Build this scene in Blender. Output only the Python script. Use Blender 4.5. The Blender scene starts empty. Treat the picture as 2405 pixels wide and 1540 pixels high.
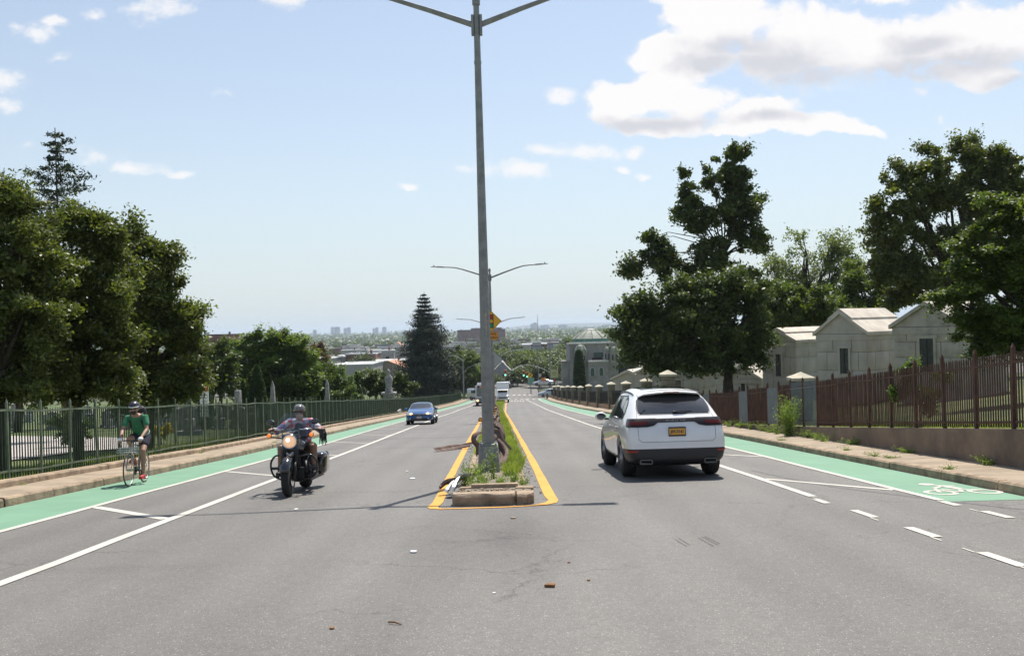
import bpy, bmesh, math, random
import numpy as np
from mathutils import Vector, Matrix, Euler
from mathutils.bvhtree import BVHTree
R = math.radians
random.seed(7)
SC = bpy.context.scene
COL = SC.collection

# ------------------------------------------------------------------ camera
# eye at the origin looking along +Y; the photograph is rolled a little
F = 2100.0          # focal length measured on a 2405 px wide print of the photograph
ROLL = 0.028
cam = bpy.data.cameras.new('camera')
cam.sensor_width = 36.0
cam.lens = 36.0 * F / 2405.0
cam.clip_start = 0.1
cam.clip_end = 60000.0
camo = bpy.data.objects.new('camera', cam)
COL.objects.link(camo)
rv = Vector((1, 0, -ROLL)).normalized(); fv = Vector((0, 1, 0)); uv = rv.cross(fv)
camo.matrix_world = Matrix(((rv.x, uv.x, -fv.x, 0), (rv.y, uv.y, -fv.y, 0), (rv.z, uv.z, -fv.z, 0), (0, 0, 0, 1)))
SC.camera = camo
SC.render.resolution_x = 1024
SC.render.resolution_y = 655

# ------------------------------------------------------------------ exposure
SC.view_settings.view_transform = 'Standard'
SC.view_settings.look = 'None'
SC.view_settings.exposure = 0.68
SC.view_settings.gamma = 1.0
SC.cycles.max_bounces = 8
SC.cycles.transparent_max_bounces = 16
SC.cycles.volume_bounces = 0
SC.cycles.use_denoising = True
SC.cycles.sample_clamp_indirect = 6.0

# ------------------------------------------------------------------ sun
EL, AZ = R(62.5), R(19.5)     # ahead of the camera, a little to its right
SUN = Vector((math.cos(EL) * math.sin(AZ), math.cos(EL) * math.cos(AZ), math.sin(EL)))
sl = bpy.data.lights.new('sun', 'SUN')
sl.energy = 4.2; sl.angle = R(0.53); sl.color = (1.0, 0.95, 0.87)
so = bpy.data.objects.new('sun', sl); COL.objects.link(so)
so.rotation_euler = SUN.to_track_quat('Z', 'Y').to_euler()
so.location = (0, 0, 60)

# ------------------------------------------------------------------ picture <-> world
def uvp(x, y):
    dx, dy = x - 1202.5, y - 770.0
    return dx - ROLL * dy, dy + ROLL * dx
def at(x, y, d):
    u, v = uvp(x, y)
    return Vector((u * d / F, d, -v * d / F))
def lerp(tab, t):
    if t <= tab[0][0]: return tab[0][1]
    for (a, b), (c, e) in zip(tab, tab[1:]):
        if t <= c:
            return b + (e - b) * (t - a) / (c - a)
    return tab[-1][1]
def smooth_lerp(tab, t):
    return (lerp(tab, t - 2) + 2 * lerp(tab, t) + lerp(tab, t + 2)) / 4
HT = [(-60, 1.65 - 60 * .0753), (95, 1.65 + 95 * .0753), (127, 10.98), (150, 12.5), (183, 14.35), (200, 14.9), (220, 15.1), (330, 15.6), (700, 19), (2200, 27), (40000, 30)]
def H(d):
    return smooth_lerp(HT, d)
# the lines that run down the road: lateral position against distance
KL = [(-60, -8.9), (15, -8.67), (28.7, -8.57), (49.6, -9.15), (79, -9.6), (103, -9.75), (125, -9.5), (180, -8.7)]
KR = [(-60, 7.2), (12.8, 7.26), (30.5, 7.43), (86, 7.24), (130, 6.5), (175, 5.7), (185, 5.6)]
L2 = [(-60, -7.0), (12, -7.0), (20.6, -7.07), (32, -7.2), (50, -7.75), (69, -8.2), (103, -8.55), (125, -8.3), (160, -7.6), (180, -7.4)]
L1 = [(-60, -4.7), (8.4, -4.9), (18.9, -5.14), (28.2, -5.3), (46, -5.7), (77, -6.4), (105, -6.6), (136, -6.35), (180, -6.1)]
R1 = [(-60, 4.5), (13.5, 4.46), (19, 4.43), (46.4, 3.9), (102, 3.48), (142, 3.04), (165, 2.4), (172, 2.0)]
R2 = [(-60, 5.95), (12.8, 5.97), (24.8, 6.04), (66, 5.6), (120, 5.2), (168, 4.5)]
YL = [(13.4, -1.22), (18.5, -1.36), (31.3, -1.66), (78.6, -2.7), (110, -3.0), (165, -3.3)]
YR = [(13.8, .55), (20.5, .45), (30.3, .26), (52.7, -.17), (87.7, -.9), (130, -1.2), (165, -1.4)]
def kl(d): return smooth_lerp(KL, d)
def kr(d): return smooth_lerp(KR, d)
def fenceL(d): return kl(d) - 1.30
def fenceR(d): return kr(d) + 1.30
ZW = [(-60, 5.0), (8, -1.2), (15, -1.94), (25.8, -3.1), (36, -4.12)]
def wall_top(d):
    return max(lerp(ZW, d), -H(d) + .17) if d < 36 else -H(d) + .17
def sstep(a, b, t):
    t = min(1, max(0, (t - a) / (b - a)))
    return t * t * (3 - 2 * t)
def T(x, y):
    """terrain height"""
    z = -H(y)
    if y > 210: return z
    if x < fenceL(y):
        return z + .16
    if x > fenceR(y):
        zz = wall_top(y) - .03
        rise = .085 * min(22, x - fenceR(y)) * (1 - sstep(120, 200, y))
        return zz + rise
    return z
def G(x, y, off=0.0):
    """ground point under a pixel of the print"""
    u, v = uvp(x, y)
    lo, hi = 1.0, 400.0
    for _ in range(60):
        m = (lo + hi) / 2
        if (H(m) - off) / m > v / F: lo = m
        else: hi = m
    return Vector((u * lo / F, lo, -H(lo) + off))

# ------------------------------------------------------------------ objects
def tag(o, label=None, cat=None, group=None, kind=None):
    if label: o['label'] = label
    if cat: o['category'] = cat
    if group: o['group'] = group
    if kind: o['kind'] = kind
    return o
def thing(name, loc, label, cat, group=None, rz=0.0, rx=0.0):
    o = bpy.data.objects.new(name, None)
    o.empty_display_size = .2
    COL.objects.link(o)
    o.location = loc; o.rotation_euler = (rx, 0, rz)
    return tag(o, label, cat, group)
def add_mesh(name, verts, faces, m, parent=None, smooth=False, world=False, loc=None):
    me = bpy.data.meshes.new(name)
    if parent is not None and world:
        inv = parent.matrix_basis.inverted()
        if parent.parent: inv = (parent.parent.matrix_basis @ parent.matrix_basis).inverted()
        verts = [inv @ Vector(v) for v in verts]
    me.from_pydata([tuple(v) for v in verts], [], faces)
    if m is not None: me.materials.append(m)
    if smooth:
        me.shade_smooth()
    me.update()
    o = bpy.data.objects.new(name, me)
    COL.objects.link(o)
    if parent is not None: o.parent = parent
    if loc is not None: o.location = loc
    return o
def fast_mesh(name, V, nquad, m, parent=None, tri=False):
    """V: (n,3) float array holding consecutive quads (or triangles)"""
    k = 3 if tri else 4
    me = bpy.data.meshes.new(name)
    n = len(V)
    me.vertices.add(n); me.vertices.foreach_set('co', np.ascontiguousarray(V, dtype=np.float32).ravel())
    nf = n // k
    me.loops.add(n); me.loops.foreach_set('vertex_index', np.arange(n, dtype=np.int32))
    me.polygons.add(nf)
    me.polygons.foreach_set('loop_start', np.arange(0, n, k, dtype=np.int32))
    me.materials.append(m)
    me.update(calc_edges=True)
    o = bpy.data.objects.new(name, me); COL.objects.link(o)
    if parent is not None: o.parent = parent
    return o
class MB:
    def __init__(s): s.v = []; s.f = []
    def add(s, vs, fs):
        b = len(s.v); s.v += [Vector(v) for v in vs]; s.f += [tuple(i + b for i in f) for f in fs]; return s
    def box(s, c, size, rz=0.0, rot=None, taper=1.0):
        hx, hy, hz = size[0] / 2, size[1] / 2, size[2] / 2
        vs = []
        for sz in (-1, 1):
            t = taper if sz > 0 else 1
            for sx, sy in ((-1, -1), (1, -1), (1, 1), (-1, 1)):
                vs.append(Vector((sx * hx * t, sy * hy * t, sz * hz)))
        M = rot.to_matrix() if rot is not None else Matrix.Rotation(rz, 3, 'Z')
        vs = [M @ v + Vector(c) for v in vs]
        return s.add(vs, [(3, 2, 1, 0), (4, 5, 6, 7), (0, 1, 5, 4), (1, 2, 6, 5), (2, 3, 7, 6), (3, 0, 4, 7)])
    def tube(s, pts, r, n=8, caps=True):
        pts = [Vector(p) for p in pts]
        rs = r if isinstance(r, (list, tuple)) else [r] * len(pts)
        b = len(s.v); up = None
        for i, p in enumerate(pts):
            a = pts[max(0, i - 1)]; c = pts[min(len(pts) - 1, i + 1)]
            t = (c - a).normalized()
            if up is None:
                up = Vector((0, 0, 1)) if abs(t.z) < .9 else Vector((1, 0, 0))
            sd = t.cross(up)
            if sd.length < 1e-5: sd = t.orthogonal()
            sd.normalize(); w = sd.cross(t).normalized(); up = w
            for k in range(n):
                an = 2 * math.pi * k / n
                s.v.append(p + (sd * math.cos(an) + w * math.sin(an)) * rs[i])
        for i in range(len(pts) - 1):
            for k in range(n):
                k2 = (k + 1) % n
                s.f.append((b + i * n + k, b + i * n + k2, b + (i + 1) * n + k2, b + (i + 1) * n + k))
        if caps:
            s.f.append(tuple(b + k for k in range(n))[::-1])
            s.f.append(tuple(b + (len(pts) - 1) * n + k for k in range(n)))
        return s
    def loft(s, rings, closed=True, caps=True):
        b = len(s.v); n = len(rings[0])
        for r in rings: s.v += [Vector(p) for p in r]
        for i in range(len(rings) - 1):
            for k in range(n if closed else n - 1):
                k2 = (k + 1) % n
                s.f.append((b + i * n + k, b + i * n + k2, b + (i + 1) * n + k2, b + (i + 1) * n + k))
        if caps and closed:
            s.f.append(tuple(b + k for k in range(n))[::-1])
            s.f.append(tuple(b + (len(rings) - 1) * n + k for k in range(n)))
        return s
    def lathe(s, prof, n=16, c=(0, 0, 0), axis='Z', squash=1.0, caps=True):
        rings = []
        for r, z in prof:
            ring = []
            for k in range(n):
                a = 2 * math.pi * k / n
                p = Vector((r * math.cos(a), r * math.sin(a) * squash, z))
                if axis == 'X': p = Vector((z, r * math.cos(a), r * math.sin(a)))
                if axis == 'Y': p = Vector((r * math.cos(a), z, -r * math.sin(a)))
                ring.append(p + Vector(c))
            rings.append(ring)
        return s.loft(rings, caps=caps)
    def prism(s, outline, z0, z1, M=None):
        """outline in XY, extruded in Z; M maps to the final place"""
        n = len(outline)
        vs = [Vector((x, y, z0)) for x, y in outline] + [Vector((x, y, z1)) for x, y in outline]
        if M is not None: vs = [M @ v for v in vs]
        fs = [tuple(range(n))[::-1], tuple(range(n, 2 * n))] + [(i, (i + 1) % n, n + (i + 1) % n, n + i) for i in range(n)]
        return s.add(vs, fs)
    def ball(s, c, r, nu=12, nv=8):
        rx, ry, rz = r if isinstance(r, (tuple, list)) else (r, r, r)
        rings = []
        for j in range(nv + 1):
            ph = math.pi * j / nv; q = max(math.sin(ph), .02)
            rings.append([Vector((c[0] + rx * q * math.cos(2 * math.pi * k / nu), c[1] + ry * q * math.sin(2 * math.pi * k / nu), c[2] - rz * math.cos(ph))) for k in range(nu)])
        return s.loft(rings)
    def build(s, name, m, parent=None, smooth=False, world=False):
        return add_mesh(name, s.v, s.f, m, parent, smooth, world)
def finish(o, bevel=0.0, seg=2, sub=0, auto=True):
    """apply a bevel / subdivision by evaluating the object"""
    if bevel:
        b = o.modifiers.new('b', 'BEVEL'); b.width = bevel; b.segments = seg; b.limit_method = 'ANGLE'; b.angle_limit = R(35)
    if sub:
        q = o.modifiers.new('s', 'SUBSURF'); q.levels = sub; q.render_levels = sub
    dg = bpy.context.evaluated_depsgraph_get()
    me = bpy.data.meshes.new_from_object(o.evaluated_get(dg))
    o.modifiers.clear(); old = o.data; o.data = me; bpy.data.meshes.remove(old)
    if auto:
        me.shade_smooth()
        if not sub:
            try: me.set_sharp_from_angle(angle=R(35))
            except Exception: pass
    return o
def copy_tree(o, parent=None, label=None, loc=None, rz=None, group=None):
    c = o.copy(); COL.objects.link(c)
    c.parent = parent
    if label: c['label'] = label
    if group: c['group'] = group
    if loc is not None: c.location = loc
    if rz is not None: c.rotation_euler = (o.rotation_euler[0], o.rotation_euler[1], rz)
    for ch in list(KIDS.get(o.name, [])) or [k for k in o.children]:
        copy_tree(ch, c)
    return c
KIDS = {}

# ------------------------------------------------------------------ materials
def mat(name, color, rough=.6, metal=0.0, noise=0.0, scale=5.0, bump=0.0, bscale=40.0, color2=None, spec=None, coat=0.0, trans=0.0, emit=None, estr=1.0, detail=4.0, coords='Object', alpha=None, lo=.35, hi=.65, sheen=0.0):
    m = bpy.data.materials.new(name); m.use_nodes = True
    nt = m.node_tree; b = nt.nodes['Principled BSDF']
    c = (*color, 1)
    b.inputs['Base Color'].default_value = c
    b.inputs['Roughness'].default_value = rough
    b.inputs['Metallic'].default_value = metal
    if spec is not None: b.inputs['Specular IOR Level'].default_value = spec
    if coat: b.inputs['Coat Weight'].default_value = coat; b.inputs['Coat Roughness'].default_value = .04
    if trans: b.inputs['Transmission Weight'].default_value = trans
    if alpha is not None: b.inputs['Alpha'].default_value = alpha
    if emit: b.inputs['Emission Color'].default_value = (*emit, 1); b.inputs['Emission Strength'].default_value = estr
    if noise or bump or color2:
        tc = nt.nodes.new('ShaderNodeTexCoord')
        src = tc.outputs[coords]
        if coords == 'World':
            pass
    if noise or color2:
        n = nt.nodes.new('ShaderNodeTexNoise'); n.inputs['Scale'].default_value = scale; n.inputs['Detail'].default_value = detail; n.inputs['Roughness'].default_value = .6
        nt.links.new(src, n.inputs['Vector'])
        r = nt.nodes.new('ShaderNodeValToRGB')
        r.color_ramp.elements[0].position = lo; r.color_ramp.elements[1].position = hi
        c2 = color2 if color2 else tuple(v * (1 - noise) for v in color)
        r.color_ramp.elements[0].color = (*c2, 1)
        r.color_ramp.elements[1].color = (*(tuple(min(1, v * (1 + noise * .5)) for v in color) if not color2 else color), 1)
        nt.links.new(n.outputs['Fac'], r.inputs['Fac'])
        nt.links.new(r.outputs['Color'], b.inputs['Base Color'])
    if bump:
        n2 = nt.nodes.new('ShaderNodeTexNoise'); n2.inputs['Scale'].default_value = bscale; n2.inputs['Detail'].default_value = 3
        nt.links.new(src, n2.inputs['Vector'])
        bp = nt.nodes.new('ShaderNodeBump'); bp.inputs['Strength'].default_value = bump; bp.inputs['Distance'].default_value = .02
        nt.links.new(n2.outputs['Fac'], bp.inputs['Height'])
        nt.links.new(bp.outputs['Normal'], b.inputs['Normal'])
    return m
def nodes(m):
    nt = m.node_tree
    def N(t, **kw):
        n = nt.nodes.new(t)
        for k, v in kw.items():
            if k in ('operation', 'blend_type', 'data_type', 'noise_dimensions', 'feature', 'wave_type', 'bands_direction', 'use_clamp', 'vector_type', 'clamp'): setattr(n, k, v)
            else: n.inputs[k].default_value = v
        return n
    return nt, N, nt.links.new
def leafmat(name, c1, c2, rough=.45, trans=.35):
    m = bpy.data.materials.new(name); m.use_nodes = True
    nt, N, L = nodes(m)
    b = nt.nodes['Principled BSDF']; out = nt.nodes['Material Output']
    g = N('ShaderNodeNewGeometry')
    r = N('ShaderNodeValToRGB')
    r.color_ramp.elements[0].color = (*c1, 1); r.color_ramp.elements[1].color = (*c2, 1)
    L(g.outputs['Random Per Island'], r.inputs['Fac'])
    tc = N('ShaderNodeTexCoord'); n = N('ShaderNodeTexNoise', Scale=.55, Detail=2.0)
    L(tc.outputs['Object'], n.inputs['Vector'])
    hs = N('ShaderNodeHueSaturation')
    ad = N('ShaderNodeMath', operation='MULTIPLY_ADD'); ad.inputs[1].default_value = 1.2; ad.inputs[2].default_value = .4
    L(n.outputs['Fac'], ad.inputs[0]); L(ad.outputs[0], hs.inputs['Value']); L(r.outputs['Color'], hs.inputs['Color'])
    L(hs.outputs['Color'], b.inputs['Base Color'])
    b.inputs['Roughness'].default_value = rough
    b.inputs['Specular IOR Level'].default_value = .5
    tr = N('ShaderNodeBsdfTranslucent')
    mul = N('ShaderNodeMix', data_type='RGBA', blend_type='MULTIPLY'); mul.inputs[0].default_value = 1.0
    mul.inputs[7].default_value = (1.5, 1.6, .6, 1)
    L(hs.outputs['Color'], mul.inputs[6]); L(mul.outputs[2], tr.inputs['Color'])
    mx = N('ShaderNodeMixShader'); mx.inputs[0].default_value = trans
    L(b.outputs[0], mx.inputs[1]); L(tr.outputs[0], mx.inputs[2]); L(mx.outputs[0], out.inputs['Surface'])
    return m

# ------------------------------------------------------------------ sky with clouds (world)
W = bpy.data.worlds.new('World'); SC.world = W; W.use_nodes = True
W.cycles.sampling_method = 'MANUAL'; W.cycles.sample_map_resolution = 256
nt = W.node_tree
bg = nt.nodes['Background']; bg.inputs['Strength'].default_value = .1
def N(t, **kw):
    n = nt.nodes.new(t)
    for k, v in kw.items():
        if k in ('operation', 'data_type', 'blend_type', 'use_clamp'): setattr(n, k, v)
        else: n.inputs[k].default_value = v
    return n
def LK(a, b): nt.links.new(a, b)
def M2(op, a, b=None, c=None, clamp=False):
    n = nt.nodes.new('ShaderNodeMath'); n.operation = op; n.use_clamp = clamp
    for i, q in enumerate((a, b, c)):
        if q is None: continue
        if isinstance(q, (int, float)): n.inputs[i].default_value = q
        else: LK(q, n.inputs[i])
    return n.outputs[0]
sky = nt.nodes.new('ShaderNodeTexSky'); sky.sky_type = 'NISHITA'; sky.sun_disc = False
sky.sun_elevation = EL; sky.sun_rotation = AZ; sky.air_density = 1.1; sky.dust_density = .7; sky.ozone_density = 1.5; sky.altitude = 30
tc = nt.nodes.new('ShaderNodeTexCoord')
sp = nt.nodes.new('ShaderNodeSeparateXYZ'); LK(tc.outputs['Generated'], sp.inputs[0])
yy = M2('MAXIMUM', sp.outputs['Y'], .08)
A = M2('DIVIDE', sp.outputs['X'], yy); B = M2('DIVIDE', sp.outputs['Z'], yy)
cb = nt.nodes.new('ShaderNodeCombineXYZ'); LK(A, cb.inputs[0]); LK(B, cb.inputs[1])
# uneven edges: shift the lookup by noise
nz = N('ShaderNodeTexNoise', Scale=10.0, Detail=5.0, Roughness=.6); LK(cb.outputs[0], nz.inputs['Vector'])
stretch = nt.nodes.new('ShaderNodeVectorMath'); stretch.operation = 'MULTIPLY'; LK(cb.outputs[0], stretch.inputs[0]); stretch.inputs[1].default_value = (1.0, 1.5, 1.0)
nz2 = N('ShaderNodeTexNoise', Scale=11.0, Detail=8.0, Roughness=.62, Lacunarity=2.1); LK(stretch.outputs[0], nz2.inputs['Vector'])
nz3 = N('ShaderNodeTexNoise', Scale=38.0, Detail=5.0, Roughness=.65); LK(stretch.outputs[0], nz3.inputs['Vector'])
sub = nt.nodes.new('ShaderNodeVectorMath'); sub.operation = 'SUBTRACT'; LK(nz.outputs['Color'], sub.inputs[0]); sub.inputs[1].default_value = (.5, .5, .5)
scl = nt.nodes.new('ShaderNodeVectorMath'); scl.operation = 'SCALE'; LK(sub.outputs[0], scl.inputs[0]); scl.inputs['Scale'].default_value = .045
addv = nt.nodes.new('ShaderNodeVectorMath'); addv.operation = 'ADD'; LK(cb.outputs[0], addv.inputs[0]); LK(scl.outputs[0], addv.inputs[1])
def blob(x, y, rx, ry):
    u, v = uvp(x, y)
    s = nt.nodes.new('ShaderNodeVectorMath'); s.operation = 'SUBTRACT'; LK(addv.outputs[0], s.inputs[0]); s.inputs[1].default_value = (u / F, -v / F, 0)
    m = nt.nodes.new('ShaderNodeVectorMath'); m.operation = 'MULTIPLY'; LK(s.outputs[0], m.inputs[0]); m.inputs[1].default_value = (F / rx, F / ry, 0)
    l = nt.nodes.new('ShaderNodeVectorMath'); l.operation = 'LENGTH'; LK(m.outputs[0], l.inputs[0])
    return M2('SUBTRACT', 1.0, l.outputs['Value'])
BANK = [(1700, 60, 165, 85), (1880, 105, 210, 90), (2090, 115, 190, 85), (2290, 95, 190, 85), (2430, 70, 160, 80), (1630, 130, 120, 70), (1660, -30, 150, 80), (2070, -30, 130, 50), (2270, 180, 140, 34), (1560, 120, 80, 50), (1520, 135, 60, 34),
        (1470, 228, 110, 52), (1555, 215, 95, 58), (1630, 245, 130, 50), (1755, 272, 140, 40), (1890, 295, 130, 28), (2010, 304, 80, 18), (1450, 268, 90, 36), (1560, 288, 170, 30), (1740, 303, 170, 22)]
WISP = [(1345, 356, 115, 30), (1270, 352, 60, 20), (1235, 396, 110, 28), (1140, 393, 60, 24), (1308, 220, 60, 30), (1080, 390, 36, 22),
        (15, 185, 70, 42), (400, 25, 95, 42), (330, 5, 80, 28), (660, 5, 60, 24), (225, 366, 64, 38), (300, 400, 76, 20), (420, 405, 50, 13), (75, 75, 60, 34), (30, 60, 40, 26), (133, 130, 50, 18), (133, 42, 46, 14), (10, 245, 40, 26),
        (950, 444, 36, 12), (525, 222, 46, 15), (62, 335, 46, 24), (2175, 214, 34, 14), (2205, 275, 22, 30), (2240, 300, 40, 18), (1485, 350, 30, 18), (1955, 165, 160, 70), (225, 25, 50, 20), (1510, 415, 30, 12), (1450, 400, 24, 12)]
def chain(L):
    acc = None
    for c in L:
        q = blob(*c); acc = q if acc is None else M2('SMOOTH_MAX', acc, q, .25)
    return acc
fb = M2('ADD', M2('MULTIPLY', M2('SUBTRACT', nz2.outputs['Fac'], .5), 2.0), M2('MULTIPLY', M2('SUBTRACT', nz3.outputs['Fac'], .5), .8))
vo = nt.nodes.new('ShaderNodeTexVoronoi'); vo.feature = 'F1'; vo.normalize = True; vo.inputs['Scale'].default_value = 15.0; vo.inputs['Detail'].default_value = 2.0; vo.inputs['Roughness'].default_value = .55
wsc = nt.nodes.new('ShaderNodeVectorMath'); wsc.operation = 'SCALE'; LK(sub.outputs[0], wsc.inputs[0]); wsc.inputs['Scale'].default_value = .09
wad = nt.nodes.new('ShaderNodeVectorMath'); wad.operation = 'ADD'; LK(stretch.outputs[0], wad.inputs[0]); LK(wsc.outputs[0], wad.inputs[1]); LK(wad.outputs[0], vo.inputs['Vector'])
bil = M2('SUBTRACT', .30, vo.outputs['Distance'])
fbB = M2('ADD', M2('MULTIPLY', fb, .55), M2('MULTIPLY', bil, 1.6))
bank, wisp = chain(BANK), chain(WISP)
def ramp(src, lo, hi):
    m = nt.nodes.new('ShaderNodeMapRange'); m.interpolation_type = 'SMOOTHSTEP'; LK(src, m.inputs[0]); m.inputs[1].default_value = lo; m.inputs[2].default_value = hi; return m.outputs[0]
dB = M2('ADD', bank, fbB); dW = M2('ADD', M2('MULTIPLY', wisp, .8), M2('MULTIPLY', fb, 1.35))
front = M2('GREATER_THAN', sp.outputs['Y'], .1)
cov = M2('MULTIPLY', M2('MAXIMUM', ramp(dB, -.02, .36), M2('MULTIPLY', ramp(dW, .05, .85), .85)), front)
# grey undersides of the bank
SH = [(1800, 150, 160, 50), (1900, 185, 170, 44), (2110, 170, 170, 40), (2310, 150, 150, 36), (1660, 150, 90, 30), (1560, 288, 150, 22), (1720, 110, 110, 36), (2180, 110, 100, 26), (2380, 190, 90, 22), (1800, 285, 90, 16)]
sr = ramp(M2('ADD', chain(SH), M2('ADD', M2('MULTIPLY', M2('SUBTRACT', nz.outputs['Fac'], .5), 1.6), M2('ADD', M2('MULTIPLY', M2('SUBTRACT', nz3.outputs['Fac'], .5), .6), M2('MULTIPLY', bil, -1.4)))), -.45, .85)
cmix = nt.nodes.new('ShaderNodeMix'); cmix.data_type = 'RGBA'; LK(sr, cmix.inputs[0])
CLW, CLG = (6.25, 6.15, 6.15, 1), (4.35, 4.4, 4.75, 1)
cmix.inputs[6].default_value = CLW; cmix.inputs[7].default_value = CLG
wmix = nt.nodes.new('ShaderNodeMix'); wmix.data_type = 'RGBA'
LK(cov, wmix.inputs[0])
hsk = N('ShaderNodeHueSaturation', Saturation=.80, Value=.90); LK(sky.outputs[0], hsk.inputs['Color'])
# pale summer haze low in the sky
el_ = M2('MAXIMUM', sp.outputs['Z'], 0.0)
hz = M2('POWER', 2.718, M2('MULTIPLY', el_, -5.2))
hm = nt.nodes.new('ShaderNodeMix'); hm.data_type = 'RGBA'; LK(M2('MULTIPLY', hz, .93), hm.inputs[0]); LK(hsk.outputs[0], hm.inputs[6]); hm.inputs[7].default_value = (4.1, 4.65, 4.95, 1)
LK(hm.outputs[2], wmix.inputs[6]); LK(cmix.outputs[2], wmix.inputs[7])
LK(wmix.outputs[2], bg.inputs['Color'])
# ------------------------------------------------------------------ ground materials
def ground_mat():
    m = bpy.data.materials.new('ground_grass'); m.use_nodes = True
    nt, N, L = nodes(m); b = nt.nodes['Principled BSDF']; b.inputs['Roughness'].default_value = .95
    tc = N('ShaderNodeTexCoord')
    n = N('ShaderNodeTexNoise', Scale=.22, Detail=5.0); L(tc.outputs['Object'], n.inputs['Vector'])
    n2 = N('ShaderNodeTexNoise', Scale=9.0, Detail=6.0); L(tc.outputs['Object'], n2.inputs['Vector'])
    r = N('ShaderNodeValToRGB'); r.color_ramp.elements[0].position = .35; r.color_ramp.elements[1].position = .7
    r.color_ramp.elements[0].color = (.045, .075, .018, 1); r.color_ramp.elements[1].color = (.13, .15, .045, 1)
    L(n.outputs['Fac'], r.inputs[0])
    r2 = N('ShaderNodeValToRGB'); r2.color_ramp.elements[0].color = (.45, .45, .45, 1); r2.color_ramp.elements[1].color = (1.5, 1.5, 1.5, 1)
    r2.color_ramp.elements[0].position = .3; r2.color_ramp.elements[1].position = .7
    L(n2.outputs['Fac'], r2.inputs[0])
    mx = N('ShaderNodeMix', data_type='RGBA', blend_type='MULTIPLY'); mx.inputs[0].default_value = 1
    L(r.outputs[0], mx.inputs[6]); L(r2.outputs[0], mx.inputs[7])
    sp_ = N('ShaderNodeSeparateXYZ'); L(tc.outputs['Object'], sp_.inputs[0])
    far = N('ShaderNodeMapRange'); far.inputs[1].default_value = 205; far.inputs[2].default_value = 225; L(sp_.outputs[1], far.inputs[0])
    n5 = N('ShaderNodeTexNoise', Scale=.03, Detail=4.0); L(tc.outputs['Object'], n5.inputs['Vector'])
    r5 = N('ShaderNodeValToRGB'); r5.color_ramp.elements[0].position = .45; r5.color_ramp.elements[1].position = .55; r5.color_ramp.elements[0].color = (.05, .065, .03, 1); r5.color_ramp.elements[1].color = (.13, .125, .11, 1); L(n5.outputs['Fac'], r5.inputs[0])
    tw_ = N('ShaderNodeMix', data_type='RGBA'); L(far.outputs[0], tw_.inputs[0]); L(mx.outputs[2], tw_.inputs[6]); L(r5.outputs[0], tw_.inputs[7])
    L(tw_.outputs[2], b.inputs['Base Color'])
    bp = N('ShaderNodeBump', Strength=.8, Distance=.05); L(n2.outputs['Fac'], bp.inputs['Height']); L(bp.outputs[0], b.inputs['Normal'])
    return m
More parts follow.
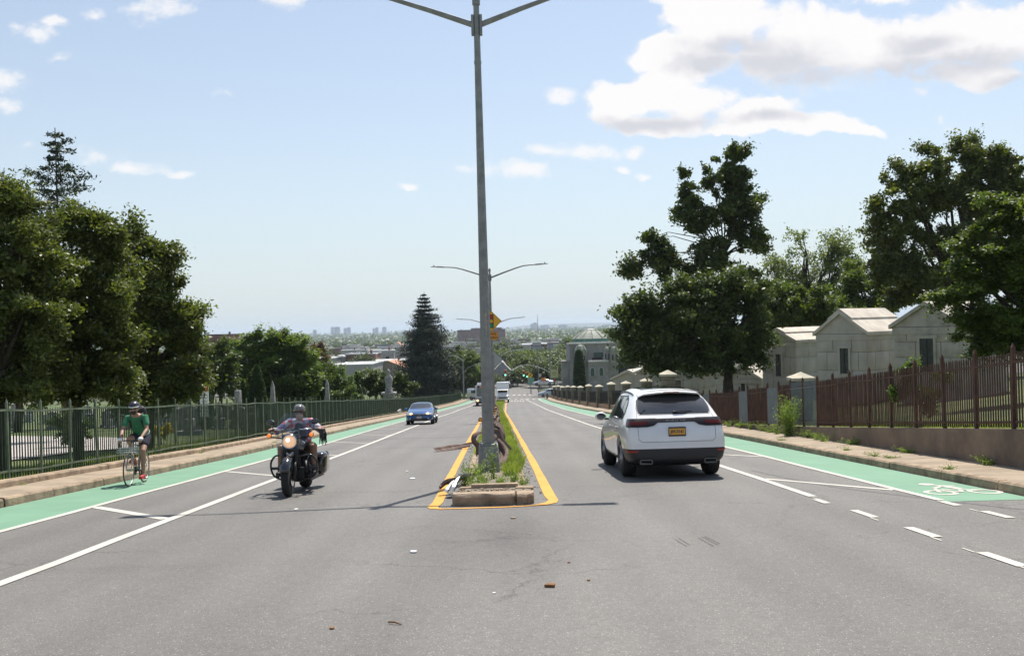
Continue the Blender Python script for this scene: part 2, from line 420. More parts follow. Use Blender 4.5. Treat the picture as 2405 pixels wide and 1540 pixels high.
def asphalt_mat():
    m = bpy.data.materials.new('asphalt'); m.use_nodes = True
    nt, N, L = nodes(m); b = nt.nodes['Principled BSDF']; b.inputs['Roughness'].default_value = .72; b.inputs['Specular IOR Level'].default_value = .5
    tc = N('ShaderNodeTexCoord')
    mp = N('ShaderNodeMapping'); mp.inputs['Scale'].default_value = (1, .22, 1); L(tc.outputs['Object'], mp.inputs[0])
    big = N('ShaderNodeTexNoise', Scale=.55, Detail=5.0, Roughness=.6); L(mp.outputs[0], big.inputs['Vector'])
    mid = N('ShaderNodeTexNoise', Scale=14.0, Detail=4.0, Roughness=.7); L(tc.outputs['Object'], mid.inputs['Vector'])
    fine = N('ShaderNodeTexNoise', Scale=120.0, Detail=3.0, Roughness=.75); L(tc.outputs['Object'], fine.inputs['Vector'])
    vor = N('ShaderNodeTexVoronoi', Scale=130.0); L(tc.outputs['Object'], vor.inputs['Vector'])
    r = N('ShaderNodeValToRGB'); r.color_ramp.elements[0].position = .32; r.color_ramp.elements[1].position = .72
    r.color_ramp.elements[0].color = (.106, .101, .095, 1); r.color_ramp.elements[1].color = (.142, .136, .128, 1)
    L(big.outputs['Fac'], r.inputs[0])
    r2 = N('ShaderNodeValToRGB'); r2.color_ramp.elements[0].position = .28; r2.color_ramp.elements[1].position = .74
    r2.color_ramp.elements[0].color = (.35, .35, .36, 1); r2.color_ramp.elements[1].color = (1.75, 1.72, 1.68, 1)
    L(fine.outputs['Fac'], r2.inputs[0])
    r3 = N('ShaderNodeValToRGB'); r3.color_ramp.elements[0].position = .3; r3.color_ramp.elements[1].position = .7
    r3.color_ramp.elements[0].color = (.84, .84, .85, 1); r3.color_ramp.elements[1].color = (1.13, 1.12, 1.1, 1)
    L(mid.outputs['Fac'], r3.inputs[0])
    a = N('ShaderNodeMix', data_type='RGBA', blend_type='MULTIPLY'); a.inputs[0].default_value = 1; L(r.outputs[0], a.inputs[6]); L(r2.outputs[0], a.inputs[7])
    c = N('ShaderNodeMix', data_type='RGBA', blend_type='MULTIPLY'); c.inputs[0].default_value = 1; L(a.outputs[2], c.inputs[6]); L(r3.outputs[0], c.inputs[7])
    # pale chips of aggregate
    vr = N('ShaderNodeValToRGB'); vr.color_ramp.elements[0].position = .965; vr.color_ramp.elements[1].position = .985
    wn = N('ShaderNodeSeparateColor'); L(vor.outputs['Color'], wn.inputs[0]); L(wn.outputs[0], vr.inputs[0])
    d = N('ShaderNodeMix', data_type='RGBA'); L(vr.outputs[0], d.inputs[0]); L(c.outputs[2], d.inputs[6]); d.inputs[7].default_value = (.33, .31, .28, 1)
    # wandering tar-sealed joint lines and faint oil drips near the nose of the median
    mp2 = N('ShaderNodeMapping'); mp2.inputs['Scale'].default_value = (.09, .55, 1); L(tc.outputs['Object'], mp2.inputs[0])
    st = N('ShaderNodeTexNoise', Scale=1.0, Detail=3.0); L(mp2.outputs[0], st.inputs['Vector'])
    sr_ = N('ShaderNodeValToRGB'); sr_.color_ramp.elements[0].position = .60; sr_.color_ramp.elements[1].position = .72
    sr_.color_ramp.elements[0].color = (1, 1, 1, 1); sr_.color_ramp.elements[1].color = (.80, .80, .81, 1); L(st.outputs['Fac'], sr_.inputs[0])
    e = N('ShaderNodeMix', data_type='RGBA', blend_type='MULTIPLY'); e.inputs[0].default_value = 1; L(d.outputs[2], e.inputs[6]); L(sr_.outputs[0], e.inputs[7])
    # hairline cracks in places
    vc = N('ShaderNodeTexVoronoi', Scale=.42); vc.feature = 'DISTANCE_TO_EDGE'
    wv = N('ShaderNodeTexNoise', Scale=1.8, Detail=6.0, Roughness=.7); L(tc.outputs['Object'], wv.inputs['Vector'])
    wm_ = N('ShaderNodeVectorMath', operation='MULTIPLY_ADD'); wm_.inputs[1].default_value = (.9, .9, .9); L(wv.outputs['Color'], wm_.inputs[0]); L(tc.outputs['Object'], wm_.inputs[2]); L(wm_.outputs[0], vc.inputs['Vector'])
    cr = N('ShaderNodeValToRGB'); cr.color_ramp.elements[0].position = .0; cr.color_ramp.elements[1].position = .010
    cr.color_ramp.elements[0].color = (.52, .51, .50, 1); cr.color_ramp.elements[1].color = (1, 1, 1, 1); L(vc.outputs['Distance'], cr.inputs[0])
    cm = N('ShaderNodeTexNoise', Scale=.23, Detail=2.0); L(tc.outputs['Object'], cm.inputs['Vector'])
    cmr = N('ShaderNodeValToRGB'); cmr.color_ramp.elements[0].position = .47; cmr.color_ramp.elements[1].position = .55; L(cm.outputs['Fac'], cmr.inputs[0])
    g_ = N('ShaderNodeMix', data_type='RGBA', blend_type='MULTIPLY'); L(cmr.outputs[0], g_.inputs[0]); L(e.outputs[2], g_.inputs[6]); L(cr.outputs[0], g_.inputs[7])
    # dark stain where traffic brakes, spreading in front of the nose stone
    sx_ = N('ShaderNodeMapping'); sx_.inputs['Location'].default_value = (.2, -10.6 * .36, 0); sx_.inputs['Scale'].default_value = (.75, .36, 0); L(tc.outputs['Object'], sx_.inputs[0])
    sl_ = N('ShaderNodeVectorMath', operation='LENGTH'); L(sx_.outputs[0], sl_.inputs[0])
    sn = N('ShaderNodeMath', operation='ADD'); L(sl_.outputs['Value'], sn.inputs[0])
    s2 = N('ShaderNodeMath', operation='MULTIPLY'); L(wv.outputs['Fac'], s2.inputs[0]); s2.inputs[1].default_value = 1.1; L(s2.outputs[0], sn.inputs[1])
    s3 = N('ShaderNodeValToRGB'); s3.color_ramp.elements[0].position = .35; s3.color_ramp.elements[1].position = 1.0
    s3.color_ramp.elements[0].color = (.70, .69, .68, 1); s3.color_ramp.elements[1].color = (1, 1, 1, 1)
    s4 = N('ShaderNodeMath', operation='MULTIPLY'); s4.inputs[1].default_value = .62; L(sn.outputs[0], s4.inputs[0]); L(s4.outputs[0], s3.inputs[0])
    h_ = N('ShaderNodeMix', data_type='RGBA', blend_type='MULTIPLY'); h_.inputs[0].default_value = 1; L(g_.outputs[2], h_.inputs[6]); L(s3.outputs[0], h_.inputs[7])
    # paler wheel tracks running down both lanes
    wt = N('ShaderNodeTexWave', Scale=.30, Distortion=1.2, Detail=2.0); wt.inputs['Detail Scale'].default_value = .15; wt.bands_direction = 'X'; L(tc.outputs['Object'], wt.inputs['Vector'])
    wr_ = N('ShaderNodeValToRGB'); wr_.color_ramp.elements[0].color = (.95, .95, .95, 1); wr_.color_ramp.elements[1].color = (1.05, 1.05, 1.04, 1); L(wt.outputs['Fac'], wr_.inputs[0])
    k_ = N('ShaderNodeMix', data_type='RGBA', blend_type='MULTIPLY'); k_.inputs[0].default_value = 1; L(h_.outputs[2], k_.inputs[6]); L(wr_.outputs[0], k_.inputs[7])
    L(k_.outputs[2], b.inputs['Base Color'])
    bp = N('ShaderNodeBump', Strength=.55, Distance=.006); L(fine.outputs['Fac'], bp.inputs['Height']); L(bp.outputs[0], b.inputs['Normal'])
    return m
def paint_mat(name, col, wear=.30, dirt=.86):
    m = bpy.data.materials.new(name); m.use_nodes = True
    nt, N, L = nodes(m); b = nt.nodes['Principled BSDF']; b.inputs['Roughness'].default_value = .75
    tc = N('ShaderNodeTexCoord')
    n = N('ShaderNodeTexNoise', Scale=22.0, Detail=7.0, Roughness=.75); L(tc.outputs['Object'], n.inputs['Vector'])
    r = N('ShaderNodeValToRGB'); r.color_ramp.elements[0].position = wear; r.color_ramp.elements[1].position = wear + .06
    r.color_ramp.elements[0].color = (.13, .125, .12, 1); r.color_ramp.elements[1].color = (*col, 1)
    L(n.outputs['Fac'], r.inputs[0])
    big = N('ShaderNodeTexNoise', Scale=1.3, Detail=5.0); L(tc.outputs['Object'], big.inputs['Vector'])
    r2 = N('ShaderNodeValToRGB'); r2.color_ramp.elements[0].position = .35; r2.color_ramp.elements[1].position = .65
    r2.color_ramp.elements[0].color = (dirt, dirt, dirt, 1); r2.color_ramp.elements[1].color = (1, 1, 1, 1); L(big.outputs['Fac'], r2.inputs[0])
    a = N('ShaderNodeMix', data_type='RGBA', blend_type='MULTIPLY'); a.inputs[0].default_value = 1; L(r.outputs[0], a.inputs[6]); L(r2.outputs[0], a.inputs[7])
    L(a.outputs[2], b.inputs['Base Color'])
    bp = N('ShaderNodeBump', Strength=.4, Distance=.004); n3 = N('ShaderNodeTexNoise', Scale=110.0, Detail=2.0); L(tc.outputs['Object'], n3.inputs['Vector']); L(n3.outputs['Fac'], bp.inputs['Height']); L(bp.outputs[0], b.inputs['Normal'])
    return m
M_GROUND = ground_mat(); M_ASPH = asphalt_mat()
M_WHITE = paint_mat('white_paint', (.53, .505, .44), wear=.33)
M_YEL = paint_mat('yellow_paint', (.66, .31, .04), wear=.28)
M_GREEN = paint_mat('green_paint', (.145, .285, .185), wear=.26, dirt=.88)
M_WALK = mat('sidewalk_concrete', (.31, .245, .175), .9, noise=.28, scale=1.6, bump=.4, bscale=60, detail=8)
M_KERB = mat('kerb_stone', (.33, .245, .165), .9, noise=.45, scale=3.5, bump=.6, bscale=30, detail=8)
M_DIRT = mat('dirt', (.22, .185, .14), .95, noise=.5, scale=14, bump=.9, bscale=45, detail=8)
M_CONC = mat('old_concrete', (.25, .185, .13), .92, color2=(.13, .095, .07), scale=1.1, bump=.5, bscale=35, detail=9)

# ------------------------------------------------------------------ terrain sheet reaching the horizon
lo_ = [0, .6, 1.4, 2.4, 3.6, 5, 6.5, 8, 10, 12, 14, 17, 20, 23, 26, 30, 34, 38, 44, 52, 62, 76, 95, 120, 155, 200, 270, 380, 560, 850, 1300, 2000, 3200, 5200, 9000]
ys = [-40, -30, -20, -12, -6, 0] + list(np.arange(3, 60, 1.5)) + list(np.arange(60, 230, 5)) + [240, 260, 290, 330, 380, 450, 550, 700, 900, 1200, 1600, 2200, 3000, 4200, 6000, 9000, 14000]
tv, tf = [], []
for y in ys:
    fl, fr = fenceL(y) - .02, fenceR(y) + .12
    row = [(fl - q, 1) for q in reversed(lo_)] + [(fl + .05, 0), (fl * .5, 0), (0, 0), (fr * .5, 0), (fr - .05, 0)] + [(fr + q, 1) for q in lo_]
    for x, out in row:
        z = T(x, y) if out else -H(y) - .12
        if y > 400: z += (math.sin(x * .0021 + y * .0011) + math.sin(y * .0031)) * min(4, (y - 400) * .004)
        if y > 168: z = min(z, -H(y) - .05) if y > 210 or not out else z - .05
        tv.append((x, y, z))
nx = len(row)
for j in range(len(ys) - 1):
    for i in range(nx - 1):
        a = j * nx + i
        tf.append((a, a + 1, a + 1 + nx, a + nx))
o = add_mesh('ground', tv, tf, M_GROUND, smooth=True)
tag(o, 'grassy ground sloping down from the road to the distant plain', 'ground', kind='structure')

def strip(rows, off=0.0):
    """rows: list of lists of (x,d) -> verts laid on the road profile"""
    v, f = [], []
    n = len(rows[0])
    for r in rows:
        for x, d in r: v.append((x, d, -H(d) + off))
    for j in range(len(rows) - 1):
        for i in range(n - 1):
            a = j * n + i
            f.append((a, a + 1, a + 1 + n, a + n))
    return v, f
def ribbon(fl, fr, d0, d1, step, off, cols=1):
    n = max(1, int(round((d1 - d0) / step))); rows = []
    for j in range(n + 1):
        d = d0 + (d1 - d0) * j / n; a, b = fl(d), fr(d)
        rows.append([(a + (b - a) * i / cols, d) for i in range(cols + 1)])
    return strip(rows, off)
# carriageway, from behind the camera to beyond the junction
rows = []
dd = list(np.arange(-30, 160, 2.0)) + list(np.arange(160, 262, 3.0))
for d in dd:
    a, b = kl(d), kr(d)
    if d > 176: a -= sstep(176, 186, d) * 0; b += 0
    rows.append([(a + (b - a) * i / 8, d) for i in range(9)])
v, f = strip(rows)
o = add_mesh('road', v, f, M_ASPH, smooth=True); tag(o, 'grey asphalt carriageway running downhill either side of the median', 'road', kind='structure')
# cross street at the foot of the hill
v, f = [], []
for i, x in enumerate(np.arange(-90, 91, 6.0)):
    for d in (174, 180, 188, 193): v.append((x, d, -H(d) + .004))
for i in range(30):
    for k in range(3):
        a = i * 4 + k; f.append((a, a + 4, a + 5, a + 1))
o = add_mesh('cross_street', v, f, M_ASPH, smooth=True); tag(o, 'side street crossing at the bottom of the hill', 'road', kind='structure')
# apron behind the camera and wide mouth of the junction we stand in
v = [(-40, -30, -H(-30) + .004), (40, -30, -H(-30) + .004), (40, 4, -H(4) + .004), (-40, 4, -H(4) + .004)]
# ------------------------------------------------------------------ painted lines
def line_along(fx, d0, d1, w, name, m, label, off=.008, step=1.5, jit=.012):
    n = max(2, int((d1 - d0) / step)); rows = []
    for j in range(n + 1):
        d = d0 + (d1 - d0) * j / n; x = fx(d) + random.uniform(-jit, jit)
        rows.append([(x - w / 2 + random.uniform(-jit, jit) * .5, d), (x + w / 2 + random.uniform(-jit, jit) * .5, d)])
    v, f = strip(rows, off)
    return v, f
def fL1(d): return smooth_lerp(L1, d)
def fL2(d): return smooth_lerp(L2, d)
def fR1(d): return smooth_lerp(R1, d)
def fR2(d): return smooth_lerp(R2, d)
def fYL(d): return smooth_lerp(YL, d)
def fYR(d): return smooth_lerp(YR, d)
def mk(name, parts, m, label, cat='road marking'):
    V, Fc = [], []
    for v, f in parts:
        b = len(V); V += v; Fc += [tuple(i + b for i in q) for q in f]
    o = add_mesh(name, V, Fc, m); tag(o, label, cat, kind='structure'); return o
mk('bike_lane', [ribbon(lambda d: kl(d) + .02, fL2, -12, 172, 1.5, .004, 2)], M_GREEN, 'green painted bicycle lane beside the kerb and iron fence')
mk('bike_lane', [ribbon(fR2, lambda d: kr(d) - .02, 12.45, 170, 1.5, .004, 2)], M_GREEN, 'green painted bicycle lane below the concrete wall')
def slash(p, q, w, off=.008):
    (x0, d0), (x1, d1) = p, q; n = 5; rows = []
    L = math.hypot(x1 - x0, d1 - d0); nx_, ny_ = -(d1 - d0) / L * w / 2, (x1 - x0) / L * w / 2
    for j in range(n + 1):
        t = j / n; x = x0 + (x1 - x0) * t; d = d0 + (d1 - d0) * t
        rows.append([(x + nx_, d + ny_), (x - nx_, d - ny_)])
    return strip(rows, off)
left = [line_along(fL2, -10, 172, .13, '', None, ''), line_along(fL1, -10, 172, .15, '', None, '')]
for k in range(23):
    d = 14.75 + 6.9 * k
    if d > 168: break
    left.append(slash((fL2(d) + .07, d), (fL1(d - 1.8) - .08, d - 1.8), .17 if k == 0 else .13, .006))
mk('lane_lines', left, M_WHITE, 'white buffer lines and slashes beside the bicycle lane under the fence')
right = [line_along(fR2, 12.6, 168, .12, '', None, ''), line_along(fR1, 13.45, 172, .14, '', None, '')]
for k in range(21):
    d = 14.0 + 7.6 * k
    if d > 166: break
    right.append(slash((fR1(d + 2.3) + .08, d + 2.3), (fR2(d) - .07, d), .14, .006))
for x, a, b, w in ((4.38, 12.62, 13.1, .11), (4.46, 11.15, 11.85, .11), (4.5, 9.6, 10.3, .12), (4.49, 7.95, 8.66, .12), (4.5, 6.4, 7.1, .12), (5.93, 12.02, 12.5, .12), (5.96, 10.8, 11.42, .12), (5.97, 9.3, 9.9, .12)):
    right.append(ribbon(lambda d: x - w / 2, lambda d: x + w / 2, a, b, .3, .008))
# thin overspray ends of each dash
for x, d in ((4.42, 13.25), (4.40, 11.02), (4.44, 9.5), (4.46, 7.85), (4.43, 8.8), (5.9, 11.55)):
    right.append(ribbon(lambda q: x - .012, lambda q: x + .012, d - .12, d + .12, .2, .006))
mk('lane_lines', right, M_WHITE, 'white buffer lines, slashes and dashes beside the bicycle lane below the wall')
# yellow line round the nose of the median
pts = []
for d in np.arange(164, 14.2, -2.0): pts.append((fYL(d), d))
pts += [(-1.24, 14.0), (-1.27, 13.5), (-1.23, 13.28), (-1.10, 13.2)]
pts += [(-.7, 13.2), (-.2, 13.22), (.15, 13.28), (.38, 13.40), (.52, 13.62), (.57, 13.9), (.54, 14.5)]
for d in np.arange(15.5, 165, 2.0): pts.append((fYR(d), d))
v, f = [], []
for i, (x, d) in enumerate(pts):
    a = pts[max(0, i - 1)]; c = pts[min(len(pts) - 1, i + 1)]
    t = Vector((c[0] - a[0], c[1] - a[1])).normalized(); nrm = Vector((-t.y, t.x))
    w = .075 if abs(t.y) > .6 else .045
    if d > 30 or abs(t.y) > .9: w = .085
    w += random.uniform(-.008, .008)
    for s in (-1, 1):
        px, pd = x + nrm.x * w * s, d + nrm.y * w * s
        v.append((px, pd, -H(pd) + .008))
for i in range(len(pts) - 1): f.append((2 * i, 2 * i + 1, 2 * i + 3, 2 * i + 2))
o = add_mesh('yellow_line', v, f, M_YEL); tag(o, 'yellow edge line looping round the nose of the median', 'road marking', kind='structure')
# zebra rows at the junction, short lines of writing before them
zz = []
for row in (170.5, 197.0):
    for k in range(9):
        x = -3.4 + k * 1.15 + (0 if row < 180 else .3) - (0.6 if row > 180 else 0)
        if x < (3.2 if row > 180 else 5.6): zz.append(ribbon(lambda d: x, lambda d: x + .55, row - 1.5, row + 1.5, 1.5, .010))
for k in range(7):
    x = -9.6 + k * 1.0
    zz.append(ribbon(lambda d: x, lambda d: x + .45, 169, 172, 1.5, .010))
for k, d in enumerate((155.5, 159.5)):
    for q in range(6): zz.append(ribbon(lambda e: -1.0 + q * .5, lambda e: -.72 + q * .5, d, d + 2.0, 2.0, .006))
mk('crosswalk', zz, M_WHITE, 'rows of short white crosswalk bars at the foot of the hill')
# bicycle symbol, seen upright by whoever rides away from us
def disc_ring(cx, cd, r0, r1, off, sy=1.0):
    v, f = [], []; n = 26
    for k in range(n):
        a = 2 * math.pi * k / n
        for r in (r0, r1): v.append((cx + r * math.cos(a), cd + r * sy * math.sin(a), -H(cd + r * sy * math.sin(a)) + off))
    for k in range(n):
        a = 2 * k; b = 2 * ((k + 1) % n); f.append((a, a + 1, b + 1, b))
    return v, f
def symbol(cx, cd, s, flip=1):
    P = []
    off = .009
    P.append(disc_ring(cx - .36 * s * flip, cd - .30 * s, .17 * s, .25 * s, off, 1.35))
    P.append(disc_ring(cx + .36 * s * flip, cd - .30 * s, .17 * s, .25 * s, off, 1.35))
    def q(a, b, w): P.append(slash((cx + a[0] * s * flip, cd + a[1] * s), (cx + b[0] * s * flip, cd + b[1] * s), w * s, off + .001))
    q((-.36, -.28), (-.16, .12), .07); q((-.16, .12), (.20, .10), .07); q((-.16, .10), (.02, -.30), .07); q((.02, -.30), (.22, .14), .07)
    q((.36, -.28), (.18, .30), .07); q((-.20, .16), (-.10, .62), .15); q((-.10, .62), (.16, .34), .09); q((-.30, .56), (-.02, .74), .12)
    P.append(disc_ring(cx + .02 * s * flip, cd + .95 * s, .0, .13 * s, off, 1.3))
    return P
mk('bicycle_symbol', symbol(6.72, 13.75, .92, -1), M_WHITE, 'white bicycle symbol on the green lane below the wall')
mk('bicycle_symbol', symbol(fL2(60) - .62, 60, .9), M_WHITE, 'white bicycle symbol on the green lane by the fence')
mk('bicycle_symbol', symbol(fR2(118) + .7, 118, .9), M_WHITE, 'faint far white bicycle symbol on the green lane down the hill')

# ------------------------------------------------------------------ kerbs and sidewalks
def kerb(fx, sgn, d0, d1, name, label, h=.15, w=.17, length=1.9, m=M_KERB):
    mb = MB(); d = d0
    while d < d1:
        e = min(d1, d + length * random.uniform(.75, 1.25)); j = random.uniform(-.008, .008)
        sec = []
        for t in np.linspace(0, 1, max(2, int((e - d) / 2) + 1)):
            y = d + .012 + (e - d - .024) * t; x = fx(y) + j; zb = -H(y) - .2; zt = -H(y) + h + j
            sec.append([Vector((x, y, zb)), Vector((x + sgn * .015, y, zt - .03)), Vector((x + sgn * .04, y, zt)), Vector((x + sgn * w, y, zt + .004)), Vector((x + sgn * w, y, zb))])
        mb.loft(sec); d = e
    o = mb.build(name, m); tag(o, label, 'kerb', kind='structure'); return o
kerb(kl, -1, -10, 175, 'kerb', 'worn stone kerb of the narrow sidewalk under the iron fence')
kerb(kr, 1, -10, 172, 'kerb', 'worn kerb of the sidewalk below the concrete wall')
def walk(f0, f1, d0, d1, name, label, rise):
    rows, n = [], int((d1 - d0) / 1.5); v, f = [], []
    for j in range(n + 1):
        d = d0 + (d1 - d0) * j / n
        for i in range(3):
            x = f0(d) + (f1(d) - f0(d)) * i / 2; v.append((x, d, -H(d) + .148 + rise * i / 2 + random.uniform(-.004, .004)))
    for j in range(n):
        for i in range(2):
            a = j * 3 + i; f.append((a, a + 1, a + 4, a + 3))
    o = add_mesh(name, v, f, M_WALK, smooth=True); tag(o, label, 'sidewalk', kind='structure'); return o
walk(lambda d: kl(d) - .168, lambda d: kl(d) - 1.05, -10, 175, 'sidewalk', 'narrow sandy sidewalk along the iron fence', .03)
walk(lambda d: kr(d) + .168, lambda d: kr(d) + 1.34, -10, 172, 'sidewalk', 'sandy concrete sidewalk below the concrete wall', .02)
kerb(lambda d: kl(d) - 1.0, -1, -10, 172, 'fence_footing', 'low stone footing between sidewalk and iron fence', h=.30, w=.26, length=3.2)
bpy.data.objects['fence_footing'].pop('kind', None); bpy.data.objects['fence_footing']['category'] = 'footing'
# ------------------------------------------------------------------ median: kerb stones, earth
def mL(d): return fYL(d) + .34
def mR(d): return fYR(d) - .33
kerb(mL, 1, 14.2, 165, 'median_kerb', 'pale kerb of the median beside the downhill yellow line', h=.15, w=.15)
kerb(mR, -1, 14.6, 165, 'median_kerb', 'pale kerb of the median beside the uphill yellow line', h=.15, w=.15)
rows = []
v, f = [], []
ds = list(np.arange(14.35, 40, .5)) + list(np.arange(40, 165, 3))
for d in ds:
    for i in range(6):
        t = i / 5; x = mL(d) + .148 + (mR(d) - mL(d) - .296) * t
        v.append((x, d, -H(d) + .13 + random.uniform(-.02, .03)))
for j in range(len(ds) - 1):
    for i in range(5): a = j * 6 + i; f.append((a, a + 1, a + 7, a + 6))
o = add_mesh('median_soil', v, f, M_DIRT, smooth=True); tag(o, 'stony soil filling the median', 'soil', kind='structure')
# the blunt broken front stone
def front_stone(xa, xb, seed, lr):
    random.seed(seed); mb = MB(); y0, y1 = 13.46 + .015 * seed, 13.80
    zb = -H(13.5) - .06; zt = -H(13.6) + .175 - .012 * seed
    pts = [(xa, y1), (xa, y0 + (.16 if lr < 0 else .01))]
    if lr < 0: pts += [(xa + .02, y0 + .09), (xa + .07, y0 + .035), (xa + .14, y0 + .005)]
    n = 9
    for k in range(1, n): pts.append((xa + .16 + (xb - xa - .32) * k / n, y0 + random.uniform(-.012, .014)))
    if lr > 0: pts += [(xb - .13, y0 + .01), (xb - .05, y0 + .06), (xb - .01, y0 + .14)]
    else: pts += [(xb - .05, y0 + .02), (xb, y0 + .07)]
    pts += [(xb, y1)]
    rings = []
    for z, s in ((zb, 0), (zb + .09, .004), (zt - .04, -.004), (zt, .035)):
        rings.append([Vector((x - (x - (xa + xb) / 2) * s * .5, y + (s * .8 if y < 13.7 else 0) + random.uniform(-.006, .006), z + random.uniform(-.010, .006))) for x, y in pts])
    mb.loft(rings); return mb
for k, (xa, xb, lr) in enumerate(((-.985, -.02, -1), (.0, .27, 1))):
    o = front_stone(xa, xb, k, lr).build('median_nose', M_KERB); finish(o, bevel=.010)
    tag(o, ('long chipped brown nose stone closing the near end of the median', 'short broken right-hand piece of the nose stone')[k], 'kerb stone', kind='structure')
mb = MB()
mb.box((-.30, 14.16, -H(14.16) + .10), (1.05, .62, .12)); o = mb.build('median_bed', M_DIRT); tag(o, 'gritty hollow between the nose stone and the planted median', 'soil', kind='structure')
mb = MB()
for (x, y, sx, sy, r, h) in ((-.35, 14.42, .75, .11, .02, .19), (.13, 14.34, .28, .2, -.1, .14), (-.02, 13.93, .5, .06, -.03, .12), (-.75, 14.40, .3, .10, .1, .15)):
    mb.box((x, y, -H(y) + h), (sx, sy, .10), rz=r)
o = mb.build('kerb_rubble', M_KERB); finish(o, bevel=.012); tag(o, 'loose broken kerb pieces behind the nose stone', 'kerb stone', kind='structure')

# ------------------------------------------------------------------ right retaining wall
mb = MB()
wd = [-8] + list(np.arange(-4, 46, 2.0)); sec = []
for d in wd:
    x = fenceR(d); zt = max(wall_top(d), -H(d) + .16) + .0; zb = -H(d) - .2
    sec.append([Vector((x, d, zb)), Vector((x + .01, d, zt)), Vector((x + .28, d, zt)), Vector((x + .28, d, zb))])
mb.loft(sec)
o = mb.build('retaining_wall', M_CONC); tag(o, 'stained brown concrete retaining wall under the rusty fence', 'wall')

# chipped lumps broken off the nose stone and a scatter of gravel in the hollow
mb = MB(); random.seed(4)
for k in range(150):
    x, y = random.uniform(-.92, .22), random.uniform(13.85, 14.6); s = random.uniform(.008, .028)
    mb.box((x, y, -H(y) + .165), (s * 1.6, s * 1.2, s), rz=random.uniform(0, 3))
o = mb.build('gravel', M_KERB); tag(o, 'loose gravel and grit behind the nose stone', 'gravel', kind='stuff')
mb = MB()
for k in range(420):
    side = random.choice((0, 1)); y = random.uniform(14, 40)
    x = (mR(y) + random.uniform(.03, .22)) if side else (mL(y) - random.uniform(.03, .22)); s = random.uniform(.006, .02)
    mb.box((x, y, -H(y) + s * .4), (s * 1.6, s * 1.2, s), rz=random.uniform(0, 3))
o = mb.build('gravel', M_KERB); tag(o, 'grit washed up along the edges of the median', 'gravel', kind='stuff')
# short skid marks on the near asphalt of the right lane
M_SKID = mat('skid_rubber', (.075, .073, .070), .8, color2=(.11, .106, .10), scale=40, lo=.45, hi=.55)
mk('skid_mark', [slash((G(x0, y0).x, G(x0, y0).y), (G(x1, y1).x, G(x1, y1).y), .018, .003) for x0, y0, x1, y1 in ((1586, 1266, 1612, 1282), (1594, 1263, 1620, 1279), (1640, 1262, 1676, 1282), (1648, 1259, 1686, 1279), (1656, 1259, 1690, 1276))], M_SKID, 'short dark skid marks on the near asphalt right of the median')

tm_ = [G(x, y) for x, y in ((1765, 1104), (1850, 1122), (1960, 1143), (2095, 1160), (2250, 1178), (2405, 1196))]
pts_ = []
for a_, b_ in zip(tm_, tm_[1:]): pts_.append(slash((a_.x, a_.y), (b_.x, b_.y), .11, .003))
mk('tyre_mark', pts_, mat('tyre_mark_rubber', (.082, .080, .077), .75, color2=(.125, .12, .115), scale=9, lo=.4, hi=.62), 'faint curved tyre mark sweeping across the buffer slashes at the right')
# ------------------------------------------------------------------ metals and stone
M_GALV = mat('galvanised_steel', (.29, .295, .285), .6, metal=.15, color2=(.20, .205, .20), scale=7, bump=.15, bscale=30, detail=8)
M_RUST = mat('rusty_steel', (.20, .145, .12), .85, metal=.1, color2=(.075, .04, .03), scale=5, bump=.4, bscale=40, detail=8)
M_RUSTP = mat('rusted_fence_paint', (.115, .055, .036), .85, color2=(.06, .028, .020), scale=3, bump=.3, bscale=50, detail=8)
M_GREENI = mat('dark_green_iron', (.035, .062, .034), .6, color2=(.014, .028, .016), scale=4, detail=6, spec=.3)
M_PRIMER = mat('grey_primer', (.13, .145, .155), .7, noise=.2, scale=4)
M_BLACKI = mat('black_iron', (.018, .018, .017), .6)
M_STONE = mat('grey_granite', (.50, .455, .395), .85, color2=(.33, .30, .26), scale=1.4, bump=.35, bscale=40, detail=9, lo=.25, hi=.7)
M_STONE2 = mat('granite_rough', (.47, .43, .37), .9, color2=(.27, .24, .21), scale=2.2, bump=.8, bscale=14, detail=9, lo=.25, hi=.7)
M_ROOFST = mat('roof_slab_stone', (.60, .54, .45), .8, color2=(.42, .37, .31), scale=1.2, detail=8)
M_PILLAR = mat('pillar_fieldstone', (.23, .20, .155), .95, color2=(.09, .08, .065), scale=5, bump=.9, bscale=9, detail=6)
M_CAP = mat('pillar_cap', (.48, .43, .33), .85, noise=.3, scale=4)
M_SAND = mat('sandy_plinth', (.38, .24, .13), .9, color2=(.22, .15, .09), scale=1.5, detail=8)
M_DARK = mat('dark_opening', (.012, .012, .013), .4)
M_GLASSG = mat('green_glass_panel', (.05, .09, .08), .25)
M_SIGNY = mat('yellow_sign', (.78, .42, .02), .5)
M_BLACK = mat('black_paint', (.012, .012, .012), .5)
M_REDP = mat('red_paint', (.45, .02, .015), .5)
M_GRNP = mat('green_disc', (.0, .24, .12), .5)
M_WHITEP = mat('white_enamel', (.75, .75, .73), .45)
M_ORANGE = mat('signal_housing', (.62, .20, .02), .5)
def emis(name, col, s):
    m = bpy.data.materials.new(name); m.use_nodes = True
    b = m.node_tree.nodes['Principled BSDF']; b.inputs['Base Color'].default_value = (*col, 1)
    b.inputs['Emission Color'].default_value = (*col, 1); b.inputs['Emission Strength'].default_value = s; return m
M_GO = emis('green_signal_lit', (.15, .95, .6), 2.0)
M_LENS = mat('dark_lens', (.05, .02, .01), .3)

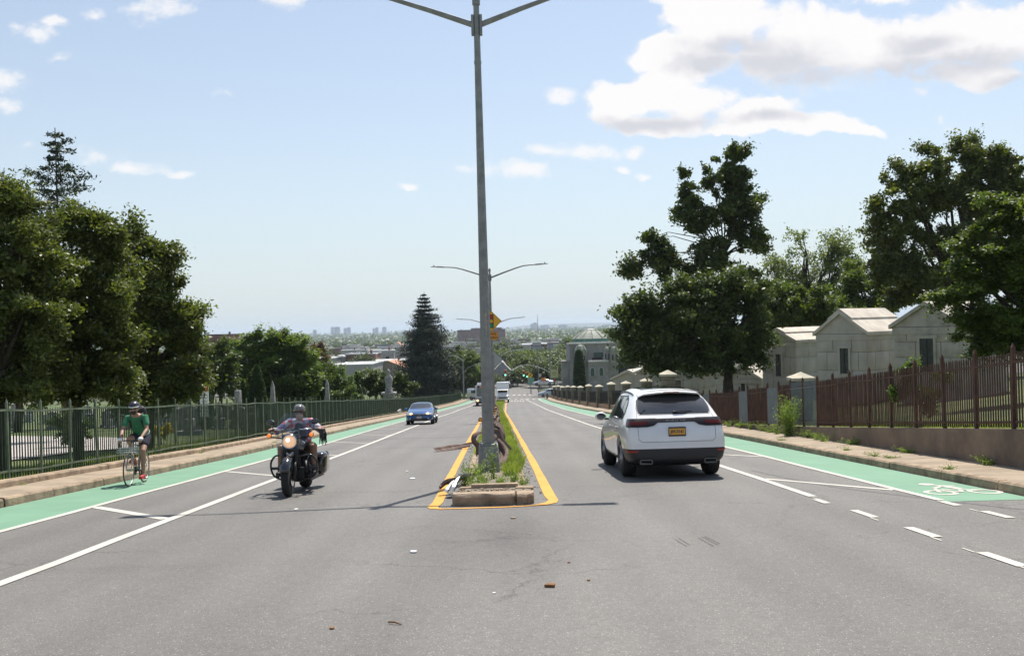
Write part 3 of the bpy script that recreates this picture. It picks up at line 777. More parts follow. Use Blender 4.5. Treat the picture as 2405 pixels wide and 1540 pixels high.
# ------------------------------------------------------------------ double-armed street lamps
def pole_x(d): return lerp([(18, -.54), (56.5, -1.32), (95, -2.25), (133, -3.0), (172, -3.6)], d)
def street_lamp(d, label, big=False, base=True, tilt=0.0):
    x = pole_x(d); z0 = -H(d) + .13
    t = thing('street_lamp', (x, d, z0), label, 'street lamp', 'double-armed street lamps on the median', rx=0)
    mb = MB(); zb = .56 if base else 0
    mb.tube([(0, 0, zb), (0, 0, 3), (0, 0, 6), (0, 0, 9.38)], [.122, .101, .080, .058], n=8)
    mb.tube([(0, 0, 8.2), (0, 0, 8.26)], [.074, .074], n=8)
    p = mb.build('pole', M_GALV, t)
    mb = MB(); mb.lathe([(.07, 9.38), (.080, 9.39), (.080, 9.50), (.06, 9.51), (.055, 9.55), (.03, 9.59), (.002, 9.60)], 12); mb.build('cap', M_GALV, t)
    if base:
        mb = MB(); mb.box((0, 0, .27), (.44, .44, .54), taper=.86); mb.box((0, 0, .555), (.36, .36, .03)); 
        for sx in (-1, 1):
            for sy in (-1, 1): mb.tube([(sx * .15, sy * .15, .56), (sx * .15, sy * .15, .60)], .025, 6)
        b = mb.build('base', M_GALV, t); finish(b, bevel=.02)
        mb = MB(); q = Euler((R(-6.5), 0, 0))
        mb.box((0, -.209, .28), (.25, .02, .36), rot=q); b2 = mb.build('hatch', M_GALV, b); finish(b2, bevel=.008)
    for s in (-1, 1):
        mb = MB(); mb.box((s * .085, 0, 8.98), (.05, .12, .40)); 
        pts = [(s * .1, 0, 9.00), (s * .9, 0, 9.29), (s * 1.7, 0, 9.56), (s * 2.15, 0, 9.68), (s * 2.6, 0, 9.72), (s * 3.0, 0, 9.73)]
        mb.tube(pts, [.062, .052, .044, .04, .035, .03], 8); a = mb.build('arm', M_GALV, t)
        mb = MB(); rot = Euler((0, -s * R(4), 0))
        mb.box((s * 3.12, 0, 9.75), (.50, .22, .09), rot=rot); mb.box((s * 3.48, 0, 9.76), (.42, .30, .045), rot=rot)
        l = mb.build('lamp_head', M_LAMPH, a); finish(l, bevel=.02)
        mb = MB(); mb.lathe([(.03, 9.78), (.045, 9.79), (.045, 9.85), (.03, 9.87)], 8, c=(s * 3.5, 0, 0)); mb.build('photocell', M_GALV, a)
    return t
M_LAMPH = mat('lamp_head_grey', (.38, .39, .40), .5)
lp = street_lamp(18.0, 'tall grey lamp post nearest the stone nose of the median')
# worn pale sticker patch on the pole
def curved_patch(t, z0, z1, ang, wid, rad, m, name, n=6, wob=.0):
    v, f = [], []
    for j in range(15):
        z = z0 + (z1 - z0) * j / 14; ww = wid * (.55 + .45 * math.sin(j * 1.7 + 1)) * (1 if 1 < j < 13 else .5)
        for i in range(n):
            a = ang + (i / (n - 1) - .5) * ww
            v.append((rad(z) * math.cos(a), rad(z) * math.sin(a), z))
    for j in range(14):
        for i in range(n - 1): a = j * n + i; f.append((a, a + 1, a + n + 1, a + n))
    return add_mesh(name, v, f, m, t)
curved_patch(lp, 2.75, 3.25, R(-78), .55, lambda z: .118 - .0065 * (z - .5) + .004, mat('peeled_sticker', (.42, .38, .30), .9, noise=.4, scale=30), 'sticker_residue')
street_lamp(56.5, 'second lamp post down the hill, carrying the yellow signal warning sign', base=False)
street_lamp(95, 'third lamp post down the hill, its arms level with the skyline', base=False)
street_lamp(133, 'fourth lamp post down the hill, arms against the treetops', base=False)

def text_obj(s, size, m, parent, loc, rot, name='lettering', bold=.0, align='CENTER', sx=1.0, extr=.002):
    c = bpy.data.curves.new(name, 'FONT'); c.body = s; c.size = size; c.align_x = align; c.align_y = 'CENTER'; c.extrude = extr; c.offset = bold; c.fill_mode = 'BOTH'
    o = bpy.data.objects.new(name, c); COL.objects.link(o)
    dg = bpy.context.evaluated_depsgraph_get(); me = bpy.data.meshes.new_from_object(o.evaluated_get(dg))
    bpy.data.objects.remove(o); bpy.data.curves.remove(c)
    me.materials.clear(); me.materials.append(m)
    o = bpy.data.objects.new(name, me); COL.objects.link(o); o.parent = parent; o.location = loc; o.rotation_euler = rot; o.scale = (sx, 1, 1)
    return o
def rounded(w, h, r, n=4):
    o = []
    for cx, cy, a0 in ((w / 2 - r, h / 2 - r, 0), (-w / 2 + r, h / 2 - r, 90), (-w / 2 + r, -h / 2 + r, 180), (w / 2 - r, -h / 2 + r, 270)):
        for k in range(n + 1):
            a = R(a0 + 90 * k / n); o.append((cx + r * math.cos(a), cy + r * math.sin(a)))
    return o
FACE = Matrix.Rotation(R(90), 4, 'X')     # panel in XY -> upright, facing -Y
def diamond(size): return Matrix.Rotation(R(45), 4, 'Z')
px, pd = pole_x(56.5), 56.5
sg = thing('signal_warning_sign', (px + .02, pd - .16, .46), 'yellow diamond sign with red, amber and green discs, strapped to the second lamp post', 'road sign')
mb = MB(); mb.prism(rounded(.95, .95, .06), -.004, .0, FACE @ diamond(1)); mb.build('sign_panel', M_SIGNY, sg)
mb = MB(); 
ring = rounded(.90, .90, .05); inn = rounded(.865, .865, .04)
vs = [(FACE @ diamond(1)) @ Vector((x, y, .003)) for x, y in ring] + [(FACE @ diamond(1)) @ Vector((x, y, .003)) for x, y in inn]; n = len(ring)
mb.add(vs, [(i, (i + 1) % n, n + (i + 1) % n, n + i) for i in range(n)]); mb.build('border', M_BLACK, sg)
mb = MB(); mb.box((0, -.006, 0), (.30, .004, .86)); mb.build('signal_symbol', M_BLACK, sg)
for z, m, in ((.28, M_REDP), (0, mat('amber_disc', (.75, .36, .02), .5)), (-.28, M_GRNP)):
    mb = MB(); mb.prism([(.118 * math.cos(a * .3142), .118 * math.sin(a * .3142)) for a in range(20)], .009, .012, Matrix.Translation((0, 0, z)) @ FACE); mb.build('disc', m, sg)
pl = thing('signal_ahead_plaque', (px + .03, pd - .16, -.46), 'orange-yellow plaque reading SIGNAL AHEAD under the diamond sign', 'road sign')
mb = MB(); mb.prism(rounded(.78, .50, .04), -.004, 0, FACE); mb.build('sign_panel', mat('orange_plaque', (.80, .33, .02), .5), pl)
mb = MB()
for w, h, x, z in ((.74, .014, 0, .23), (.74, .014, 0, -.23), (.014, .46, .363, 0), (.014, .46, -.363, 0)): mb.box((x, -.003, z), (w, .004, h))
mb.build('border', M_BLACK, pl)
text_obj('SIGNAL', .20, M_BLACK, pl, (0, -.006, .11), (R(90), 0, 0), bold=.004, sx=.92)
text_obj('AHEAD', .20, M_BLACK, pl, (0, -.006, -.11), (R(90), 0, 0), bold=.004, sx=.98)
# unpainted back of a second warning sign further down
bs = thing('sign_post', (-1.55, 66, -H(66) + .12), 'bare metal back of a diamond sign on its own post behind the lamp post', 'road sign')
mb = MB(); mb.prism(rounded(.92, .92, .05), -.004, .0, Matrix.Translation((.12, 0, 4.2)) @ FACE @ diamond(1)); mb.build('sign_panel', M_LAMPH, bs)
mb = MB(); mb.box((.12, -.03, 2.3), (.07, .05, 4.6)); mb.build('post', M_GALV, bs)

# ------------------------------------------------------------------ old guard rail and its wreckage
W_PROF = [(-.155, .0), (-.12, .035), (-.075, .04), (-.03, .0), (.03, .0), (.075, .04), (.12, .035), (.155, .0)]
def wbeam(mb, path, widthdirs, scale=1.0, thick=.008, squash=1.0):
    path = [Vector(p) for p in path]; rings = []
    for i, p in enumerate(path):
        t = (path[min(i + 1, len(path) - 1)] - path[max(0, i - 1)]).normalized()
        w = widthdirs(i / (len(path) - 1)) if callable(widthdirs) else Vector(widthdirs)
        w = (w - t * w.dot(t)).normalized(); n = t.cross(w)
        ring = [p + w * a * scale + n * b * squash for a, b in W_PROF] + [p + w * a * scale + n * (b * squash - thick) for a, b in reversed(W_PROF)]
        rings.append(ring)
    mb.loft(rings)
gr = thing('guard_rail', (pole_x(30) + .15, 30, -H(30) + .13), 'long bent rusty guard rail running down the middle of the median', 'guard rail')
def rail_x(d): return lerp([(20, -.48), (35, -.72), (56, -1.05), (95, -2.0), (133, -2.85), (165, -3.3)], d) + .10 * math.sin(d * .9) * math.exp(-(d - 20) / 60) + .05 * math.sin(d * 2.3)
path = [(rail_x(d), d, -H(d) + .13 + .58 + .07 * math.sin(d * 1.1) + .04 * math.sin(d * 2.9)) for d in np.arange(24.5, 164, .6)]
mb = MB(); wbeam(mb, path, (0, 0, 1)); mb.build('beam', M_RUST, gr, world=True, smooth=False)
M_POSTY = mat('ochre_post', (.42, .24, .05), .85, color2=(.16, .07, .03), scale=5, detail=6)
for k, d in enumerate(np.arange(25.5, 164, 3.8)):
    mb = MB(); x = rail_x(d) - .13
    mb.box((x, d, -H(d) + .13 + .40), (.16, .2, .84), rot=Euler((random.uniform(-.08, .08), random.uniform(-.1, .1), 0)))
    mb.build('post', M_POSTY if k % 3 != 1 else M_RUST, gr, world=True)
zb = -H(18.8) + .13
def arc3(pts, n=18):
    """smooth path through points (Catmull-Rom)"""
    P = [Vector(p) for p in pts]; P = [P[0] * 2 - P[1]] + P + [P[-1] * 2 - P[-2]]; out = []
    segs = len(P) - 3
    for i in range(segs):
        for k in range(n // segs + 1):
            t = k / (n // segs + 1)
            a, b, c, d = P[i:i + 4]
            out.append(.5 * ((2 * b) + (c - a) * t + (2 * a - 5 * b + 4 * c - d) * t * t + (3 * b - a - 3 * c + d) * t ** 3))
    out.append(P[-2]); return out
def wreck(name, label, pts, w0, w1, scale=1.0, m=None, squash=1.0, cat='guard rail piece'):
    pa = arc3(pts, 22); mb = MB()
    wbeam(mb, pa, lambda t: Vector(w0).lerp(Vector(w1), t), scale, squash=squash)
    o = mb.build(name, m or M_RUST); return tag(o, label, cat, 'wrecked guard rail round the lamp base')
def AT(*l): return [at(*q) for q in l]
wreck('bent_rail', 'crumpled brown rail folded up left of the lamp base', AT((1146, 1020, 19), (1132, 1017, 18.9), (1117, 1021, 18.8), (1114, 1034, 18.75), (1124, 1048, 18.7), (1126, 1066, 18.6)), (.3, -1, .1), (.5, -1, .1), .8)
wreck('bent_rail', 'short rail fold showing between the lamp base and the crumpled rail', AT((1150, 1026, 19.3), (1140, 1034, 19.2), (1138, 1050, 19.1), (1134, 1072, 19)), (.8, -.6, 0), (.8, -.6, 0), .6)
wreck('bent_rail', 'curled rail arching up behind the lamp base on its right', AT((1146, 1004, 20.4), (1160, 993, 20.3), (1173, 999, 20.2), (1179, 1016, 20), (1180, 1044, 19.8), (1178, 1066, 19.6)), (0, 1, .1), (.1, 1, 0), .75)
wreck('bent_rail', 'crumpled brown plate behind the lamp base under the arching rail', AT((1152, 1030, 20), (1162, 1016, 19.9), (1172, 1022, 19.8), (1170, 1040, 19.7)), (.5, .2, 1), (.9, .2, .4), .9)
wreck('bent_rail', 'thin dark strap curling down into the grass right of the lamp base', AT((1166, 1000, 19.5), (1176, 1008, 19.4), (1182, 1026, 19.2), (1190, 1040, 19), (1201, 1052, 18.8)), (0, -1, 0), (0, -1, .3), .22, m=mat('dark_rust', (.05, .035, .03), .8))
wreck('bent_rail', 'brown rail end bent down beside the right of the lamp base', AT((1168, 1040, 19), (1178, 1052, 18.8), (1184, 1066, 18.6), (1180, 1080, 18.4), (1174, 1092, 18.2)), (.6, -1, .3), (.9, -.4, .3), .75)
tp = [G(1023, 1057, .05), G(1052, 1052, .07), G(1082, 1047, .09), G(1108, 1042, .16)]
wreck('torn_rail', 'torn brown rail lying across the yellow line beside the lamp base', tp, (0, .95, .25), (0, .9, .35), .8, squash=.5)
# chrome-like bumper scrap and black strap near the nose
M_CHROME = mat('scuffed_chrome', (.24, .245, .26), .42, metal=.8, noise=.3, scale=9)
o = wreck('bumper_scrap', 'curved shiny bumper scrap leaning on the median edge', [at(1056, 1150, 14.6), at(1062, 1138, 14.7), at(1070, 1126, 14.9), at(1082, 1119, 15.0), at(1098, 1118, 15.1)], (.9, -.5, .3), (.2, -.9, .5), .75, m=M_CHROME, cat='debris')
o['category'] = 'car debris'
o = wreck('trim_scrap', 'dark bent trim strip lying behind the shiny scrap', [at(1032, 1142, 15.0), at(1046, 1131, 15.1), at(1062, 1127, 15.2), at(1080, 1124, 15.3)], (.2, -.8, .6), (.2, -.8, .6), .45, m=M_RUST, cat='debris')
# small litter
def litter(name, x, y, s, m, label, cat='litter', flat=.3, lift=0.0):
    p = G(x, y); mb = MB(); n = 7; top = []
    ring = [(s * random.uniform(.5, 1) * math.cos(a), s * random.uniform(.4, .9) * math.sin(a)) for a in np.linspace(0, 2 * math.pi, n, endpoint=False)]
    mb.prism(ring, 0, s * flat); o = mb.build(name, m); o.location = p + Vector((0, 0, .004 + lift)); finish(o, bevel=s * .08); return tag(o, label, cat)
M_PAPER = mat('white_litter', (.75, .74, .72), .8); M_LEAFD = mat('dead_leaf', (.20, .10, .04), .9); M_RED = mat('brick_bit', (.35, .10, .05), .9)
litter('paper_scrap', 970, 1297, .055, M_PAPER, 'white scrap on the asphalt in front of the median')
litter('paper_scrap', 968, 1124, .09, M_PAPER, 'white scrap on the lane between motorcycle and median', flat=.15)
litter('paper_scrap', 695, 1196, .05, M_PAPER, 'tiny white scrap on the asphalt below the motorcycle', flat=.2)
litter('paper_scrap', 956, 1107, .05, M_PAPER, 'tiny white scrap left of the torn rail')
litter('dead_leaf', 1294, 1377, .07, M_LEAFD, 'brown dead leaf on the asphalt below the nose stone', flat=.35)
litter('dead_leaf', 1382, 1363, .025, M_LEAFD, 'tiny dark crumb on the asphalt right of the dead leaf')
litter('dead_leaf', 1336, 1321, .025, M_LEAFD, 'tiny brown crumb above the dead leaf')
litter('stone_chip', 1206, 1217, .05, M_KERB, 'pale stone chip just before the yellow line')
litter('stone_chip', 780, 1476, .03, M_LEAFD, 'dark crumb low on the asphalt')
litter('brick_bit', 22, 1163, .06, M_RED, 'red-brown brick bit on the sidewalk', lift=.16)
litter('paper_scrap', 1160, 1393, .02, M_PAPER, 'white fleck below the nose of the median')
p = G(930, 1465); mb = MB(); mb.tube([p + Vector((-.06, .03, .01)), p + Vector((-.01, .005, .016)), p + Vector((.045, -.03, .008))], [.006, .007, .004], 6)
tag(mb.build('twig', M_LEAFD), 'short brown twig on the near asphalt', 'twig')
p = Vector((-2.21, 58, -H(58)))
rf = thing('road_reflector', p, 'small round yellow reflector by the yellow line, its thin shadow laid as a dark strand', 'reflector')
mb = MB(); mb.lathe([(.0, -.02), (.13, -.02), (.15, 0), (.13, .03), (.0, .03)], 16, axis='Y'); o = mb.build('rim', M_BLACK, rf); o.location = (0, 0, .13)
mb = MB(); mb.lathe([(.0, -.035), (.09, -.035), (.09, -.02), (.0, -.02)], 16, axis='Y'); o = mb.build('lens', M_SIGNY, rf); o.location = (0, 0, .13)
mb = MB(); mb.tube([(0, 0, .1), (0, 0, .02), (-.4, -.3, .02), (-1.6, -.9, .02)], .015, 6); mb.build('shadow_line', M_BLACK, rf)  # thin black tube laid on the road as the reflector's cast shadow

# ------------------------------------------------------------------ green iron fence on the left
def iron_fence(name, label, fx, fz, d0, d1, step, nb, h, rail0, rail1, m, posth, pw=.02, psz=.05, zlow=.08, world_lo=0, gaps=(), postm=None):
    t = thing(name, (fx(d0), d0, fz(d0)), label, 'fence')
    pm = postm or m
    posts = []; d = d0; k = 0
    mbp = MB(); rls = (MB(), MB()); extra = MB(); npost = 0
    nbay = int((d1 - d0) / step)
    wob = [random.uniform(-.025, .025) for _ in range(nbay + 2)]
    for i in range(nbay + 1):
        y = d0 + i * step; x = fx(y); z = fz(y)
        lean = Euler((random.uniform(-.012, .012), random.uniform(-.015, .015), 0))
        tgt = MB() if npost < 98 and y > 9 else extra
        tgt.box((x, y, z + posth / 2), (psz, psz, posth), rot=lean)
        M_ = lean.to_matrix()
        top = Vector((x, y, z + posth / 2)) + M_ @ Vector((0, 0, posth / 2))
        b = psz * .55
        tgt.add([top + Vector((-b, -b, 0)), top + Vector((b, -b, 0)), top + Vector((b, b, 0)), top + Vector((-b, b, 0)), top + Vector((0, 0, .09))], [(0, 1, 4), (1, 2, 4), (2, 3, 4), (3, 0, 4)])
        if tgt is not extra: tgt.build('post', pm, t, world=True); npost += 1
        if i < nbay:
            y2 = y + step; 
            gap_ = any(a <= y + step / 2 <= b_ for a, b_ in gaps)
            if gap_ and mbp.v: mbp.build('picket_panel', m, t, world=True); mbp = MB()
            for ri, rr in enumerate((rail0, rail1)):
                rails = rls[ri]
                A_ = Vector((x, y, z + rr + wob[i])); B_ = Vector((fx(y2), y2, fz(y2) + rr + wob[i + 1]))
                c = (A_ + B_) / 2; dv = B_ - A_
                s2 = [(-.02, -.02), (.02, -.02), (.02, .02), (-.02, .02)]
                rails.loft([[P + Vector((a, 0, b_)) for a, b_ in s2] for P in (A_, B_)])
            for q in range(1, 1 if gap_ else nb + 1):
                tt = q / (nb + 1); yy_ = y + step * tt; xx = fx(yy_); zz_ = fz(yy_)
                hh = h + random.uniform(-.01, .01); zl = zz_ + zlow; dx = random.uniform(-.006, .006)
                w = pw / 2
                mbp.add([(xx - w, yy_ - w, zl), (xx + w, yy_ - w, zl), (xx + w, yy_ + w, zl), (xx - w, yy_ + w, zl), (xx - w + dx, yy_ - w, zz_ + hh), (xx + w + dx, yy_ - w, zz_ + hh), (xx + w + dx, yy_ + w, zz_ + hh), (xx - w + dx, yy_ + w, zz_ + hh), (xx + dx, yy_, zz_ + hh + .06)],
                        [(0, 1, 5, 4), (1, 2, 6, 5), (2, 3, 7, 6), (3, 0, 4, 7), (4, 5, 8), (5, 6, 8), (6, 7, 8), (7, 4, 8)])
    if mbp.v: mbp.build('picket_panel', m, t, world=True)
    for rl_ in rls: rl_.build('rail', pm, t, world=True)
    if extra.v: e = extra.build('far_posts', m, t, world=True); e['kind'] = 'stuff'
    return t
iron_fence('green_iron_fence', 'long dark green iron picket fence of the cemetery beside the narrow sidewalk', fenceL, lambda d: -H(d) + .15, 9.0, 172, 1.22, 11, 1.47, .27, 1.47, M_GREENI, 1.63, pw=.020, psz=.040, postm=mat('pale_green_iron', (.17, .20, .13), .55, color2=(.06, .09, .05), scale=3))  # posts and rails get a paler green than the pickets

# rusty fence on the retaining wall, with repaired grey bays
greys = ((26.0, 28.7), (30.2, 31.7), (34.2, 35.7), (39.9, 41.5))
rfz = lambda d: wall_top(d)
rf = iron_fence('rusty_iron_fence', 'rust-brown iron picket fence standing on the concrete wall', lambda d: fenceR(d) + .13, rfz, 9.1, 46.5, 1.3, 14, 1.30, .14, 1.18, M_RUSTP, 1.42, pw=.022, psz=.06, zlow=.03, gaps=greys)
for i, (a, b_) in enumerate(greys):
    if i == 0:
        mb = MB()
        for y in np.arange(26.1, 28.7, .10):
            mb.box((fenceR(y) + .13, y, rfz(y) + .70), (.02, .025, 1.34))
        for rr in (.14, 1.18):
            mb.loft([[Vector((fenceR(y) + .13 + p, y, rfz(y) + rr + q)) for p, q in ((-.02, -.02), (.02, -.02), (.02, .02), (-.02, .02))] for y in (26.0, 28.6)])
        mb.build('repaired_panel', M_PRIMER, rf, world=True)
    else:
        mb = MB(); ya, yb = 9.1 + 1.3 * round((a - 9.1) / 1.3), 9.1 + 1.3 * round((a - 9.1) / 1.3 + 1)
        r = [[Vector((fenceR(y) + .10 + p, y, rfz(y) + q)) for p, q in ((0, .05), (0, 1.28), (.02, 1.28), (.02, .05))] for y in (ya + .04, yb - .04)]
        mb.loft(r); mb.build('repaired_panel', M_PRIMER, rf, world=True)

# ------------------------------------------------------------------ stone pillars and black fence further down the right side
pill = []
def make_pillar(h=2.2, w=.62, capm=M_CAP):
    t = thing('stone_pillar', (0, 0, 0), '', 'pillar', 'fieldstone pillars of the lower fence')
    mb = MB(); z = 0
    while z < h - .05:
        hh = random.uniform(.16, .26); s = w * random.uniform(.95, 1.02)
        mb.box((0, 0, z + hh / 2), (s, s, hh - .012)); z += hh
    b = mb.build('shaft', M_PILLAR, t); finish(b, bevel=.025)
    mb = MB(); mb.box((0, 0, z + .05), (w * 1.28, w * 1.28, .10))
    c = w * .64; mb.add([(-c, -c, z + .10), (c, -c, z + .10), (c, c, z + .10), (-c, c, z + .10), (0, 0, z + .30)], [(0, 1, 4), (1, 2, 4), (2, 3, 4), (3, 0, 4)])
    mb.build('cap', capm, t); return t
pr = make_pillar()
ds = [49.5 + 10.4 * k for k in range(12)]
words = ['first', 'second', 'third', 'fourth', 'fifth', 'sixth', 'seventh', 'eighth', 'ninth', 'tenth', 'eleventh', 'twelfth']
ff = thing('black_iron_fence', (fenceR(50), 50, -H(50)), 'black iron fence on a sandy plinth strung between the stone pillars', 'fence')
def fR(d): return fenceR(d) + .25
for k, d in enumerate(ds):
    o = pr if k == 0 else copy_tree(pr)
    o.location = (fR(d), d, -H(d) + .12); o.rotation_euler = (0, 0, random.uniform(-.05, .05)); o.scale = (1, 1, random.uniform(.96, 1.05))
    o['label'] = f'{words[k]} pale-capped stone pillar beyond the rusty fence, counting downhill'
    a, b_ = d + .4, d + 10.0
    pk, plm, rl = MB(), MB(), MB()
    plm.loft([[Vector((fR(y) + p, y, -H(y) + q)) for p, q in ((-.2, .0), (-.18, .58), (.2, .58), (.2, .0))] for y in np.linspace(a, b_, 5)])
    for y in np.arange(a, b_, .16):
        z = -H(y) + .58; pk.box((fR(y), y, z + .62), (.022, .022, 1.24))
    for rr in (.70, 1.72): rl.loft([[Vector((fR(y) + p, y, -H(y) + rr + q)) for p, q in ((-.02, -.02), (.02, -.02), (.02, .02), (-.02, .02))] for y in np.linspace(a, b_, 5)])
    n_ = len(pk.v); pk.v += rl.v; pk.f += [tuple(i + n_ for i in q) for q in rl.f]
    pk.build('fence_bay', M_BLACKI, ff, world=True); plm.build('plinth', M_SAND, ff, world=True)
o = copy_tree(pr, label='lone stone pillar behind the rusty fence near the grey painted bays'); p = at(1880, 868, 31); o.location = (p.x, 31, p.z - 2.5); o['group'] = 'fieldstone pillars behind the rusty fence'
o = copy_tree(pr, label='stone pillar rising behind the dark tree trunk and white car roof'); p = at(1568, 866, 44); o.location = (p.x, 44, p.z - 2.5); o.scale = (1, 1, 1); o['group'] = 'fieldstone pillars behind the rusty fence'

# ------------------------------------------------------------------ mausoleums
def mausoleum(corner, w, l, zev, zap, zbase, label, rough=False, step=True, win='window', rz=-50, group='granite mausoleums of the cemetery', overh=.14, courses=4, winx=.38, winw=.2, winh=(.46, .80)):
    """corner: near corner between the gable and the right-hand side. local: gable on -Y, side on +X"""
    a = R(rz); ux = Vector((math.cos(a), math.sin(a), 0)); uy = Vector((-math.sin(a), math.cos(a), 0))
    c = Vector((corner[0], corner[1], 0)) - ux * w / 2
    t = thing('mausoleum', (c.x, c.y, zbase), label, 'mausoleum', group, rz=a)
    H_ = zev - zbase; st = M_STONE2 if rough else M_STONE; rise = zap - zev
    mb = MB(); n = courses; z = 0; hs = [H_ / n] * n
    mb.box((0, l / 2, H_ / 2), (w - .08, l - .08, H_))
    for i, hh in enumerate(hs):
        cutx = [-w / 2, -w * .17, w * .2, w / 2] if i % 2 else [-w / 2, -w * .30, w * .05, w * .33, w / 2]
        cuty = [.05, l * .3, l * .66, l - .05] if i % 2 else [.05, l * .18, l * .5, l * .8, l - .05]
        for a_, b_ in zip(cutx, cutx[1:]):
            for y_ in (.025, l - .025): mb.box(((a_ + b_) / 2, y_, z + hh / 2), (b_ - a_ - .022, .05, hh - .035))
        for a_, b_ in zip(cuty, cuty[1:]):
            for s_ in (-1, 1): mb.box((s_ * (w / 2 - .025), (a_ + b_) / 2, z + hh / 2), (.05, b_ - a_ - .022, hh - .035))
        z += hh
    wall = mb.build('wall', st, t); finish(wall, bevel=.012 if not rough else .02)
    # frieze + pediment, slightly proud
    mb = MB(); fh = .28
    mb.box((0, l / 2, H_ - fh / 2 - .03), (w + .06, l + .06, fh)); mb.build('frieze', st, t)
    mb = MB(); M0 = FACE
    prof = [(-w / 2 - .02, 0), (w / 2 + .02, 0), (0, rise * .92)]
    mb.prism(prof, 0, -l, Matrix.Translation((0, 0, H_)) @ FACE); mb.build('pediment', st, t)
    # roof slabs: two slopes with overhang, raised ridge course
    mb = MB(); ov = overh; th = .16; sl = rise / (w / 2)
    e = w / 2 + ov; zlow = H_ - ov * sl * .6 - .02
    def slab(x0, z0, x1, z1, y0, y1, th):
        for s in (-1, 1):
            mb.add([(s * x0, y0, z0), (s * x1, y0, z1), (s * x1, y1, z1), (s * x0, y1, z0), (s * x0, y0, z0 + th), (s * x1, y0, z1 + th), (s * x1, y1, z1 + th), (s * x0, y1, z0 + th)],
                   [(0, 1, 2, 3), (4, 7, 6, 5), (0, 4, 5, 1), (1, 5, 6, 2), (2, 6, 7, 3), (3, 7, 4, 0)] if s > 0 else [(3, 2, 1, 0), (5, 6, 7, 4), (1, 5, 4, 0), (2, 6, 5, 1), (3, 7, 6, 2), (0, 4, 7, 3)])
    slab(e, zlow, .0, H_ + rise * .94, -ov, l + ov, th)
    if step: slab(w * .24, H_ + rise * .50 + th * .9, .0, H_ + rise * .98 + th * .7, -ov + .03, l + ov - .02, .10)
    mb.build('roof', M_ROOFST if not rough else M_STONE2, t)
    # slit window on the gable and door recess
    mb = MB(); wz = H_ * (winh[0] + winh[1]) / 2; wh = H_ * (winh[1] - winh[0]); wx = (winx - .5) * w
    ww = winw * w
    f = MB(); f.box((wx - ww / 2 - .05, -.03, wz), (.10, .07, wh + .1)); f.box((wx + ww / 2 + .05, -.03, wz), (.10, .07, wh + .1)); f.box((wx, -.035, wz + wh / 2 + .09), (ww + .34, .08, .14))
    wo = mb; mb.box((wx, -.008, wz), (ww, .03, wh)); wi = mb.build('window', M_GLASSD, t); f.build('frame', st, wi)
    mb = MB(); mb.box((wx, -.03, wz), (.03, .03, wh)); mb.build('grille', M_DARK, wi)
    return t
M_GLASSD = mat('bronze_window', (.03, .042, .04), .25, noise=.5, scale=6)
M_ROOFW = mat('pale_roof_slab', (.72, .68, .60), .8, noise=.2, scale=2)
mausoleum((16.64, 42.0), 2.6, 4.2, -.72, .30, T(16, 42) - .2, 'middle of the three tall mausoleums, crisp gabled roof with raised ridge', winx=.56, winw=.17)
mausoleum((16.45, 52.0), 2.3, 4.4, -1.25, -.62, T(16, 52) - .2, 'smaller low-roofed mausoleum leftmost of the three above the rusty fence', winx=.50, winw=.16, overh=.16)
mausoleum((18.1, 36.0), 2.85, 4.4, -.42, .52, T(18, 36) - .2, 'rough-hewn mausoleum half hidden by the overhanging branches', rough=True, step=False, winx=.50, winw=.20, courses=5, winh=(.42, .84))
mausoleum((at(1640, 880, 62).x, 62), 2.8, 5.6, at(1640, 872, 62).z, at(1640, 846, 62).z, T(13, 62), 'pale-roofed mausoleum right under the broad dark tree', rz=-32, overh=.3, winx=.5, winw=.10)
mausoleum((at(1560, 880, 72).x, 72), 2.4, 3.0, at(1560, 876, 72).z, at(1560, 862, 72).z, T(12, 72), 'small mausoleum with a sunlit tan roof left of the broad tree', rz=-30, overh=.25, winx=.5, winw=.12)
mausoleum((at(1512, 890, 86).x, 86), 3.2, 3.6, at(1512, 890, 86).z, at(1512, 872, 86).z, T(13, 86), 'farthest tan-roofed mausoleum, beside the temple', rz=-30, overh=.25, winx=.5, winw=.12)
mausoleum((at(1786, 905, 58).x, 58), 2.4, 3.4, at(1780, 890, 58).z, at(1780, 862, 58).z, T(16, 58), 'low light-grey mausoleum tucked left of the three tall ones', rz=-40, overh=.2, winx=.5, winw=.12)
# ------------------------------------------------------------------ cars
def paint(name, col, rough=.28, metal=.0, coat=.9, flake=0.0):
    m = mat(name, col, rough, metal=metal, coat=coat, noise=.04, scale=3)
    return m
M_TYRE = mat('tyre_rubber', (.018, .018, .018), .85, bump=.2, bscale=60)
M_RIM = mat('alloy_rim', (.34, .345, .35), .35, metal=.8)
M_GLASS = mat('tinted_glass', (.018, .022, .026), .04, spec=.9, coat=.5)
M_TRIM = mat('black_trim', (.022, .022, .024), .45)
M_TAIL = mat('smoked_tail_lamp', (.075, .010, .009), .25, spec=.3)
M_SMOKE = mat('smoked_band', (.018, .016, .018), .3, spec=.35)
M_REFR = mat('red_reflector', (.35, .02, .02), .3)
M_UNDER = mat('underbody', (.012, .012, .012), .9)
def section(st):
    y, zb, wb, P, crown = st
    pts = [(0, zb), (wb * .6, zb), (wb, zb + .02)] + list(P)
    wr, zr = P[-1]
    pts += [(wr * .62, zr + crown * .8), (0, zr + crown)]
    right = [Vector((x, y, z)) for x, z in pts]
    left = [Vector((-x, y, z)) for x, z in pts[1:-1]][::-1]
    return right + left
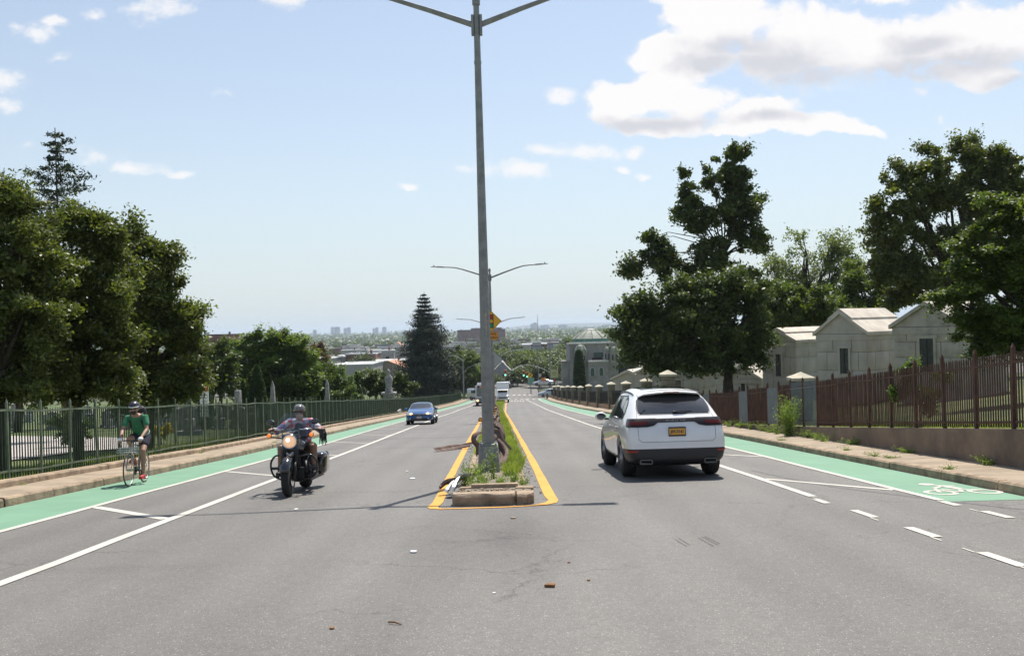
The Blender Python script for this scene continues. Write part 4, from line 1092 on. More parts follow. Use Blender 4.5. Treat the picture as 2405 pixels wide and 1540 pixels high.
def car_shell(stations, axles, rw, track, wellw=.34, sub=2):
    mb = MB(); mb.loft([section(s) for s in stations])
    o = mb.build('tmp', M_UNDER); q = o.modifiers.new('s', 'SUBSURF'); q.levels = sub; q.render_levels = sub
    cm = MB()
    for ya in axles:
        for s in (-1, 1): cm.lathe([(rw, s * (track + .5)), (rw, s * (track - wellw))], 28, c=(0, ya, rw * .90), axis='X')
    c = cm.build('cut', M_UNDER)
    bm = bmesh.new(); bm.from_mesh(c.data); bmesh.ops.recalc_face_normals(bm, faces=bm.faces); bm.to_mesh(c.data); bm.free()
    dg = bpy.context.evaluated_depsgraph_get()
    full = bpy.data.meshes.new_from_object(o.evaluated_get(dg))
    bm = bmesh.new(); bm.from_mesh(full); bmesh.ops.recalc_face_normals(bm, faces=bm.faces); bm.to_mesh(full)
    bvh = BVHTree.FromBMesh(bm); bm.free()
    o.modifiers.clear(); o.data = full
    b = o.modifiers.new('b', 'BOOLEAN'); b.object = c; b.operation = 'DIFFERENCE'; b.solver = 'EXACT'
    dg = bpy.context.evaluated_depsgraph_get(); dg.update()
    me = bpy.data.meshes.new_from_object(o.evaluated_get(dg))
    bpy.data.objects.remove(o); bpy.data.objects.remove(c)
    return me, bvh
def split_mesh(me, cuts, pick):
    """bisect by planes, then return (kept, picked) meshes"""
    bm = bmesh.new(); bm.from_mesh(me)
    for co, no in cuts:
        g = bm.verts[:] + bm.edges[:] + bm.faces[:]
        bmesh.ops.bisect_plane(bm, geom=g, plane_co=co, plane_no=no, dist=1e-5)
    bm2 = bm.copy()
    bm.faces.ensure_lookup_table(); bm2.faces.ensure_lookup_table()
    sel = [pick(f.calc_center_median(), f.normal) for f in bm.faces]
    bmesh.ops.delete(bm, geom=[f for f, s in zip(bm.faces[:], sel) if s], context='FACES')
    bmesh.ops.delete(bm2, geom=[f for f, s in zip(bm2.faces[:], sel) if not s], context='FACES')
    a = bpy.data.meshes.new('a'); bm.to_mesh(a); b = bpy.data.meshes.new('b'); bm2.to_mesh(b); bm.free(); bm2.free()
    return a, b
def mesh_obj(name, me, m, parent, smooth=True, ang=32):
    me.materials.clear(); me.materials.append(m)
    if smooth:
        me.shade_smooth()
        try: me.set_sharp_from_angle(angle=R(ang))
        except Exception: pass
    o = bpy.data.objects.new(name, me); COL.objects.link(o); o.parent = parent; return o
def rows_at(rows, t):
    z0, z1 = rows[0][0], rows[-1][0]; z = z0 + (z1 - z0) * t
    for a, b in zip(rows, rows[1:]):
        if (a[0] <= z <= b[0]) or (a[0] >= z >= b[0]):
            k = (z - a[0]) / ((b[0] - a[0]) or 1); return z, a[1] + (b[1] - a[1]) * k, a[2] + (b[2] - a[2]) * k
    return rows[-1]
def panel(bvh, axis, rows, off, m, name, parent, nr=10, nc=14, sgn=1, yc=1.0, mirror=False):
    """sheet hugging the body. axis 'x': rows (z,y0,y1) seen from sgn*x; 'y': rows (z,x0,x1) seen from sgn*y; 'z': rows (y,x0,x1) from above;
       'r': rows (z,ang0,ang1) seen radially from around (0,yc)"""
    v, f = [], []
    zs = [r_[0] for r_ in rows]
    ts = sorted(set(list(np.linspace(0, 1, nr + 1)) + [(z - zs[0]) / ((zs[-1] - zs[0]) or 1) for z in zs]))
    for t in ts:
        z, a, b = rows_at(rows, t)
        for i in range(nc + 1):
            q = a + (b - a) * i / nc
            if axis == 'x': o_, d_ = Vector((sgn * 3, q, z)), Vector((-sgn, 0, 0))
            elif axis == 'y': o_, d_ = Vector((q, 8 if sgn > 0 else -3, z)), Vector((0, -sgn, 0))
            elif axis == 'z': o_, d_ = Vector((q, z, 4)), Vector((0, 0, -1))
            else: dr = Vector((math.sin(q), -math.cos(q) * sgn, 0)); o_, d_ = Vector((0, yc, z)) + dr * 4, -dr
            h, n, _, _ = bvh.ray_cast(o_, d_)
            if h is None:
                h, n, _, _ = bvh.find_nearest(o_ + d_ * (o_.length - .6))
            if n.dot(d_) > 0: n = -n
            v.append(h + n * off)
    n = nc + 1
    for j in range(len(ts) - 1):
        for i in range(nc): a = j * n + i; f.append((a, a + 1, a + n + 1, a + n))
    return add_mesh(name, v, f, m, parent, smooth=True)
def wheel(parent, x, y, r, w, side, spokes=10, rimm=None):
    t = MB()
    prof = [(r * .70, -w / 2), (r * .90, -w / 2), (r * .975, -w / 2 + .025), (r, -w / 4), (r, w / 4), (r * .975, w / 2 - .025), (r * .90, w / 2), (r * .70, w / 2)]
    rings = []
    t.lathe([(a, b) for a, b in prof], 36, c=(x, y, r), axis='X'); tyre = t.build('wheel', M_TYRE, parent); tyre.data.shade_smooth()
    try: tyre.data.set_sharp_from_angle(angle=R(40))
    except Exception: pass
    m = MB(); xo = x + side * (w / 2 - .012)
    m.lathe([(r * .72, -.02), (r * .72, .01), (r * .68, .012), (r * .66, -.05)], 36, c=(xo, y, r), axis='X', caps=False)
    for k in range(spokes):
        a = 2 * math.pi * k / spokes + (.11 if k % 2 else -.11) + .3
        p0 = Vector((xo + side * .0, y + math.cos(a) * r * .08, r + math.sin(a) * r * .08)); p1 = Vector((xo, y + math.cos(a) * r * .68, r + math.sin(a) * r * .68))
        c = (p0 + p1) / 2
        m.box(c, (.03, .045 * r / .37, (p1 - p0).length), rot=Euler((math.atan2(p1.z - p0.z, p1.y - p0.y) - math.pi / 2, 0, 0)))
    m.lathe([(r * .16, -.03), (r * .16, .02), (.001, .028)], 16, c=(xo, y, r), axis='X')
    rr = m.build('rim', rimm or M_RIM, tyre)
    m = MB(); m.lathe([(.001, -.004), (r * .66, -.004), (r * .66, .004), (.001, .004)], 24, c=(xo - side * .08, y, r), axis='X'); m.build('brake_disc', M_UNDER, tyre)
    return tyre

# ---- the white SUV driving away
sx_, sd_ = 3.03, 16.62
slope = math.atan(.0753)
suv = thing('white_suv', (sx_, sd_, -H(sd_) + .004), 'white SUV with dark rear window and orange plate driving away downhill', 'SUV', rz=R(1.0), rx=-slope)
ST = [
 (0.00, .40, .62, [(.72, .47), (.76, .56), (.76, .64), (.73, .70), (.70, .74), (.66, .76)], .01),
 (0.04, .33, .74, [(.82, .42), (.865, .56), (.86, .74), (.82, .88), (.79, .92), (.74, .95)], .012),
 (0.10, .29, .80, [(.87, .40), (.91, .57), (.90, .82), (.85, 1.00), (.81, 1.05), (.74, 1.08)], .015),
 (0.20, .27, .83, [(.90, .40), (.94, .60), (.925, .88), (.865, 1.07), (.82, 1.13), (.73, 1.17)], .02),
 (0.36, .26, .85, [(.925, .40), (.96, .62), (.945, .90), (.88, 1.11), (.80, 1.22), (.69, 1.31)], .03),
 (0.55, .25, .86, [(.94, .40), (.972, .64), (.96, .92), (.89, 1.13), (.79, 1.31), (.66, 1.44)], .045),
 (0.80, .25, .87, [(.95, .40), (.98, .66), (.965, .92), (.89, 1.13), (.78, 1.37), (.64, 1.545)], .055),
 (1.25, .25, .87, [(.95, .40), (.978, .66), (.965, .92), (.89, 1.12), (.78, 1.38), (.65, 1.60)], .065),
 (2.00, .24, .86, [(.935, .40), (.955, .66), (.945, .90), (.89, 1.10), (.79, 1.38), (.66, 1.635)], .065),
 (2.60, .24, .86, [(.935, .40), (.955, .66), (.945, .90), (.885, 1.08), (.785, 1.36), (.66, 1.63)], .06),
 (3.05, .24, .86, [(.94, .40), (.96, .66), (.945, .89), (.88, 1.06), (.78, 1.30), (.66, 1.54)], .065),
 (3.45, .25, .86, [(.95, .40), (.972, .66), (.955, .90), (.875, 1.04), (.80, 1.17), (.70, 1.30)], .07),
 (3.85, .25, .87, [(.955, .40), (.98, .66), (.96, .90), (.87, 1.01), (.81, 1.06), (.72, 1.10)], .03),
 (4.35, .26, .85, [(.94, .40), (.96, .62), (.93, .84), (.84, .95), (.77, .98), (.66, 1.00)], .02),
 (4.70, .28, .76, [(.85, .40), (.88, .56), (.84, .74), (.75, .84), (.68, .87), (.56, .89)], .015),
 (4.86, .32, .60, [(.68, .42), (.70, .52), (.68, .62), (.62, .70), (.56, .73), (.48, .75)], .01),
 (4.92, .38, .40, [(.48, .44), (.50, .50), (.49, .56), (.45, .60), (.42, .62), (.38, .64)], .01)]
def up_(z): return z + max(0, z - 1.15) * .12
ST = [(a, b, c, [(x, up_(z)) for x, z in P], e) for a, b, c, P, e in ST]
me, bvh = car_shell(ST, (.98, 3.87), .43, .97, sub=3)
def low(c, n):
    if c.y < .56 and c.z < .575: return True
    return c.z < .335
keep, lowm = split_mesh(me, [((0, 0, .575), (0, 0, 1)), ((0, 0, .335), (0, 0, 1)), ((0, .56, 0), (0, 1, 0))], low)
M_WPAINT = paint('white_car_paint', (.82, .81, .80), .25)
body = mesh_obj('body', keep, M_WPAINT, suv); mesh_obj('lower_trim', lowm, M_TRIM, suv)
# rear glass, black upper band, spoiler
panel(bvh, 'y', [(1.20, -.665, .665), (1.24, -.70, .70), (1.32, -.70, .70), (1.47, -.655, .655), (1.575, -.56, .56), (1.60, -.48, .48)], .004, M_TRIM, 'window_surround', body, sgn=-1, nc=24)
panel(bvh, 'y', [(1.215, -.645, .645), (1.25, -.675, .675), (1.32, -.675, .675), (1.45, -.63, .63), (1.515, -.575, .575)], .008, M_GLASS, 'rear_window', suv, sgn=-1, nc=24)
mb = MB()
def spo(x, y, z, th): return [Vector((x, y, z)), Vector((x, y + .34, z + .045)), Vector((x, y + .34, z - .01)), Vector((x, y + .02, z - th))]
mb.loft([spo(-.61, .60, 1.55, .02), spo(-.52, .50, 1.595, .03), spo(-.25, .46, 1.622, .03), spo(0, .45, 1.632, .03), spo(.25, .46, 1.622, .03), spo(.52, .50, 1.595, .03), spo(.61, .60, 1.55, .02)])
s_ = mb.build('spoiler', M_WPAINT, suv); finish(s_, bevel=.008)
mb = MB(); mb.box((0, .445, 1.622), (.30, .012, .014)); mb.build('brake_light', M_REFR, s_)
# light band, tail lamps
panel(bvh, 'y', [(1.055, -.62, .62), (1.085, -.74, .74), (1.125, -.74, .74)], .010, M_SMOKE, 'light_band', suv, sgn=-1, nc=30)
for s in (-1, 1):
    def rr(a, b): return (a, b) if s > 0 else (-b, -a)
    tl = panel(bvh, 'r', [(.975, *rr(.55, .93)), (1.0, *rr(.44, .97)), (1.07, *rr(.36, .99)), (1.115, *rr(.36, 1.0)), (1.13, *rr(.45, .98))], .014, M_SMOKE, 'tail_lamp', suv, sgn=1, yc=.95, nc=18)
    panel(bvh, 'r', [(1.005, *rr(.60, .90)), (1.035, *rr(.55, .93)), (1.075, *rr(.55, .94))], .019, M_TAIL, 'lens', tl, sgn=1, yc=.95, nc=14)
    panel(bvh, 'r', [(.515, *rr(.68, .93)), (.545, *rr(.66, .95))], .012, M_REFR, 'reflector', suv, sgn=1, yc=.95, nc=8)
    # exhaust tips
    mb = MB(); o2 = rounded(.235, .088, .03); i2 = rounded(.205, .060, .02)
    Mx = Matrix.Translation((s * .60, -.015, .335)) @ FACE; n = len(o2)
    vs = [Mx @ Vector((x, y, 0)) for x, y in o2] + [Mx @ Vector((x, y, 0)) for x, y in i2] + [Mx @ Vector((x, y, -.10)) for x, y in i2] + [Mx @ Vector((x, y, -.12)) for x, y in o2]
    fs = []
    for i in range(n):
        j = (i + 1) % n; fs += [(i, j, n + j, n + i), (n + i, n + j, 2 * n + j, 2 * n + i), (j, i, 3 * n + i, 3 * n + j)]
    fs.append(tuple(range(2 * n, 3 * n)))
    mb.add(vs, fs); ex = mb.build('exhaust', mat('exhaust_steel', (.16, .16, .16), .35, metal=.8), suv)
    # side glass: surround and three panes
    side = [(1.105, .98, 3.46), (1.14, .86, 3.40), (1.25, .80, 3.22), (1.40, .90, 3.02), (1.50, 1.08, 2.86), (1.575, 1.35, 2.70)]
    panel(bvh, 'x', side, .004, M_TRIM, 'window_surround', body, sgn=s, nc=30)
    for a, b in ((.0, 1.28), (1.32, 2.12), (2.18, 9)):
        rws = []
        for z, y0, y1 in [(1.13, .94, 3.38), (1.25, .86, 3.18), (1.40, .95, 2.99), (1.48, 1.08, 2.86), (1.545, 1.32, 2.72)]:
            p0, p1 = max(a, y0), min(b, y1)
            if p1 - p0 > .02: rws.append((z, p0, p1))
        panel(bvh, 'x', rws, .009, M_GLASS, 'side_window', suv, sgn=s, nc=14)
    for yv in (1.30, 2.15, 3.40):
        z0, z1 = .40, 1.10
        panel(bvh, 'x', [(z0, yv - .005, yv + .005), (z1, yv - .005, yv + .005)], .0025, M_DARK, 'door_gap', body, sgn=s, nc=1, nr=12)
    for yv in (1.45, 2.40):
        mb = MB(); mb.box((s * .955, yv, .955), (.03, .17, .028)); h_ = mb.build('door_handle', M_WPAINT, suv); finish(h_, bevel=.008)
    mb = MB(); mb.ball((s * 1.06, 3.16, 1.13), (.125, .075, .095), 14, 10); mr_ = mb.build('mirror', M_WPAINT, suv, smooth=True)
    mb = MB(); mb.prism([(.10 * math.cos(a * .4189), .07 * math.sin(a * .4189)) for a in range(15)], 0, .006, Matrix.Translation((s * 1.06, 3.088, 1.13)) @ FACE); mb.build('mirror_glass', M_GLASS, mr_)
    mb = MB(); mb.box((s * .955, 3.19, 1.07), (.14, .06, .04)); mb.build('mirror_arm', M_TRIM, mr_)
    mb = MB(); mb.tube([(s * .655, y, bvh.ray_cast(Vector((s * .655, y, 4)), Vector((0, 0, -1)))[0].z + .03) for y in (.95, 1.2, 1.8, 2.4, 2.75)], [.01, .014, .014, .014, .01], 6); mb.build('roof_rail', M_TRIM, suv, smooth=True)
    for ya in (.98, 3.87): wheel(suv, s * .808, ya, .372, .255, s)
panel(bvh, 'z', [(1.15, -.46, .46), (2.75, -.50, .50)], .004, M_GLASS, 'sunroof', suv, nc=10)
# hatch gap lines, plate, wiper, lettering
def gap_y(x0, z0, x1, z1, w=.006):
    n = 12; v, f = [], []
    for i in range(n + 1):
        t = i / n; x = x0 + (x1 - x0) * t; z = z0 + (z1 - z0) * t
        L_ = math.hypot(x1 - x0, z1 - z0); dx, dz = -(z1 - z0) / L_ * w / 2, (x1 - x0) / L_ * w / 2
        for q in (-1, 1):
            h, nn, _, _ = bvh.ray_cast(Vector((x + dx * q, -3, z + dz * q)), Vector((0, 1, 0)))
            if h is None: h, nn = Vector((x, .3, z)), Vector((0, -1, 0))
            v.append(h + nn * .003 * (1 if nn.y < 0 else -1))
    for i in range(n): f.append((2 * i, 2 * i + 1, 2 * i + 3, 2 * i + 2))
    return v, f
V, Fc = [], []
for g in ((-.66, .70, .66, .70), (-.66, .70, -.72, .76), (.66, .70, .72, .76), (-.72, .76, -.725, 1.0), (.72, .76, .725, 1.0), (-.725, 1.13, -.70, 1.24), (.725, 1.13, .70, 1.24)):
    v, f = gap_y(*g); b = len(V); V += v; Fc += [tuple(i + b for i in q) for q in f]
add_mesh('hatch_gap', V, Fc, M_DARK, body)
plo = thing('number_plate', (0, .0, 0), None, None); bpy.data.objects.remove(plo)
y_pl = bvh.ray_cast(Vector((0, -3, .80)), Vector((0, 1, 0)))[0].y - .012
mb = MB(); mb.prism(rounded(.325, .175, .012), -.012, 0, Matrix.Translation((0, y_pl, .885)) @ FACE); fr = mb.build('number_plate', M_TRIM, suv)
M_PLATE = mat('orange_plate', (.72, .36, .05), .5)
mb = MB(); mb.prism(rounded(.300, .118, .01), 0, .003, Matrix.Translation((0, y_pl, .885)) @ FACE); mb.build('plate_face', M_PLATE, fr)
text_obj('JFP-7141', .082, mat('plate_ink', (.03, .03, .08), .5), fr, (0, y_pl - .005, .880), (R(90), 0, 0), sx=.86, bold=.002)
text_obj('PORSCHE', .052, mat('band_lettering', (.35, .35, .36), .4), suv, (0, bvh.ray_cast(Vector((0, -3, 1.09)), Vector((0, 1, 0)))[0].y - .016, 1.088), (R(78), 0, 0), sx=1.7)
yw = bvh.ray_cast(Vector((0, -3, 1.245)), Vector((0, 1, 0)))[0].y
mb = MB(); mb.ball((.0, yw - .02, 1.245), (.03, .02, .02)); mb.tube([(0, yw - .03, 1.25), (.18, yw - .02, 1.262), (.34, yw - .005, 1.255)], [.012, .009, .005], 6); mb.tube([(.02, yw - .02, 1.235), (.42, yw - .0, 1.24)], .006, 5)
mb.build('wiper', M_TRIM, suv)
mb = MB(); mb.box((0, 2.4, .30), (1.5, 3.6, .16)); mb.build('underbody', M_UNDER, suv)

# ---- smaller cars share one builder
def small_car(name, loc, label, cat, pm, rz, L=4.45, Wd=.875, Ht=1.40, front=True, coupe=False, group=None, detail=True, suvish=False, rx=-slope):
    t = thing(name, loc, label, cat, group, rz=rz, rx=rx)
    k = L / 4.45; w = Wd; hh = Ht / 1.40; gh = hh
    def S(y, zb, wb, P, cr): return (y * k, zb, wb * w, [(a * w, b * (gh if b > .9 else 1) if not suvish else b * hh) for a, b in P], cr)
    tail = [
     S(0.0, .35, .72, [(.80, .42), (.84, .52), (.83, .62), (.80, .70), (.76, .74), (.70, .76)], .01),
     S(.08, .27, .86, [(.93, .38), (.96, .54), (.94, .76), (.88, .88), (.82, .92), (.72, .94)], .012),
     S(.35, .24, .92, [(.97, .36), (1.0, .56), (.98, .80), (.90, .92), (.84, .965), (.74, .985)], .015)]
    if suvish: tail += [S(.55, .23, .93, [(.98, .36), (1.0, .58), (.98, .82), (.91, .95), (.84, 1.15), (.74, 1.28)], .03), S(.85, .22, .94, [(.98, .36), (1.0, .60), (.98, .82), (.91, .96), (.82, 1.18), (.72, 1.33)], .05)]
    else: tail += [S(.75, .22, .93, [(.98, .36), (1.0, .58), (.98, .82), (.91, .95), (.84, 1.01), (.74, 1.05)], .03), S(1.15, .22, .94, [(.98, .36), (1.0, .60), (.98, .82), (.91, .95), (.82, 1.12), (.70, 1.23)], .045)]
    mid = [
     S(1.75, .20, .93, [(.97, .36), (.99, .60), (.975, .82), (.91, .94), (.81, 1.14), (.70, 1.32)], .055),
     S(2.35, .20, .93, [(.97, .36), (.99, .60), (.975, .82), (.91, .93), (.81, 1.13), (.71, 1.335)], .055),
     S(2.75, .20, .93, [(.97, .36), (.99, .60), (.975, .81), (.91, .92), (.82, 1.07), (.73, 1.22)], .06),
     S(3.15, .21, .93, [(.975, .36), (.995, .60), (.975, .80), (.905, .90), (.84, .95), (.76, 1.0)], .05),
     S(3.45, .22, .94, [(.98, .36), (1.0, .60), (.97, .78), (.90, .85), (.84, .88), (.74, .90)], .035),
     S(3.95, .22, .92, [(.97, .36), (.985, .54), (.95, .70), (.86, .77), (.78, .80), (.68, .82)], .03),
     S(4.25, .22, .84, [(.90, .34), (.92, .48), (.88, .62), (.78, .70), (.70, .73), (.60, .745)], .02),
     S(4.40, .23, .70, [(.76, .32), (.78, .42), (.75, .54), (.66, .61), (.60, .63), (.5, .645)], .01),
     S(4.46, .26, .55, [(.60, .32), (.62, .38), (.60, .46), (.55, .51), (.5, .53), (.42, .54)], .01)]
    ax = (.85 * k, 3.52 * k)
    me, bv = car_shell(tail + mid, ax, .345, w, sub=2)
    b = mesh_obj('body', me, pm, t)
    wz = lambda z: z * (hh if (suvish or z > .9) else 1)
    # windscreen and rear glass
    panel(bv, 'y', [(wz(1.0), -.76 * w, .76 * w), (wz(1.10), -.755 * w, .755 * w), (wz(1.22), -.70 * w, .70 * w), (wz(1.31), -.62 * w, .62 * w)], .004, M_TRIM, 'window_surround', b, sgn=1, nc=16)
    panel(bv, 'y', [(wz(1.015), -.72 * w, .72 * w), (wz(1.10), -.71 * w, .71 * w), (wz(1.22), -.66 * w, .66 * w), (wz(1.295), -.60 * w, .60 * w)], .009, M_GLASS, 'windscreen', t, sgn=1, nc=16)
    if suvish: panel(bv, 'y', [(wz(1.02), -.72 * w, .72 * w), (wz(1.24), -.66 * w, .66 * w)], .006, M_GLASS, 'rear_window', t, sgn=-1, nc=10)
    else: panel(bv, 'z', [(.85 * k, -.62 * w, .62 * w), (1.35 * k, -.58 * w, .58 * w)], .006, M_GLASS, 'rear_window', t, nc=10)
    for s in (-1, 1):
        rws = [(wz(.965), (.95 if suvish else 1.15) * k, 2.95 * k), (wz(1.05), (.9 if suvish else 1.2) * k, 2.82 * k), (wz(1.15), (.95 if suvish else 1.35) * k, 2.66 * k), (wz(1.25), (1.1 if suvish else 1.6) * k, 2.45 * k)]
        panel(bv, 'x', rws, .004, M_GLASS, 'side_window', t, sgn=s, nc=14)
        if detail:
            mb = MB(); mb.ball((s * (w + .09), 2.92 * k, wz(.96)), (.10, .06, .07)); mb.box((s * (w - .02), 2.94 * k, wz(.925)), (.10, .05, .04)); mb.build('mirror', pm, t, smooth=True)
            panel(bv, 'x', [(.34, 2.15 * k, 2.158 * k), (wz(.95), 2.15 * k, 2.158 * k)], .002, M_DARK, 'door_gap', b, sgn=s, nc=1, nr=10)
            mb = MB(); mb.box((s * w * .965, 1.75 * k, .82), (.02, .14, .025)); mb.build('door_handle', pm, t)
        panel(bv, 'y', [(.60, *sorted((s * .86 * w, s * .52 * w))), (.66, *sorted((s * .90 * w, s * .44 * w))), (.72, *sorted((s * .86 * w, s * .52 * w)))], .008, M_HLENS, 'headlight', t, sgn=1, nc=10)
        panel(bv, 'y', [(.68, *sorted((s * .90 * w, s * .55 * w))), (.80, *sorted((s * .88 * w, s * .55 * w)))], .008, M_TAIL, 'tail_lamp', t, sgn=-1, nc=8)
        for ya in ax: wheel(t, s * (w - .115), ya, .315, .21, s, spokes=10 if detail else 6)
    panel(bv, 'y', [(.53, -.40 * w, .40 * w), (.58, -.50 * w, .50 * w), (.655, -.46 * w, .46 * w)], .008, M_TRIM, 'grille', t, sgn=1, nc=12)
    panel(bv, 'y', [(.25, -.70 * w, .70 * w), (.34, -.72 * w, .72 * w), (.42, -.45 * w, .45 * w)], .006, M_TRIM, 'lower_intake', t, sgn=1, nc=12)
    return t, bv, b
M_HLENS = mat('headlight_lens', (.45, .44, .42), .15, coat=1)
M_BLUE = paint('blue_car_paint', (.010, .085, .26), .22, metal=.45)
p = G(992, 993)
cx, cd = p.x, 55.2
bc, bv2, bb = small_car('blue_coupe', (cx + .1, cd + 4.3, -H(cd + 4.3) + .004), 'blue coupe with both headlights lit, coming uphill in the left roadway', 'car', M_BLUE, R(180 + 1.2), L=4.46, Wd=.875, Ht=1.40, rx=slope)
M_HL = emis('lit_headlamp', (1.0, .55, .20), 2.0)
for s in (-1, 1):
    y_ = bv2.ray_cast(Vector((s * .50, 8, .655)), Vector((0, -1, 0)))[0].y
    mb = MB(); mb.ball((s * .50, y_ + .0, .655), (.095, .035, .085)); mb.build('headlamp_bulb', M_HL, bc, smooth=True)
    y_ = bv2.ray_cast(Vector((s * .52, 8, .38)), Vector((0, -1, 0)))[0].y
    mb = MB(); mb.ball((s * .56, y_ + .0, .38), (.06, .02, .035)); mb.build('fog_lamp', M_HLENS, bc, smooth=True)
y_ = bv2.ray_cast(Vector((0, 8, .44)), Vector((0, -1, 0)))[0].y
mb = MB(); mb.box((0, y_ + .01, .45), (.30, .02, .15)); pp = mb.build('number_plate', mat('pale_plate', (.42, .36, .33), .6), bc)
y_ = bv2.ray_cast(Vector((0, 8, .62)), Vector((0, -1, 0)))[0].y
mb = MB(); mb.box((-.045, y_ + .014, .62), (.022, .015, .10), rot=Euler((0, .12, 0))); mb.box((.045, y_ + .014, .62), (.022, .015, .10), rot=Euler((0, -.12, 0))); mb.box((0, y_ + .014, .615), (.08, .015, .018)); mb.build('badge', M_RIM, bc)
# silver saloon parked by the temple, dark car at the junction, pale SUV in the side street, van by the fence end
M_SILV = paint('silver_paint', (.50, .52, .54), .3, metal=.4)
M_DARKC = paint('dark_paint', (.012, .014, .03), .3)
p = at(1326, 906, 186); small_car('silver_car', (p.x - 2.2, 186, p.z + .2), 'silver saloon parked above the far stone pillars beside the grey temple', 'car', M_SILV, R(84), Ht=1.42, detail=False, rx=0)
p = at(1195, 908, 226); small_car('dark_car', (p.x - .5, 224, -H(224) + .1), 'dark SUV in the shade of the trees beyond the junction', 'car', M_DARKC, R(-12), L=4.7, Wd=.93, Ht=1.7, suvish=True, detail=False, rx=0)
p = at(1270, 928, 181); small_car('pale_suv', (p.x + 4.2, 182.5, -H(182) + .05), 'pale grey SUV waiting in the side street at the foot of the hill', 'car', paint('pale_paint', (.45, .50, .54), .3), R(90), L=4.7, Wd=.93, Ht=1.75, suvish=True, detail=False, rx=0)

def box_body(name, w, l, h, z0, m, parent, r=.12, y0=0.0):
    mb = MB(); out = rounded(w, h, r, 4)
    mb.prism([(x, y + z0 + h / 2) for x, y in out], -y0, -(y0 + l), FACE); o = mb.build(name, m, parent); finish(o, bevel=.06); return o
# city bus coming uphill, mostly hidden by the lamp post
p = at(1128, 950, 128); bd = 128.0
bus = thing('city_bus', (p.x + .62, bd, -H(bd) + .004), 'white city bus with a lit headlight, half hidden by the near lamp post', 'bus', rz=R(180 + 1.1), rx=slope)
M_BUSW = mat('bus_white', (.62, .63, .63), .4); M_BUSB = mat('bus_grey_blue', (.17, .21, .26), .4)
box_body('body', 2.55, 11.5, 2.62, .38, M_BUSW, bus, .18, -11.5)
mb = MB(); mb.box((0, .012, 1.95), (2.2, .03, 1.15)); mb.build('windscreen', M_GLASS, bus)
mb = MB(); mb.box((0, .014, 2.74), (2.0, .03, .34)); ds_ = mb.build('destination_sign', M_TRIM, bus)
mb = MB(); mb.box((0, .034, 2.74), (1.3, .01, .14)); mb.build('route_text', emis('amber_text', (.6, .13, .05), .4), ds_)
mb = MB(); mb.box((0, .014, .80), (2.4, .03, .72)); mb.build('front_panel', M_BUSB, bus)
mb = MB(); mb.box((0, .03, .48), (2.5, .06, .24)); mb.build('bumper', M_TRIM, bus)
mb = MB(); mb.box((0, -3, 3.2), (2.1, 3.4, .34)); o = mb.build('roof_unit', M_BUSW, bus); finish(o, bevel=.08)
for s in (-1, 1):
    mb = MB(); mb.ball((s * .98, .05, .80), (.17, .05, .15)); mb.build('headlight', M_HL if s > 0 else M_HLENS, bus, smooth=True)
    for y in (-2.4, -8.6): wheel(bus, s * 1.15, y, .48, .28, s, 8)
    mb = MB(); mb.box((s * 1.285, -5.5, 2.05), (.02, 8.5, .9)); mb.build('side_window', M_GLASS, bus)
    mb = MB(); mb.tube([(s * 1.2, .05, 2.6), (s * 1.42, .25, 2.5), (s * 1.42, .25, 2.2)], .025, 6); mb.box((s * 1.42, .25, 2.15), (.16, .08, .34)); mb.build('mirror', M_TRIM, bus)
# white lorry and van behind the post, camper van by the fence end
def truck(name, px_, d, label, cat, cabm, boxm, L=6.5, h=3.0):
    p = at(px_, 940, d)
    t = thing(name, (p.x, d, -H(d) + .004), label, cat, rz=R(180), rx=slope * .6)
    box_body('cargo_box', 2.1, L - 1.9, h - .7, .7, boxm, t, .06, -L)
    mb = MB(); prof = [(-1.75, .45), (0.02, .45), (.05, 1.15), (-.35, 1.30), (-.75, 2.15), (-1.75, 2.25)]
    mb.prism([(a, b) for a, b in prof], -.95, .95, Matrix(((0, 0, 1, 0), (1, 0, 0, 0), (0, 1, 0, 0), (0, 0, 0, 1)))); o = mb.build('cab', cabm, t); finish(o, bevel=.06)
    mb = MB(); mb.box((0, -.53, 1.72), (1.6, .02, .80), rot=Euler((R(-25), 0, 0))); w_ = mb.build('windscreen', M_GLASS, t); w_.location = (0, .04, .03)
    mb = MB(); mb.box((0, .06, .85), (1.3, .03, .22)); mb.build('grille', M_TRIM, t)
    for s in (-1, 1):
        mb = MB(); mb.ball((s * .8, .05, .9), (.12, .04, .09)); mb.build('headlight', M_HLENS, t, smooth=True)
        for y in (-.9, -L + 1.3): wheel(t, s * .9, y, .40, .24, s, 6)
    return t
truck('delivery_truck', 1181, 150, 'white box truck waiting behind the bus, beyond the lamp posts', 'truck', M_WHITEP, M_WHITEP, 6.0, 3.4)
p = at(1101, 925, 176)
van = thing('camper_van', (p.x, 176, -H(176) + .1), 'small grey van at the end of the green fence, left of the bus', 'van', rz=R(70))
box_body('body', 1.9, 4.6, 1.9, .35, M_SILV, van, .3, -4.6)
mb = MB(); mb.box((-.96, -1.6, 1.6), (.02, 1.4, .5)); mb.box((.96, -1.6, 1.6), (.02, 1.4, .5)); mb.build('side_window', M_GLASS, van)
mb = MB(); mb.box((0, .01, 1.6), (1.5, .03, .6)); mb.build('windscreen', M_GLASS, van)
for s in (-1, 1):
    for y in (-.9, -3.6): wheel(van, s * .85, y, .36, .22, s, 6)
